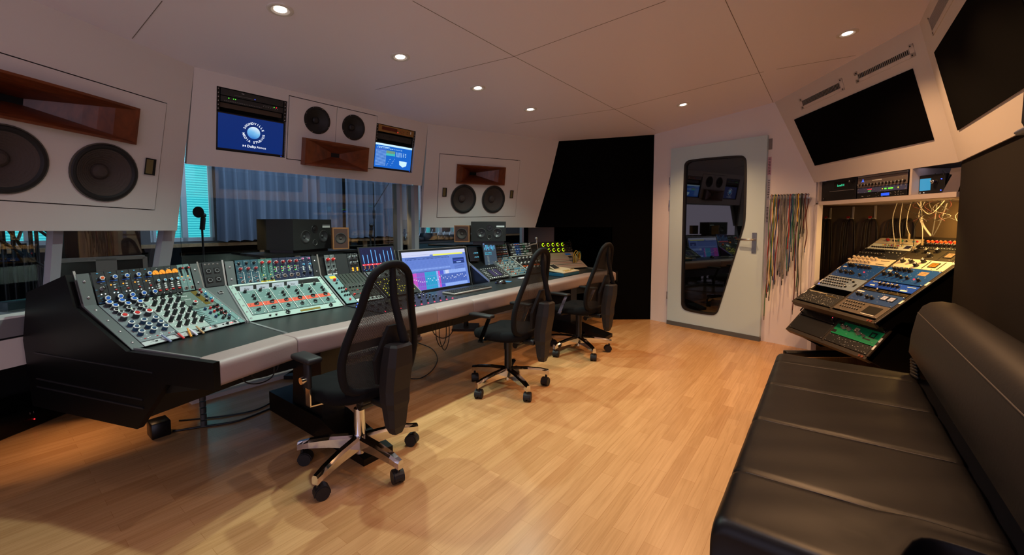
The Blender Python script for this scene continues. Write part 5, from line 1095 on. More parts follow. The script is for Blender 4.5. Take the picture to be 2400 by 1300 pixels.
    for sd in (-1, 1):
        b = MB()
        if arm == 'bracket':
            b.rbox((sd*.255, .02, .625), (.075, .17, .028), plas, .012, 2); b.rbox((sd*.262, .0, .55), (.02, .05, .13), plas, .006, 1); o = b.build('armrest', t)
            b = MB(); b.cyl((sd*.27, 0, .53), (sd*.295, 0, .53), .017, chrome); b.build('adjuster_knob', o)
            b = MB(); b.prism([(sd*.258, -.02, .50), (sd*.258, .02, .50), (sd*.258, .02, .40), (sd*.258, -.02, .40)], (sd*.006, 0, 0), chrome); b.prism([(sd*.264, -.02, .40), (sd*.264, .02, .40), (sd*.1, .02, .385), (sd*.1, -.02, .385)], (0, 0, .006), chrome); b.build('armrest_bracket', t)
        else:
            b.rbox((sd*.26, .05, .60), (.06, .20, .024), plas, .01, 2); o = b.build('armrest', t)
            b = MB(); b.prism([(sd*.262-.004, -.035, .59), (sd*.262-.004, -.005, .59), (sd*.262-.004, .075, .415), (sd*.262-.004, .045, .405)], (.008, 0, 0), chrome if sd < 0 or arm == 'chrome' else blkm); b.prism([(sd*.266, .03, .40), (sd*.266, .08, .40), (sd*.1, .08, .39), (sd*.1, .03, .39)], (0, 0, .016), blkm); b.build('armrest_bracket', t)
    return t
yaw = math.atan2(N[1], N[0])-PI/2
chair(-.794, 2.103, yaw, .6467, 'nearest black net-backed office chair with chrome column, pushed up to the console', 'bracket', 'chrome')
chair(-.030, 3.125, yaw+.05, .1587, 'black net-backed office chair with black column, middle of the three at the console', 'chrome')
chair(.655, 4.02, yaw-.05, -.0122, 'farthest black net-backed office chair, by the right end of the console', 'chrome')
# ================================================================== door
mod_door = mat('door_paint', (190, 216, 228), .35)
x0 = 0; x1 = float((B-A)@dD); hD = 2.17
dpx = [(1607, 392), (1611, 380), (1624, 374), (1738, 364), (1750, 368), (1755, 380), (1752, 500), (1750, 524), (1742, 552), (1690, 722), (1684, 734), (1673, 738), (1615, 728), (1603, 720), (1600, 706)]
loop = []
for p in dpx: q = dl(*p)-nD*.0; loop.append((float((q-A)@dD)/1.0, float(q[2])))
for _ in range(2): loop = [p for i in range(len(loop)) for p in ((loop[i-1][0]*.25+loop[i][0]*.75, loop[i-1][1]*.25+loop[i][1]*.75), (loop[i][0]*.75+loop[(i+1) % len(loop)][0]*.25, loop[i][1]*.75+loop[(i+1) % len(loop)][1]*.25))]
f_ = lambda x, z, n: tuple(D(x, z, n))
cxd, czd = sum(p[0] for p in loop)/len(loop), sum(p[1] for p in loop)/len(loop)
def grow(l, e): return [(cxd+(x-cxd)*(1+e/abs(.3)), czd+(z-czd)*(1+e/.75)) for x, z in l]
mb = MB(); holed_plate(mb, [(x0, .03), (x1, .03), (x1, hD), (x0, hD)], [loop], .002, .045, mod_door, f_); door = struct('door_1', mb)
mb = MB(); holed_plate(mb, loop, [grow(loop, -.018)], .02, .052, mat('door_rubber', (18, 18, 19), .5), f_); mb.build('window_seal', door)
dg = mat('door_glass', (4, 5, 6), .02, spec=1.0); dg.node_tree.nodes['Principled BSDF'].inputs['IOR'].default_value = 1.5
mb = MB(); mb.prism([D(x, z, .022) for x, z in grow(loop, -.01)], -nD*.004, dg); mb.build('window_pane', door)
mb = MB(); mb.prism([D(x0, .0, .004), D(x1, .0, .004), D(x1, .05, .004), D(x0, .05, .004)], -nD*.05, mat('door_sweep', (86, 90, 92), .6)); mb.build('bottom_seal', door)
hp = dl(1771, 582); hx = float((hp-A)@dD); stl = mat('steel', (170, 170, 172), .25, .9)
mb = MB(); mb.prism([D(hx-.022, .94, .046), D(hx+.022, .94, .046), D(hx+.022, 1.16, .046), D(hx-.022, 1.16, .046)], -nD*.006, stl); mb.tube([D(hx, 1.085, .05), D(hx, 1.085, .10), D(hx-.02, 1.085, .105), D(hx-.165, 1.085, .10)], .010, stl, 8); mb.build('door_handle', door)
for zz in (1.78, 1.5, .36): mb = MB(); mb.cyl(D(-.012, zz-.045, .03), D(-.012, zz+.045, .03), .009, stl); mb.build('hinge', door)
# paper tape labels beside the door
tp = mat('tape_white', (214, 212, 220), .8); tpp = mat('tape_pink', (206, 170, 190), .8)
for i, (pa, pb, m_, lb) in enumerate([((1804, 325), (1808, 350), mat('tape_grey', (130, 128, 132), .8), 'torn grey tape strip beside the top of the door'), ((1801, 368), (1806, 410), tpp, 'pink paper strip with handwriting on the wall beside the door'), ((1799, 420), (1804, 468), tp, 'white paper strip with handwriting below the pink strip beside the door'), ((1795, 484), (1801, 523), tp, 'lowest white paper strip with handwriting beside the door')]):
    a, b_ = dl(*pa), dl(*pb); xa, za, xb, zb = (a-A)@dD, a[2], (b_-A)@dD, b_[2]; xm = (xa+xb)/2
    mb = MB(); mb.prism([D(xm-.018, zb, .001), D(xm+.018, zb, .001), D(xm+.018, za, .001), D(xm-.018, za, .001)], -nD*.001, m_); o = mb.build('paper_strip')
    if i: mb = MB(); [mb.prism([D(xm-.008+random.uniform(-.005, .005), zb+(za-zb)*k/12, .0022), D(xm+.01, zb+(za-zb)*k/12, .0022), D(xm+.01, zb+(za-zb)*k/12+.006, .0022), D(xm-.008, zb+(za-zb)*k/12+.006, .0022)], -nD*.0004, ink) for k in range(1, 12)]; tag(mb.build('handwriting', o), kind='stuff')
    tag(o, lb, 'paper strip', 'paper strips beside the door')
# cable comb
a = dl(1812, 466); b_ = dl(1898, 466); xa = float((a-A)@dD); xb = float((b_-A)@dD); za = float(a[2])
mb = MB(); mb.prism([D(xa-.02, za-.012, .0), D(xb+.02, za-.012, .0), D(xb+.02, za+.004, .0), D(xa-.02, za+.004, .0)], -nD*.07, alu)
for k in range(26): x = xa+(xb-xa)*k/25; mb.prism([D(x-.004, za-.004, .07), D(x+.004, za-.004, .07), D(x+.004, za+.02, .07), D(x-.004, za+.02, .07)], -nD*.012, alu)
tag(mb.build('cable_hanger'), 'comb-shaped metal cable hanger on the white wall right of the door', 'cable hanger')
random.seed(11)
spec = [('green', 1.45), ('red', 1.17), ('grey', 1.0), ('blue', 1.1), ('yellow', 1.08), ('green', 1.2), ('grey', .9), ('yellow', .95), ('blue', 1.05), ('red', 1.0), ('grey', .8), ('grey', .88), ('grey', .84), ('grey', .9), ('grey', .78), ('grey', 1.0), ('grey', .86), ('grey', .92), ('grey', .8), ('teal', .88), ('red', .62), ('blue', .83), ('blue', .78), ('teal', .6), ('green', .55), ('green', .7), ('grey', .4), ('blue', .82), ('maroon', 1.33), ('yellow', .3), ('green', 1.06), ('black', 1.12), ('black', .44), ('black', .42), ('grey', 1.15), ('maroon', .38), ('maroon', .6)]
cnt = {}
for i, (cn, L_) in enumerate(spec):
    f = i/(len(spec)-1); x = xa+(xb-xa)*(f if i < 28 else .75+.25*(i-28)/(len(spec)-29)); y0_ = .045+.03*(i % 3)/2
    L_ = L_*.86; n_ = 7; pts = [D(x, za+.022, .03), D(x, za+.03, y0_+.02)]; ph = random.uniform(0, 6); am = random.uniform(.002, .010)
    sp_ = (x-xa-.18)*-.0
    for k in range(1, n_+1): pts.append(D(x+am*math.sin(ph+k*1.3)-.02*(k/n_)*(1 if i < 10 else .3), za+.02-L_*k/n_, y0_+.02-.012*k/n_))
    mb = MB(); mb.tube(smooth_curve(pts, 3), .0044, cabm[cn], 6); o = mb.build('hanging_cable'); p = pts[-1]
    mb = MB(); mb.cyl(p, p-Z*.045, .0052, kb if i % 2 else stl, .004, seg=8); mb.build('plug', o)
    mb = MB(); mb.cyl(pts[0]+Z*.004, pts[0]+Z*.004+(-nD)*.05, .005, stl, seg=8); mb.build('plug', o)
    cnt[cn] = cnt.get(cn, 0)+1; lg = 'long' if L_ > .9 else 'mid-length' if L_ > .6 else 'short'
    tag(o, '%s %s patch cable hanging on the wall comb, %s %s one from the left' % (lg, cn, od[cnt[cn]-1], cn) if cnt[cn] < 12 else '%s %s patch cable hanging on the wall comb, among the last grey ones' % (lg, cn), 'cable', 'patch cables hanging beside the door')
# ================================================================== sloped equipment rack
rx0, rz0, rx1, rz1, ry0, ry1 = 2.65, .545, 3.42, 1.12, 2.99, 3.85
su = np.array([0, -1., 0]); sv = nrm([rx1-rx0, 0, rz1-rz0]); sn_ = np.array([-sv[2], 0, sv[0]]); SL = math.hypot(rx1-rx0, rz1-rz0); so = np.array([rx0, ry1, rz0]); SW = ry1-ry0
rk = thing('equipment_rack', 'dark two-column sloping equipment rack on a stand, by the niche', 'rack', Matrix.Translation((3.0, 3.42, 0)))
rim_ = mat('rack_metal', (64, 58, 52), .45, .4)
def rpart(mb, n):
    for i, v in enumerate(mb.v): mb.v[i] = (v[0]-3.0, v[1]-3.42, v[2])
    return mb.build(n, rk)
def sp_(u, v, n=0): return so+su*u+sv*v+sn_*n
mb = MB()
for u0, u1 in ((-.012, .006), (SW/2-.012, SW/2+.012), (SW-.006, SW+.012)): mb.prism([sp_(u0, -.012, .006), sp_(u1, -.012, .006), sp_(u1, SL, .006), sp_(u0, SL, .006)], -sn_*.05, rim_)
mb.prism([sp_(-.012, -.03, .006), sp_(SW+.012, -.03, .006), sp_(SW+.012, .0, .006), sp_(-.012, .0, .006)], -sn_*.05, rim_); mb.prism([sp_(-.012, SL, .006), sp_(SW+.012, SL, .006), sp_(SW+.012, SL+.03, .006), sp_(-.012, SL+.03, .006)], -sn_*.05, rim_); rpart(mb, 'front_frame')
for y_ in (ry1+.012, ry0-.012):
    sd = -1 if y_ < 3.4 else 1
    mb = MB(); mb.prism([(rx0-.01, y_, rz0-.02), (rx1, y_, rz1+.005), (rx1+.1, y_, rz1-.1), (rx1+.1, y_, .80), (rx0+.25, y_, .42)], (0, -.02*sd, 0), blks); rpart(mb, 'side_panel')
mb = MB(); mb.prism([sp_(SW+.012, -.02, .004), sp_(SW+.016, -.02, .004), sp_(SW+.016, SL+.02, .004), sp_(SW+.012, SL+.02, .004)], -sn_*.006, alu); mb.prism([lp_(SW+.012, -.02, .004), lp_(SW+.016, -.02, .004), lp_(SW+.016, LL, .004), lp_(SW+.012, LL, .004)], -ln_*.006, alu) if 0 else None; rpart(mb, 'edge_strip')
mb = MB(); mb.prism([sp_(0, 0, -.16), sp_(SW, 0, -.16), sp_(SW, SL, -.16), sp_(0, SL, -.16)], -sn_*.01, gap); rpart(mb, 'rear_panel')
# lower tier
lo = np.array([2.60, ry1, .285]); lv_ = nrm([.21, 0, .25]); ln_ = np.array([-lv_[2], 0, lv_[0]]); LL = .31
def lp_(u, v, n=0): return lo+su*u+lv_*v+ln_*n
mb = MB()
for u0, u1 in ((-.012, .006), (SW/2-.012, SW/2+.012), (SW-.006, SW+.012)): mb.prism([lp_(u0, -.012, .006), lp_(u1, -.012, .006), lp_(u1, LL, .006), lp_(u0, LL, .006)], -ln_*.05, rim_)
mb.prism([lp_(-.012, -.03, .006), lp_(SW+.012, -.03, .006), lp_(SW+.012, .0, .006), lp_(-.012, .0, .006)], -ln_*.05, rim_); rpart(mb, 'lower_frame')
for y_ in (ry1+.012, ry0-.012):
    sd = -1 if y_ < 3.4 else 1
    mb = MB(); mb.prism([tuple(lo*[1, 0, 1]+np.array([-.01, y_, -.02])), (2.82, y_, .54), (3.3, y_, .50), (3.3, y_, .12), (2.9, y_, .10)], (0, -.02*sd, 0), blks); rpart(mb, 'side_panel')
mb = MB(); mb.prism([(rx0+.02, ry0, rz0-.03), (rx0+.02, ry1, rz0-.03), (3.0, ry1, .42), (3.0, ry0, .42)], (0, 0, -.01), rim_); mb.box((3.05, 3.42, .32), (.04, SW, .45), blkm); rpart(mb, 'kick_panel')
for y_ in (ry1-.1, ry0+.1):
    mb = MB(); mb.rbox((2.93, y_, .065), (.85, .06, .05), blkm, .006, 1); mb.rbox((3.15, y_, .25), (.06, .06, .4), blkm, .006, 1); mb.cyl((2.56, y_, 0), (2.56, y_, .04), .022, plas); mb.cyl((3.3, y_, 0), (3.3, y_, .04), .022, plas); rpart(mb, 'foot')
mb = MB()
for (u, v) in ((SW-.02, -.018), (SW-.045, -.018)): mb.cyl(sp_(u, v, .006), sp_(u, v, .012), .009, mat('copper_bolt', (180, 110, 90), .3, .8), seg=12); mb.cyl(lp_(u, v, .006), lp_(u, v, .012), .009, MATS['copper_bolt'], seg=12)
rpart(mb, 'bolts')
def vpx(x_, y_):
    q = onpl(x_, y_, so, sn_); return float((q-so)@sv), float((q-so)@su)
def unit(col, va, vb, label, m, name='rack_unit', mk=18, lower=False):
    u0 = .006+(SW/2+.006)*col; w_ = SW/2-.018
    mw = M4(lp_(u0, va), su, lv_, ln_) if lower else M4(sp_(u0, va), su, sv, sn_)
    return Mod(name, label, 'rack unit', mw, w_, vb-va-.002, m, th=.004, depth=.12, lift=.006, mk=mk)
bl_, br_ = [vpx(*p)[0] for p in [(2029.5, 559.7), (2021.5, 566), (2016.6, 575.7), (1993, 591.7), (1982.8, 605.8), (1945, 631), (1920, 655.7), (1909.5, 665.5), (1882.5, 685.8)]], [vpx(*p)[0] for p in [(2144.7, 564), (2121.8, 583.6), (2101.8, 601.6), (2078.9, 620.3), (2042.9, 649.4), (2026, 663), (2014.5, 673.6), (1983.3, 691.3), (1963.8, 709.9)]]
print('RACKV', [round(x, 3) for x in bl_], [round(x, 3) for x in br_], SL)
tealb = mat('unit_teal_blue', (16, 66, 138), .4); ltbl = mat('unit_pale_blue', (120, 138, 160), .45); bblue = mat('unit_bright_blue', (24, 72, 190), .35); crea = mat('unit_cream', (206, 196, 168), .45); dkol = mat('unit_olive', (52, 48, 38), .5); gr_ = mat('unit_green', (0, 150, 96), .4)
amb = mat('meter_glow', (90, 60, 20), .4, emit=(236, 160, 84), es=.9); ambo = mat('meter_glow_orange', (80, 50, 10), .4, emit=(230, 132, 24), es=.9); wmt = mat('meter_white', (120, 110, 100), .4, emit=(226, 200, 180), es=.6)
E_ = [SL-.004]+[SL-.004-(SL-.010)*f for f in (.085, .17, .30, .40, .60, .765, .835, .995)]
FR = [SL-.004]+[SL-.004-(SL-.010)*f for f in (.13, .265, .385, .575, .675, .715, .85, .99)]
q = unit(0, E_[1], E_[0], 'cream rack unit with red and dark knobs, topmost in the left rack column', crea); [q.k(k_, x_, .5, s_) for k_, x_, s_ in (('darkred', .28, .026), ('black', .4, .014), ('black', .45, .014), ('green', .54, .02), ('green', .6, .02), ('black', .7, .013), ('btnc', .85, .016), ('red', .93, .014))]; q.screws()
q = unit(0, E_[2], E_[1], 'grey rack unit with small coloured buttons, second from the top in the left column', ltp); q.grid('yellow', .3, .75, 10, .7, .7, 1, .01, alt=['yellow', 'red', 'white']); q.grid('silverknob', .1, .7, 12, .3, .3, 1, .014); q.rect('button_block', .38, .75, .1, .2, kgn, .003); q.rect('display', .88, .55, .12, .5, s_vio if 0 else mat('disp_dim', (40, 40, 70), .3), .001)
q = unit(0, E_[3], E_[2], 'black rack unit with two rows of dark knobs, third down the left column', dkp); q.grid('black', .08, .55, 7, .75, .75, 1, .022); q.grid('black', .06, .6, 8, .3, .3, 1, .02); q.grid('btnw', .65, .9, 4, .7, .7, 1, .008)
q = unit(0, E_[4], E_[3], 'pale rack unit with two rows of ivory knobs, left column of the rack', crea); q.grid('ivory', .06, .62, 6, .75, .75, 1, .026); q.grid('ivory', .04, .55, 6, .28, .28, 1, .026); q.rect('slot', .82, .7, .2, .06, gap, .001); q.rect('slot', .8, .2, .2, .06, gap, .001)
q = unit(0, E_[5], E_[4], 'large teal-blue rack unit with ten black knobs and a red light, left column', tealb, mk=30); q.grid('black', .22, .3, 2, .78, .78, 1, .032); q.grid('black', .45, .72, 4, .75, .75, 1, .026); q.grid('black', .2, .5, 3, .28, .28, 1, .03); q.k('pointer', .48, .25, .026); q.k('black', .72, .22, .022); q.k('ledr', .7, .48, .012); q.rect('name_plate', .1, .7, .09, .08, kw, .0008); q.screws(.009)
q = unit(0, E_[6], E_[5], 'pale blue rack unit with a dense grid of tiny chrome knobs, left column', ltbl); q.grid('silverknob', .08, .66, 10, .2, .82, 4, .0135); q.k('silverknob', .78, .7, .018); q.k('silverknob', .74, .25, .018); q.rect('switch', .9, .45, .03, .2, kb, .006); q.k('ledb', .04, .14, .008)
q = unit(0, E_[8], E_[7], 'black patch unit with many small pale markings, lowest in the left column', dkp, 'patch_unit', mk=120); q.rect('label_strip', .3, .9, .5, .04, crea, .0008); q.rect('label_strip', .7, .78, .3, .04, mat('brass'), .0008); q.screws(.008)
q = unit(1, FR[1], FR[0], 'black rack unit crowded with orange-topped knobs, topmost in the right column', dkp); q.grid('orange', .1, .92, 11, .68, .68, 1, .022, alt=['orange', 'orange', 'red']); q.grid('black', .08, .9, 11, .36, .36, 1, .022); q.grid('btnw', .08, .92, 18, .12, .12, 1, .006)
q = unit(1, FR[2], FR[1], 'dark olive rack unit with chrome-topped knobs and a pale amber meter, right column', dkol); [q.k('silverknob', x_, y_, .032) for x_, y_ in ((.12, .7), (.32, .7), (.5, .8), (.47, .35))]; q.meter(.78, .52, .12, .38, amb); q.rect('vent_slot', .66, .5, .02, .8, gap, .001); q.rect('vent_slot', .92, .5, .02, .8, gap, .001); q.screws(.009)
q = unit(1, FR[3], FR[2], 'cream rack unit with chrome-topped knobs and an orange meter, right column', crea); [q.k('silverknob', x_, y_, .032) for x_, y_ in ((.12, .6), (.30, .6), (.5, .75), (.46, .28))]; q.meter(.74, .5, .12, .38, ambo); q.rect('vent_slot', .6, .5, .02, .8, gap, .001); q.rect('vent_slot', .87, .5, .02, .8, gap, .001); q.k('ledr', .78, .1, .008); q.screws(.009)
q = unit(1, FR[4], FR[3], 'large teal-blue rack unit with black knobs and an amber meter, right column', tealb, mk=30); q.grid('black', .2, .5, 4, .78, .78, 1, .03); q.grid('black', .12, .4, 3, .4, .4, 1, .032); q.grid('black', .5, .62, 2, .32, .32, 1, .024); q.meter(.76, .74, .15, .24, amb, fr=False); q.k('ledr', .73, .35, .012); q.k('black', .85, .28, .024); q.rect('name_plate', .1, .72, .09, .07, kw, .0008); q.screws(.009)
q = unit(1, FR[5]+.006, FR[4]-.006, 'bright blue rack unit with five black knobs, right column', bblue); q.grid('silverknob', .3, .66, 5, .5, .5, 1, .026); q.rect('name_plate', .12, .8, .1, .16, ltbl, .0008); q.rect('logo', .15, .3, .1, .14, kw, .0008); q.rect('logo', .82, .2, .13, .16, kw, .0008); q.rect('name_plate', .88, .75, .16, .07, kw, .0008)
q = unit(1, FR[6]+.0, FR[5]-.004, 'narrow black rack unit with gold outlined shapes, right column', blk); [q.rect('gold_frame', x_, .5, .17, .5, mat('brass'), .0008) for x_ in (.3, .5, .72, .9)]; [q.rect('frame_inner', x_, .5, .15, .3, blk, .0012) for x_ in (.3, .5, .72, .9)]; q.grid('silverknob', .08, .4, 2, .5, .5, 1, .02)
q = unit(1, FR[7], FR[6], 'steel-blue rack unit with two white needle meters, right column', mat('unit_steel_blue', (36, 68, 124), .4)); q.grid('black', .14, .22, 2, .5, .5, 1, .024); q.grid('black', .4, .5, 2, .38, .38, 1, .026); q.meter(.69, .62, .10, .3, wmt); q.meter(.84, .6, .10, .3, wmt); q.rect('name_plate', .1, .85, .16, .1, kw, .0008); q.screws(.009)
q = unit(1, FR[8], FR[7], 'grey rack unit with small knobs and a dark display, lowest in the right column', mat('unit_grey', (92, 84, 76), .45)); q.grid('silverknob', .1, .5, 8, .3, .8, 3, .011); q.rect('display', .76, .5, .3, .62, gap, .001); q.rect('label_strip', .76, .14, .28, .04, kw, .0008); q.screws(.009)
q = unit(0, .16, .30, 'black slotted rack unit with handles, lower left tier of the rack', blk, lower=True, mk=4); q.rect('oval_badge', .3, .8, .1, .1, mat('badge_red', (170, 60, 50), .4), .001); q.rect('slot', .45, .45, .7, .05, gap, .001); q.k('ledp', .84, .4, .008); q.screws(.009)
b = MB(); [b.tube([(x_, .02, .01), (x_, .02, .04), (x_, .12, .04), (x_, .12, .01)], .006, blk, 8) for x_ in (.015, q.w-.015)]; b.build('handles', q.t)
q = unit(0, .004, .156, 'plain black drawer front, lower left tier of the rack', blk, 'rack_unit', lower=True, mk=0); q.screws(.009)
q = unit(1, .215, .30, 'black rack unit with fine white lettering above the green unit', blk, lower=True, mk=34); q.screws(.009)
q = unit(1, .085, .213, 'bright green rack unit with knobs and a cream meter, lower tier of the rack', gr_, lower=True, mk=6); q.k('grey', .2, .6, .032); q.k('grey', .32, .6, .032); q.meter(.48, .7, .1, .24, crea, fr=False); q.k('grey', .57, .5, .032); q.k('grey', .69, .45, .022); q.rect('black_corner', .07, .85, .12, .2, blk, .001); q.rect('black_corner', .05, .2, .1, .2, blk, .001); q.rect('switch_frame', .84, .65, .12, .4, blk, .001); q.rect('switch_centre', .845, .65, .07, .22, gr_, .0014); q.rect('black_bar', .78, .3, .16, .09, blk, .001)
q = unit(1, .004, .083, 'black rack unit with rows of tiny markings below the green unit', blk, lower=True, mk=40); q.screws(.009)
for (u_, v_, lw_) in ((SW+.002, .78, 0), (SW+.002, .5, 0), (SW+.002, .25, 0), (.0, .33, 0), (.0, .22, 0), (.0, .13, 0), (.0, .55, 0), (SW+.002, .15, 1), (SW+.002, .08, 1)):
    mb = MB(); o_ = (lp_ if lw_ else sp_)(u_, v_*(.9 if not lw_ else 1), .0065); vv = lv_ if lw_ else sv; nn = ln_ if lw_ else sn_; mb.prism([o_-su*.008-vv*.02, o_+su*.008-vv*.02, o_+su*.008+vv*.02, o_-su*.008+vv*.02], nn*.0008, whitep); rpart(mb, 'label_sticker')
# ================================================================== things on the shelf
SZ = 1.466
def shelf_obj(px0, px1, pyt, pyb, xf, label, name, cat, m, dep=.2):
    a = onpl(px0, pyb, [xf, 0, 0], np.array([1., 0, 0])); b_ = onpl(px1, pyb, [xf, 0, 0], np.array([1., 0, 0])); c = onpl((px0+px1)/2, pyt, [xf, 0, 0], np.array([1., 0, 0]))
    mw = M4((xf, a[1], SZ+.002), (0, -1, 0), (0, 0, 1), (-1, 0, 0)); w_ = a[1]-b_[1]; h_ = min(c[2]-SZ-.004, .19)
    return Mod(name, label, cat, mw, w_, h_, m, th=.004, depth=dep, lift=0)
q = shelf_obj(1926, 2006, 415, 466, XN+.03, 'black receiver with green glowing digits on the left of the wall shelf', 'audio_receiver', 'receiver', blk)
q.text('Load 01', .58, .66, .026, led('teal_text', (60, 230, 170), 1.4), 'display_digits'); q.rect('display', .58, .72, .4, .3, gap, .0004); q.k('black', .9, .8, .03); q.k('silverknob', .1, .12, .01); q.rect('seam', .6, .45, .7, .02, kgr, .0006)
a = onpl(2009, 466, [XN+.03, 0, 0], np.array([1., 0, 0])); b_ = onpl(2126, 456, [XN+.03, 0, 0], np.array([1., 0, 0])); w_ = a[1]-b_[1]
def su_(z0, z1, label, m, **k): return Mod('rack_unit', label, 'audio unit', M4((XN+.03, a[1], SZ+z0), (0, -1, 0), (0, 0, 1), (-1, 0, 0)), w_, z1-z0, m, th=.004, depth=.2, lift=0, **k)
q = su_(.002, .045, 'black unit with a small blue display, bottom of the stack on the wall shelf', blk, mk=20); q.rect('display', .6, .5, .16, .5, screen_mat('bluewhite', (40, 80, 220), 1.6), .001); q.grid('btng', .8, .9, 3, .3, .7, 2, .008)
q = su_(.047, .09, 'blue-grey unit with red and green lights, middle of the shelf stack', mat('unit_bluegrey', (76, 86, 130), .4), mk=10); q.grid('ledr', .24, .31, 4, .62, .62, 1, .006); q.grid('ledg', .25, .3, 3, .3, .3, 1, .005); q.k('ledy', .54, .5, .007); q.rect('level_bar', .6, .5, .04, .2, l_gn, .001); q.rect('level_bar', .7, .5, .09, .2, l_gn, .001); q.rect('level_bar', .84, .5, .01, .3, l_ye, .001); q.screws(.01)
q = su_(.092, .175, 'silver-grey unit with a row of black knobs and a blue emblem, shelf stack', mat('unit_silver', (140, 130, 124), .4, .4), mk=6); q.grid('silverknob', .06, .95, 14, .28, .28, 1, .019); q.text('A', .12, .55, .04, led('blue_mark', (60, 110, 255), 1.5), 'emblem'); q.rect('lettering_bar', .42, .65, .2, .07, kw, .0006)
q = su_(.177, .192, 'thin silver unit lying on top of the shelf stack', alu)
q = shelf_obj(2152, 2214, 408, 450, XN+.06, 'black rounded desktop controller with a blue screen on the right of the shelf', 'controller_box', 'controller', blk, .12)
q.rect('display', .28, .5, .42, .62, screen_mat('aqua', (60, 150, 190), 1.0), .001); q.k('silverknob', .68, .6, .03); q.k('ledb', .88, .72, .008); q.k('ledb', .88, .15, .008); q.grid('ledw', .1, .25, 2, .08, .08, 1, .006)
q.screws(.004)
mb = MB(); p_ = [(XN+.05, 2.93, SZ+.002), (XN+.05, 2.83, SZ+.002), (XN+.09, 2.82, SZ+.17), (XN+.09, 2.92, SZ+.17)]; mb.prism(p_, (.01, 0, 0), glass_mat('tint_glass', (120, 160, 150))); tag(mb.build('tablet'), 'dark glassy tablet leaning at the right end of the wall shelf', 'tablet')
for i in range(5):
    mb = MB(); a = np.array([XN+.25+.02*i, 3.2-.06*i, SZ+.16]); mb.tube(smooth_curve([a, a+np.array([-.06, -.05, .02]), a+np.array([-.08, -.12, -.03]), a+np.array([0, -.18, -.10]), a+np.array([.05, -.2, -.155])], 5), .004, cabm['white' if i % 2 else 'black'], 6)
    tag(mb.build('cable'), '%s cable at the back of the shelf behind the blue-screen controller, %s one' % ('white' if i % 2 else 'black', od[i]), 'cable', 'cables on the wall shelf')
# ---- looped cables on strap hooks on the niche back wall
hookw = mat('strap_white', (228, 220, 200), .5)
for i, px in enumerate([(1947, 500), (2000, 500), (2052, 500), (2110, 510), (2138, 512)]):
    p = onpl(px[0], 512, [XB, 0, 0], np.array([1., 0, 0])); y_ = p[1]; zt = p[2]
    if i < 3:
        t = thing('strap_hook', 'white strap hook with red end on the niche wall, %s from the left' % od[i], 'hook', Matrix.Translation((XB-.001, y_, zt)), 'strap hooks on the niche wall')
        b = MB(); b.box((-.004, 0, .07), (.006, .022, .13), hookw); b.build('strap', t); b = MB(); b.box((-.03, 0, .0), (.055, .03, .012), hookw); b.box((-.055, 0, .012), (.008, .03, .02), kr); b.build('hook_end', t)
    for k in range(4):
        rr = .035+.014*k+.005*(k % 2); L_ = .55+.12*random.random(); xx = XB-.02-.011*k
        pts = [(xx, y_+rr*1.25, zt-L_-.1), (xx, y_+rr*1.2, zt-.3), (xx, y_+rr, zt-.07), (xx, y_+rr*.65, zt-.02), (xx, y_, zt+.0), (xx, y_-rr*.65, zt-.02), (xx, y_-rr, zt-.07), (xx, y_-rr*1.2, zt-.3), (xx, y_-rr*1.25, zt-L_-.1)]
        mb = MB(); mb.tube(smooth_curve(pts, 5), .0055, mat('cable_coil', (62, 56, 50), .55), 7)
        tag(mb.build('hanging_cable'), 'dark thick cable looped over the niche wall, bundle %s from the left' % od[i], 'cable', 'cable loops of the niche wall, bundle %s' % od[i])
random.seed(5)
for i, (x_, kind) in enumerate([(2116, 1), (2103, 1), (2136, 2), (2148, 1), (2168, 3)]):
    p = onpl(x_, 470, [3.3, 0, 0], np.array([1., 0, 0])); y_ = p[1]; top = np.array([3.3, y_, 1.43])
    L_ = (.30, .34, .26, .36, .30)[i]
    pts = [top, top+np.array([0, random.uniform(-.05, .05), -.1]), top+np.array([0, random.uniform(-.03, .03), -.2]), top+np.array([0, .0, -L_])]
    mb = MB(); mb.tube(smooth_curve(pts, 5), .003, cabm['white' if i != 3 else 'black'], 6); o = mb.build('hanging_cable'); mb = MB(); mb.cyl(pts[-1], pts[-1]-Z*.05, .008, mat('plug_gold', (200, 180, 130), .3, .6), seg=12); mb.build('plug', o)
    tag(o, 'pale thin cable with a metal plug hanging under the shelf, %s from the left' % od[i], 'cable', 'plugged cables under the shelf')
for i in range(12):
    y0_ = 3.08+.03*i; a = np.array([3.28, y0_, 1.4325]); mb = MB(); pts = [a]+[a+np.array([random.uniform(-.03, .03), random.uniform(-.06, .06), -.04*k]) for k in range(1, 5)]; mb.tube(smooth_curve(pts, 5), .0018, cabm[random.choice(['black', 'maroon', 'grey', 'black'])], 5)
    tag(mb.build('tangled_wire'), 'thin wire in the tangle hanging under the shelf near the niche light', 'wire', 'tangled wires under the shelf')
for i, (pa, pb, r_) in enumerate([((2158, 470), (2182, 553), .008), ((2220, 475), (2187, 553), .004), ((2196, 480), (2184, 553), .004)]):
    a = onpl(*pa, [3.3, 0, 0], np.array([1., 0, 0])); c = onpl(*pb, [3.36, 0, 0], np.array([1., 0, 0])); m_ = (a+c)/2+np.array([0, .03 if i == 0 else 0, -.03]); mb = MB(); mb.tube(smooth_curve([a, m_, c], 8), r_, cabm['white' if i < 1 else 'grey'], 7)
    tag(mb.build('hanging_cable'), '%s cable running from the shelf down to the top of the rack' % ('thick pale', 'thin right-hand grey', 'thin left-hand grey')[i], 'cable')
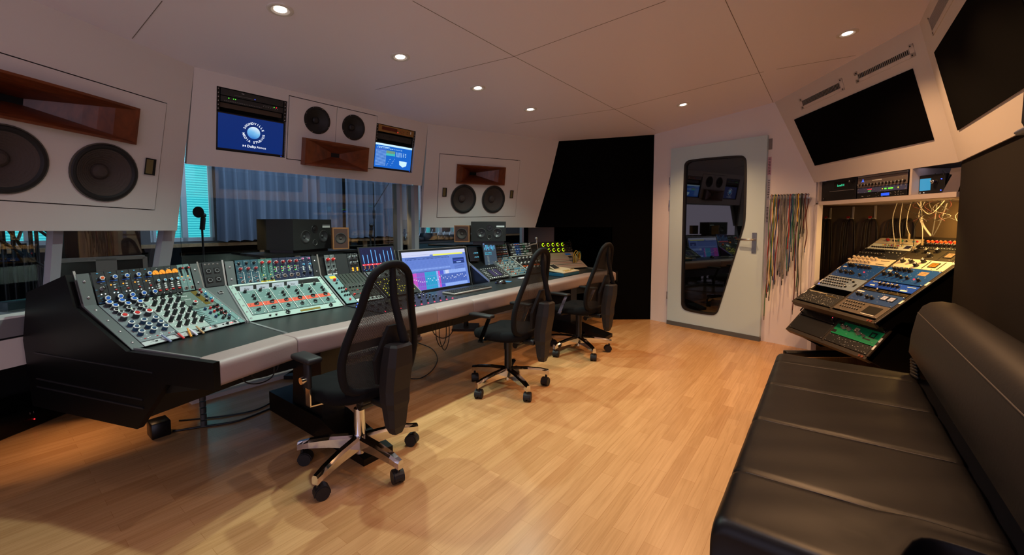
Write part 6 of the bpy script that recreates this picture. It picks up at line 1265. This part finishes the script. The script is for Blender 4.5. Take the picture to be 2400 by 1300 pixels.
mb = MB(); a = onpl(2148, 473, [3.28, 0, 0], np.array([1., 0, 0])); c = onpl(2214, 470, [3.28, 0, 0], np.array([1., 0, 0])); mb.tube(smooth_curve([a, (a+c)/2-Z*.10+np.array([0, 0, 0]), c], 10), .0035, cabm['white'], 6); tag(mb.build('draped_cable'), 'pale cable draped in a shallow curve under the shelf', 'cable')
# ================================================================== couch
lea = mat('couch_leather', (12, 11, 13), .40, spec=.32, bump=.06, bscale=22); seam_m = mat('couch_seam', (70, 64, 60), .5)
cf = M4((0, 0, 0), T, W, Z)
co_ = thing('leather_couch', 'long black leather couch with stitched seat seams along the right wall', 'couch', M4(P(2.24, -.1, 0), T, W, Z)); civ = co_.matrix_world.inverted()
def cp(mb, n, lab=None):
    mb.v = [tuple(civ @ Vector(v)) for v in mb.v]; o = mb.build(n, co_)
    if lab: o['label'] = lab
    return o
def cw(t, w, z): return T*t+W*w+Z*z
import bmesh
def puffy(t0, t1, w0, w1, z0, z1, m, nt=40, nw=14, r=.035, seams=(), wr=0, slope=0, nf=None):
    """box with rounded edges, seams pressed into its top and light wrinkles"""
    b = MB(); K = 5; prof = [(0, z0), (0, z1-r)]+[(r*(1-math.cos(PI/2*k/K)), z1-r+r*math.sin(PI/2*k/K)) for k in range(1, K+1)]
    def top(t, w):
        z = z1
        for s_ in seams: z -= .007*math.exp(-((t-s_-.06*(w-w0))/.010)**2)
        if wr: z += wr*.35*math.sin(23*t+9*w+2*math.sin(11*w))*math.exp(-((w-w1)/.25)**2)+wr*.3*math.sin(31*t-17*w)*.4
        return z+slope*(w-w0)
    ts_ = list(np.linspace(t0+r, t1-r, nt)); ws = list(np.linspace(w0+r, w1-r, nw)); ring_t = [(t0+r-r*math.cos(a), math.sin(a)) for a in np.linspace(0, PI/2, K+1)[:-1]]+[(t, 1) for t in ts_]+[(t1-r+r*math.sin(a), math.cos(a)) for a in np.linspace(0, PI/2, K+1)[1:]]
    ring_w = [(w0+r-r*math.cos(a), math.sin(a)) for a in np.linspace(0, PI/2, K+1)[:-1]]+[(w, 1) for w in ws]+[(w1-r+r*math.sin(a), math.cos(a)) for a in np.linspace(0, PI/2, K+1)[1:]]
    G = []; vs = []
    for t, ht in ring_t:
        row = []
        for w, hw in ring_w: row.append(len(vs)); tt = nf(t, w) if nf else t; vs.append(cw(tt, w, top(t, w)-r*(2-ht-hw) if (ht+hw) > 1e-6 else top(t, w)-2*r))
        G.append(row)
    fs = [(G[i][j], G[i+1][j], G[i+1][j+1], G[i][j+1]) for i in range(len(G)-1) for j in range(len(G[0])-1)]
    per = [G[i][0] for i in range(len(G))]+[G[-1][j] for j in range(1, len(G[0]))]+[G[i][-1] for i in range(len(G)-2, -1, -1)]+[G[0][j] for j in range(len(G[0])-2, 0, -1)]
    o = len(vs)
    for k in per: p = vs[k]; vs.append(np.array([p[0], p[1], z0]))
    n = len(per); fs += [(per[(i+1) % n], per[i], o+i, o+(i+1) % n) for i in range(n)]; fs.append(tuple(o+i for i in range(n)))
    b.add(vs, fs, m, True); return b
seams = (3.02, 2.56, 2.06, 1.58)
b = puffy(1.245, 3.24, -.235, .44, .12, .405, lea, 150, 30, .04, seams, .006, nf=lambda t, w: t+max(0, 1-(t-1.205)/.42)*(.02+.30/(1+math.exp(-(w-.19)/.02)))); cp(b, 'seat_cushion')
b = MB()
for s_ in seams:
    b.tube([cw(s_+.06*(w+.235), w, .3995+(.006*.0)) for w in np.linspace(-.19, .40, 12)], .0022, seam_m, 5)
cp(b, 'seat_stitching')
b = MB(); b.prism([cw(1.3, -.19, .0), cw(3.2, -.19, .0), cw(3.2, .42, .0), cw(1.3, .42, .0)], Z*.12, gap); b.prism([cw(1.3, .40, .0), cw(3.2, .40, .0), cw(3.2, .50, .0), cw(1.3, .50, .0)], Z*.385, gap); b.prism([cw(.9, .49, .0), cw(1.3, .49, .0), cw(1.3, .60, .0), cw(.9, .60, .0)], Z*.3, gap); cp(b, 'plinth')
# back: leaning block
def backblock(t0, t1):
    b = MB(); sec = [(.49, .24), (.49, .455), (.43, .475), (.40, .52), (.405, .62), (.425, .745), (.445, .79), (.475, .815), (.52, .825), (.57, .82), (.61, .80), (.635, .76), (.645, .6), (.645, .24)]
    rows = []
    for t, sh in ((t0, .03), (t0+.012, .012), (t0+.04, 0), *[(x, 0) for x in np.linspace(t0+.06, t1-.06, 30)], (t1-.04, 0), (t1-.012, .012), (t1, .03)):
        cwm, czm = .52, .5; rows.append([cw(t-(.0 if t < t0+.1 else 0)+.14*(z-.4)*(1 if t > t1-.1 else 0)*0, w+(cwm-w)*sh*3, z+(czm-z)*sh*2 if z > .3 else z) for w, z in sec])
    n = len(sec); b.add([p for r in rows for p in r], [(k*n+i, k*n+(i+1) % n, (k+1)*n+(i+1) % n, (k+1)*n+i) for k in range(len(rows)-1) for i in range(n)]+[tuple(range(n-1, -1, -1)), tuple((len(rows)-1)*n+i for i in range(n))], mat('couch_back_leather', (24, 22, 21), .5, bump=.06, bscale=60), True); return b
b = backblock(.9, 3.28); cp(b, 'backrest')
b = MB(); b.tube([cw(t, .428, .752) for t in np.linspace(.95, 3.24, 12)], .003, seam_m, 5); cp(b, 'back_stitching')
# pleated joint between seat and back at the far end
b = MB()
for k in range(6): b.tube(smooth_curve([cw(3.10+.018*k, .43, .412+.014*k), cw(3.17+.010*k, .412, .412+.014*k), cw(3.255, .43, .412+.014*k)], 4), .009, MATS['couch_back_leather'], 6)
cp(b, 'pleats')
# black speaker hanging near the camera at the right edge
sp = thing('surround_speaker', 'blurred black box speaker hanging at the upper right edge', 'loudspeaker', M4(cw(.89, .27, 1.42), T, W, Z))
b = MB(); b.rbox((.14, .11, .40), (.28, .22, .8), mat('black_box', (8, 8, 9), .6), .012, 2); b.build('cabinet', sp)
b = MB(); b.rbox((.14, .11, -.004), (.29, .23, .010), kgr, .004, 1); b.build('bottom_plate', sp)
b = MB(); b.tube([(.14, .2, .5), (.14, .32, .5)], .02, blkm); b.build('wall_bracket', sp)
# ================================================================== black sub/amp box at lower left
a = atz(160, 968, 0); c = atz(15, 1027, 0); dv = nrm(c-a); nv = np.array([dv[1], -dv[0], 0]); nv = nv if nv@N > 0 else -nv
t = thing('amplifier_box', 'low black box with a red light on the floor at the lower left', 'amplifier', M4(a, dv, -nv, Z) if 0 else M4(c, -dv, nv, Z)); wl_ = float(np.linalg.norm(a-c)); hb_ = .13
b = MB(); b.rbox((wl_/2-.3, .17, hb_/2), (wl_+.6, .34, hb_), blks, .006, 1); b.build('cabinet', t)
b = MB(); b.sphere((.14, -.001, .05), .0035, l_rd); b.build('power_light', t)
b = MB(); put_text(b, 'S', (.12, -.0015, .088), (1, 0, 0), (0, 0, 1), .02, kgr); put_text(b, '1', (.138, -.0015, .088), (1, 0, 0), (0, 0, 1), .02, kgr); b.build('badge', t)
o_ = a0*[1, 1, 0]+nL*.55+dL*2.35; t = thing('subwoofer', 'large black subwoofer cabinet in the dark recess left of the console', 'loudspeaker', M4(o_, dL, nL, Z))
b = MB(); b.rbox((.35, .2, .26), (.8, .4, .52), blks, .01, 1); b.build('cabinet', t); b = MB(); b.lathe((.35, 0, .26), (0, -1, 0), [(.2, 0), (.2, .006), (.17, .004), (.05, -.02), (0, -.01)], cone_b, 28); b.build('woofer', t)
# floor cables and conduit under the console
def onf(u, v): p = atz(u, v, .006); return p
for i, (pts, r_, cn, lb) in enumerate([
    ([(405, 1010), (470, 1000), (560, 985), (650, 950)], .006, 'black', 'black cable on the floor from the cable conduit to the near console leg'),
    ([(420, 985), (520, 975), (600, 960), (648, 935)], .005, 'black', 'second black cable on the floor behind the first, by the near leg'),
    ([(970, 800), (1010, 815), (1025, 838), (1015, 865), (985, 886), (950, 885)], .004, 'black', 'thin black cable curving over the floor between the near two chairs'),
    ([(1240, 770), (1300, 775), (1340, 790), (1385, 775)], .004, 'black', 'thin black cable on the floor near the farthest chair')]):
    mb = MB(); mb.tube(smooth_curve([onf(*p) for p in pts], 6), r_, cabm[cn], 6); tag(mb.build('floor_cable'), lb, 'cable')
for i, (u0, v0, u1, v1, sg_) in enumerate([(1015, 765, 1060, 765, .13), (1022, 765, 1045, 765, .2), (1030, 762, 1052, 762, .24), (570, 880, 640, 868, .08), (590, 878, 650, 862, .05)]):
    s0 = 2.45; pl = P(0, s0 if i < 3 else 2.4, 0); a = onpl(u0, v0-10, pl, N); c = onpl(u1, v1-10, pl, N); mb = MB(); mb.tube(smooth_curve([a+Z*.06, a-Z*sg_*.6, (a+c)/2-Z*sg_, c-Z*sg_*.6, c+Z*.06], 6), .0035, cabm['black'], 6); tag(mb.build('hanging_loop'), 'black cable loop hanging under the console, %s one%s' % (od[i], ' beside the near leg' if i > 2 else ' between the near chairs'), 'cable')
p = atz(478, 1000, 0); mb = MB()
for k in range(13): mb.cyl(p+Z*(.01+.04*k), p+Z*(.043+.04*k), .017, mat('conduit_grey', (64, 62, 60), .5), seg=12)
tag(mb.build('cable_conduit'), 'segmented grey cable conduit standing under the near end of the console', 'conduit')
a = atz(345, 1030, 0); mb = MB(); mb.rbox(a+np.array([.02, .06, .045]), (.09, .11, .09), blkm, .004, 1, R=np.array([T, N, Z]).T); tag(mb.build('power_box'), 'black box on the floor under the near end of the console', 'box')
# ================================================================== live room behind the glass
cur = mat('curtain_grey', (112, 116, 130), .85)
def curtain(t0, t1, s, z0, z1, label):
    b = MB(); n = int((t1-t0)/.022); vs = []
    for i in range(n+1):
        t = t0+(t1-t0)*i/n; o = .075*math.sin(t*34+1.3*math.sin(t*5))+.03*math.sin(t*71+2)
        for z_ in (z0, (z0+z1)/2, z1): vs.append(P(t+.01*math.sin(z_*2+t*9), s+o*(1.1-.25*(z_-z0)), z_+(.012*math.sin(t*34) if z_ == z0 else 0)))
    b.add(vs, [(3*i+j, 3*i+j+1, 3*i+4+j, 3*i+3+j) for i in range(n) for j in range(2)], cur, True)
    tag(b.build('curtain'), label, 'curtain')
curtain(2.42, 4.55, 7.65, .98, 2.85, 'left half of the long grey curtain behind the studio glass')
curtain(4.6, 6.25, 7.65, .98, 2.85, 'right half of the long grey curtain behind the studio glass')
def mic(x, y, h_, label, foam=True):
    t = thing('microphone_stand', label, 'microphone stand', Matrix.Translation((x, y, 0)))
    b = MB(); b.cyl((0, 0, .3), (0, 0, h_-.1), .012, blkm); 
    for k in range(3): a = 2*PI*k/3+.4; b.cyl((0, 0, .35), (.35*math.cos(a), .35*math.sin(a), .01), .01, blkm)
    b.build('stand', t)
    b = MB(); b.cyl((0, 0, h_-.1), (.02, 0, h_+.05), .028, blk); b.sphere((.02, 0, h_+.08), .035, blk); b.build('microphone', t)
    if foam: b = MB(); b.tube([(.065*math.cos(a)-.0, -.05, h_+.12+.065*math.sin(a)) for a in np.linspace(0, 2*PI, 20)[:-1]], .006, blk, 6, closed=True); b.cyl((0, -.05, h_+.12), (0, -.052, h_+.12), .063, mat('pop_screen', (50, 52, 56), .8), seg=24); b.build('pop_filter', t)
def lv(u, v, s): return onpl(u, v, P(0, s, 0), N)
p = lv(473, 520, 6.3); mic(p[0], p[1], 1.28, 'microphone with round pop filter on a stand before the left window glow')
p = lv(868, 545, 6.0); mic(p[0], p[1], 1.15, 'dark microphone on a stand before the right part of the curtain', False)
p = lv(875, 430, 6.6); t = thing('boom_stand', 'tall thin boom stand in front of the right curtain', 'microphone stand', Matrix.Translation((p[0], p[1], 0))); b = MB(); b.cyl((0, 0, 0), (0, 0, 2.0), .012, blkm); b.cyl((0, 0, 1.55), (.25, .1, 2.0), .008, blkm); b.cyl((0, 0, 1.35), (0, 0, 1.5), .025, blk); [b.cyl((0, 0, .3), (.35*math.cos(a), .35*math.sin(a), .01), .01, blkm) for a in (0, 2.1, 4.2)]; b.build('stand', t)
# table with gear on the right
tg = mat('table_teal_dark', (22, 52, 56), .7)
t = thing('gear_table', 'dark cloth-covered table with equipment behind the right part of the glass', 'table', M4(P(5.35, 6.7, 0), T, N, Z)); b = MB(); b.box((.9, 0, .89), (2.3, .7, .03), blk); b.build('tabletop', t); b = MB(); b.box((.9, -.33, .44), (2.26, .02, .87), tg); b.build('cloth_front', t)
for i in range(12):
    h_ = random.uniform(.06, .16); b = MB(); b.rbox((0, 0, h_/2), (random.uniform(.1, .25), .2, h_), blk, .01, 1); b.cyl((0, 0, h_), (.03, 0, h_+.08), .008, stl); o = b.build('equipment_piece'); o.matrix_world = M4(P(5.25+.17*i, 6.6, .905), T, N, Z); tag(o, 'small dark equipment piece on the table behind the glass, %s from the left' % (od+['twelfth'])[i], 'equipment', 'equipment on the live room table')
# gobo and big brown board at left
gb = wood_mat('board_brown', (44, 28, 20), (78, 46, 28), (1, 1, 3), .5)
A2, B2 = lv(150, 560, 5.2), lv(330, 560, 5.2); 
mb = MB(); mb.prism([A2*[1, 1, 0]+Z*.05, B2*[1, 1, 0]+Z*.05, B2*[1, 1, 0]+Z*2.1, A2*[1, 1, 0]+Z*2.1], N*.35, gb); tag(mb.build('wooden_booth'), 'large dark brown wooden booth standing behind the left window', 'cabinet')
gt = thing('acoustic_screen', 'pale-framed dark acoustic screen behind the left window', 'screen', M4(lv(113, 640, 4.7)*[1, 1, 0], T, N, Z)); wg = float((lv(340, 640, 4.7)-lv(113, 640, 4.7))@T); zt = float(lv(200, 608, 4.7)[2])
b = MB(); gw = mat('gobo_frame', (170, 160, 142), .6)
for c_, d_ in (((wg/2, 0, zt), (wg, .06, .03)), ((0, 0, zt/2), (.03, .06, zt)), ((wg, 0, zt/2), (.03, .06, zt)), ((wg*.57, -.005, zt/2), (wg*.22, .05, zt))): b.box(c_, d_, gw)
b.build('frame', gt); b = MB(); b.box((wg/2, 0, zt/2), (wg, .04, zt-.02), mat('gobo_dark', (36, 28, 22), .9)); b.build('infill', gt)
for i, (u, v, s, h_) in enumerate([(10, 600, 5.0, 1.5), (35, 620, 5.4, 1.25), (75, 600, 5.8, 1.45), (88, 590, 6.1, 1.35), (60, 620, 5.0, 1.1)]):
    p = lv(u, v, s); t = thing('boom_stand', 'dark microphone boom stand behind the far-left window, %s from the left' % ['first', 'second', 'fourth', 'fifth', 'third'][i], 'microphone stand', Matrix.Translation((p[0], p[1], 0)), 'boom stands at the far left')
    b = MB(); b.cyl((0, 0, 0), (0, 0, h_), .014, blkm); a = random.uniform(0, 6); b.cyl((-.3*math.cos(a), -.3*math.sin(a), h_-.35), (.4*math.cos(a), .4*math.sin(a), h_+.25), .011, blkm); [b.cyl((0, 0, .35), (.38*math.cos(q), .38*math.sin(q), .01), .011, stl) for q in (a, a+2.1, a+4.2)]; b.build('stand', t)
p = lv(55, 620, 5.3); t = thing('drum_stool', 'low round stool with tripod legs behind the far-left window', 'stool', Matrix.Translation((p[0], p[1], 0))); b = MB(); b.cyl((0, 0, .44), (0, 0, .5), .2, mat('stool_teal', (30, 60, 60), .6), seg=24); b.build('seat', t); b = MB(); b.cyl((0, 0, .1), (0, 0, .44), .02, stl); [b.cyl((0, 0, .25), (.3*math.cos(q), .3*math.sin(q), .01), .012, stl) for q in (0, 2.1, 4.2)]; b.build('legs', t)
# ------------------------------------------------------------------ lights
def spot(name, p, target, energy, col, ang=100, blend=.6, r=.03):
    l = bpy.data.lights.new(name, 'SPOT'); l.energy = energy; l.color = lin(col); l.spot_size = math.radians(ang); l.spot_blend = blend; l.shadow_soft_size = r
    o = bpy.data.objects.new(name, l); C.objects.link(o); o.location = p; o.rotation_euler = (Vector(target)-Vector(p)).to_track_quat('-Z', 'Y').to_euler(); return o
def area(name, p, target, energy, col, sx, sy):
    l = bpy.data.lights.new(name, 'AREA'); l.shape = 'RECTANGLE'; l.size = sx; l.size_y = sy; l.energy = energy; l.color = lin(col)
    o = bpy.data.objects.new(name, l); C.objects.link(o); o.location = p; o.rotation_euler = (Vector(target)-Vector(p)).to_track_quat('-Z', 'Y').to_euler(); return o
COOL = (226, 255, 240); WARM = (255, 194, 136); MIDW = (244, 234, 240)
lampring = mat('lamp_ring', (216, 212, 208), .4); lampglow = mat('lamp_glow', (255, 250, 240), .4, emit=(255, 240, 220), es=14)
lamps = [((657, 22), COOL, 60, 'front'), ((938, 133), COOL, 60, 'front'), ((1120, 206), COOL, 50, 'front'), ((1243, 256), COOL, 50, 'front'), ((1986, 78), WARM, 60, 'right'), ((1601, 245), WARM, 60, 'door')]
lab = ['recessed ceiling downlight nearest the top left, above the left wing of the console', 'recessed ceiling downlight, second from the left above the console', 'recessed ceiling downlight, third from the left above the console', 'small recessed ceiling downlight above the right wing of the console', 'warm recessed ceiling downlight near the slanted right soffit and vents', 'small recessed ceiling downlight in front of the door wall']
nc = nrm([-CX, -CYY, 1]); xc = nrm(np.cross([0, 1, 0], nc)); yc = np.cross(nc, xc)
for (px, col, en, wh), lb in zip(lamps, lab):
    p = onceil(*px); t = thing('ceiling_downlight', lb, 'light', M4(p, xc, yc, nc), 'recessed ceiling downlights')
    mb = MB(); mb.lathe((0, 0, 0), (0, 0, -1), [(.062, -.001), (.062, .004), (.055, .007), (.044, .006), (.030, .001)], lampring, 28); mb.build('trim_ring', t)
    mb = MB(); mb.lathe((0, 0, 0), (0, 0, -1), [(.030, .0015), (.0, .0035)], lampglow, 24); mb.build('lamp', t)
def lightpt(px=None, p=None, drop=.03):
    q = onceil(*px) if px else np.array(p, float); return q-Z*drop
if 1:
    for k, (px, en, ang) in enumerate([((657, 22), 75, 115), ((938, 133), 75, 115), ((1120, 206), 60, 115), ((1243, 256), 60, 115)]):
        p = lightpt(px); spot('downlight_beam', p, p-Z, en, COOL, ang, .8)
    p = lightpt((1986, 78)); spot('downlight_beam', p, p-Z, 75, WARM, 125, .8)
    p = lightpt((1601, 245)); spot('downlight_beam', p, p-Z, 85, WARM, 125, .8)
    for t, s, en, col in ((2.95, -.055, 80, WARM), (2.19, -.055, 60, WARM), (1.43, -.055, 28, MIDW), (1.45, 1.2, 28, MIDW), (.65, 1.2, 7, MIDW)):   # the same rows continue above and behind the frame
        q = P(t, s, 0); q[2] = cz(q[0], q[1])-.03; spot('downlight_beam', q, q-Z, en, col, 125, .8)
    area('live_room_lamp', P(4, 6.0, 2.85), P(4.6, 7.4, 0), 150, (190, 215, 255), 5, 1.5)
    for t, s, z, e in ((1.15, 3.72, 1.6, 14), (1.95, 3.72, 1.6, 10), (2.7, 3.75, 1.6, 14), (3.35, 3.85, 1.4, 14)):
        q = P(t, s, z); spot('under_soffit_lamp', q, q-Z, e, WARM, 95, .4)
    for uv in ((40, 1085), (170, 1058), (300, 1022)):
        q = atz(*uv, 0)+N*.13; q[2] = .54; spot('recess_lamp', q, q-Z, 3.4, WARM, 78, .3)
    p = (3.12, 2.98, 1.415); spot('niche_lamp', p, (3.4, 3.4, 0), 40, (255, 196, 110), 170, .5, .05)
wd = bpy.data.worlds.new('World'); bpy.context.scene.world = wd; wd.use_nodes = True
bg = wd.node_tree.nodes['Background']; bg.inputs[0].default_value = (*lin((204, 192, 216)), 1); bg.inputs[1].default_value = 1.6
cam = bpy.data.cameras.new('Camera'); co = bpy.data.objects.new('Camera', cam); C.objects.link(co); co.location = (0, 0, H); co.rotation_euler = (PI/2-PT, 0, 0)
cam.sensor_width = 36; cam.lens = F/2400*36; cam.shift_y = -(650-CY)/2400; cam.clip_start = .02
sc = bpy.context.scene; sc.camera = co
sc.view_settings.view_transform = 'Standard'; sc.view_settings.look = 'None'; sc.view_settings.gamma = 1; sc.view_settings.exposure = 0; sc.view_settings.use_curve_mapping = False
sc.cycles.use_denoising = True; sc.cycles.max_bounces = 8; sc.cycles.transparent_max_bounces = 16
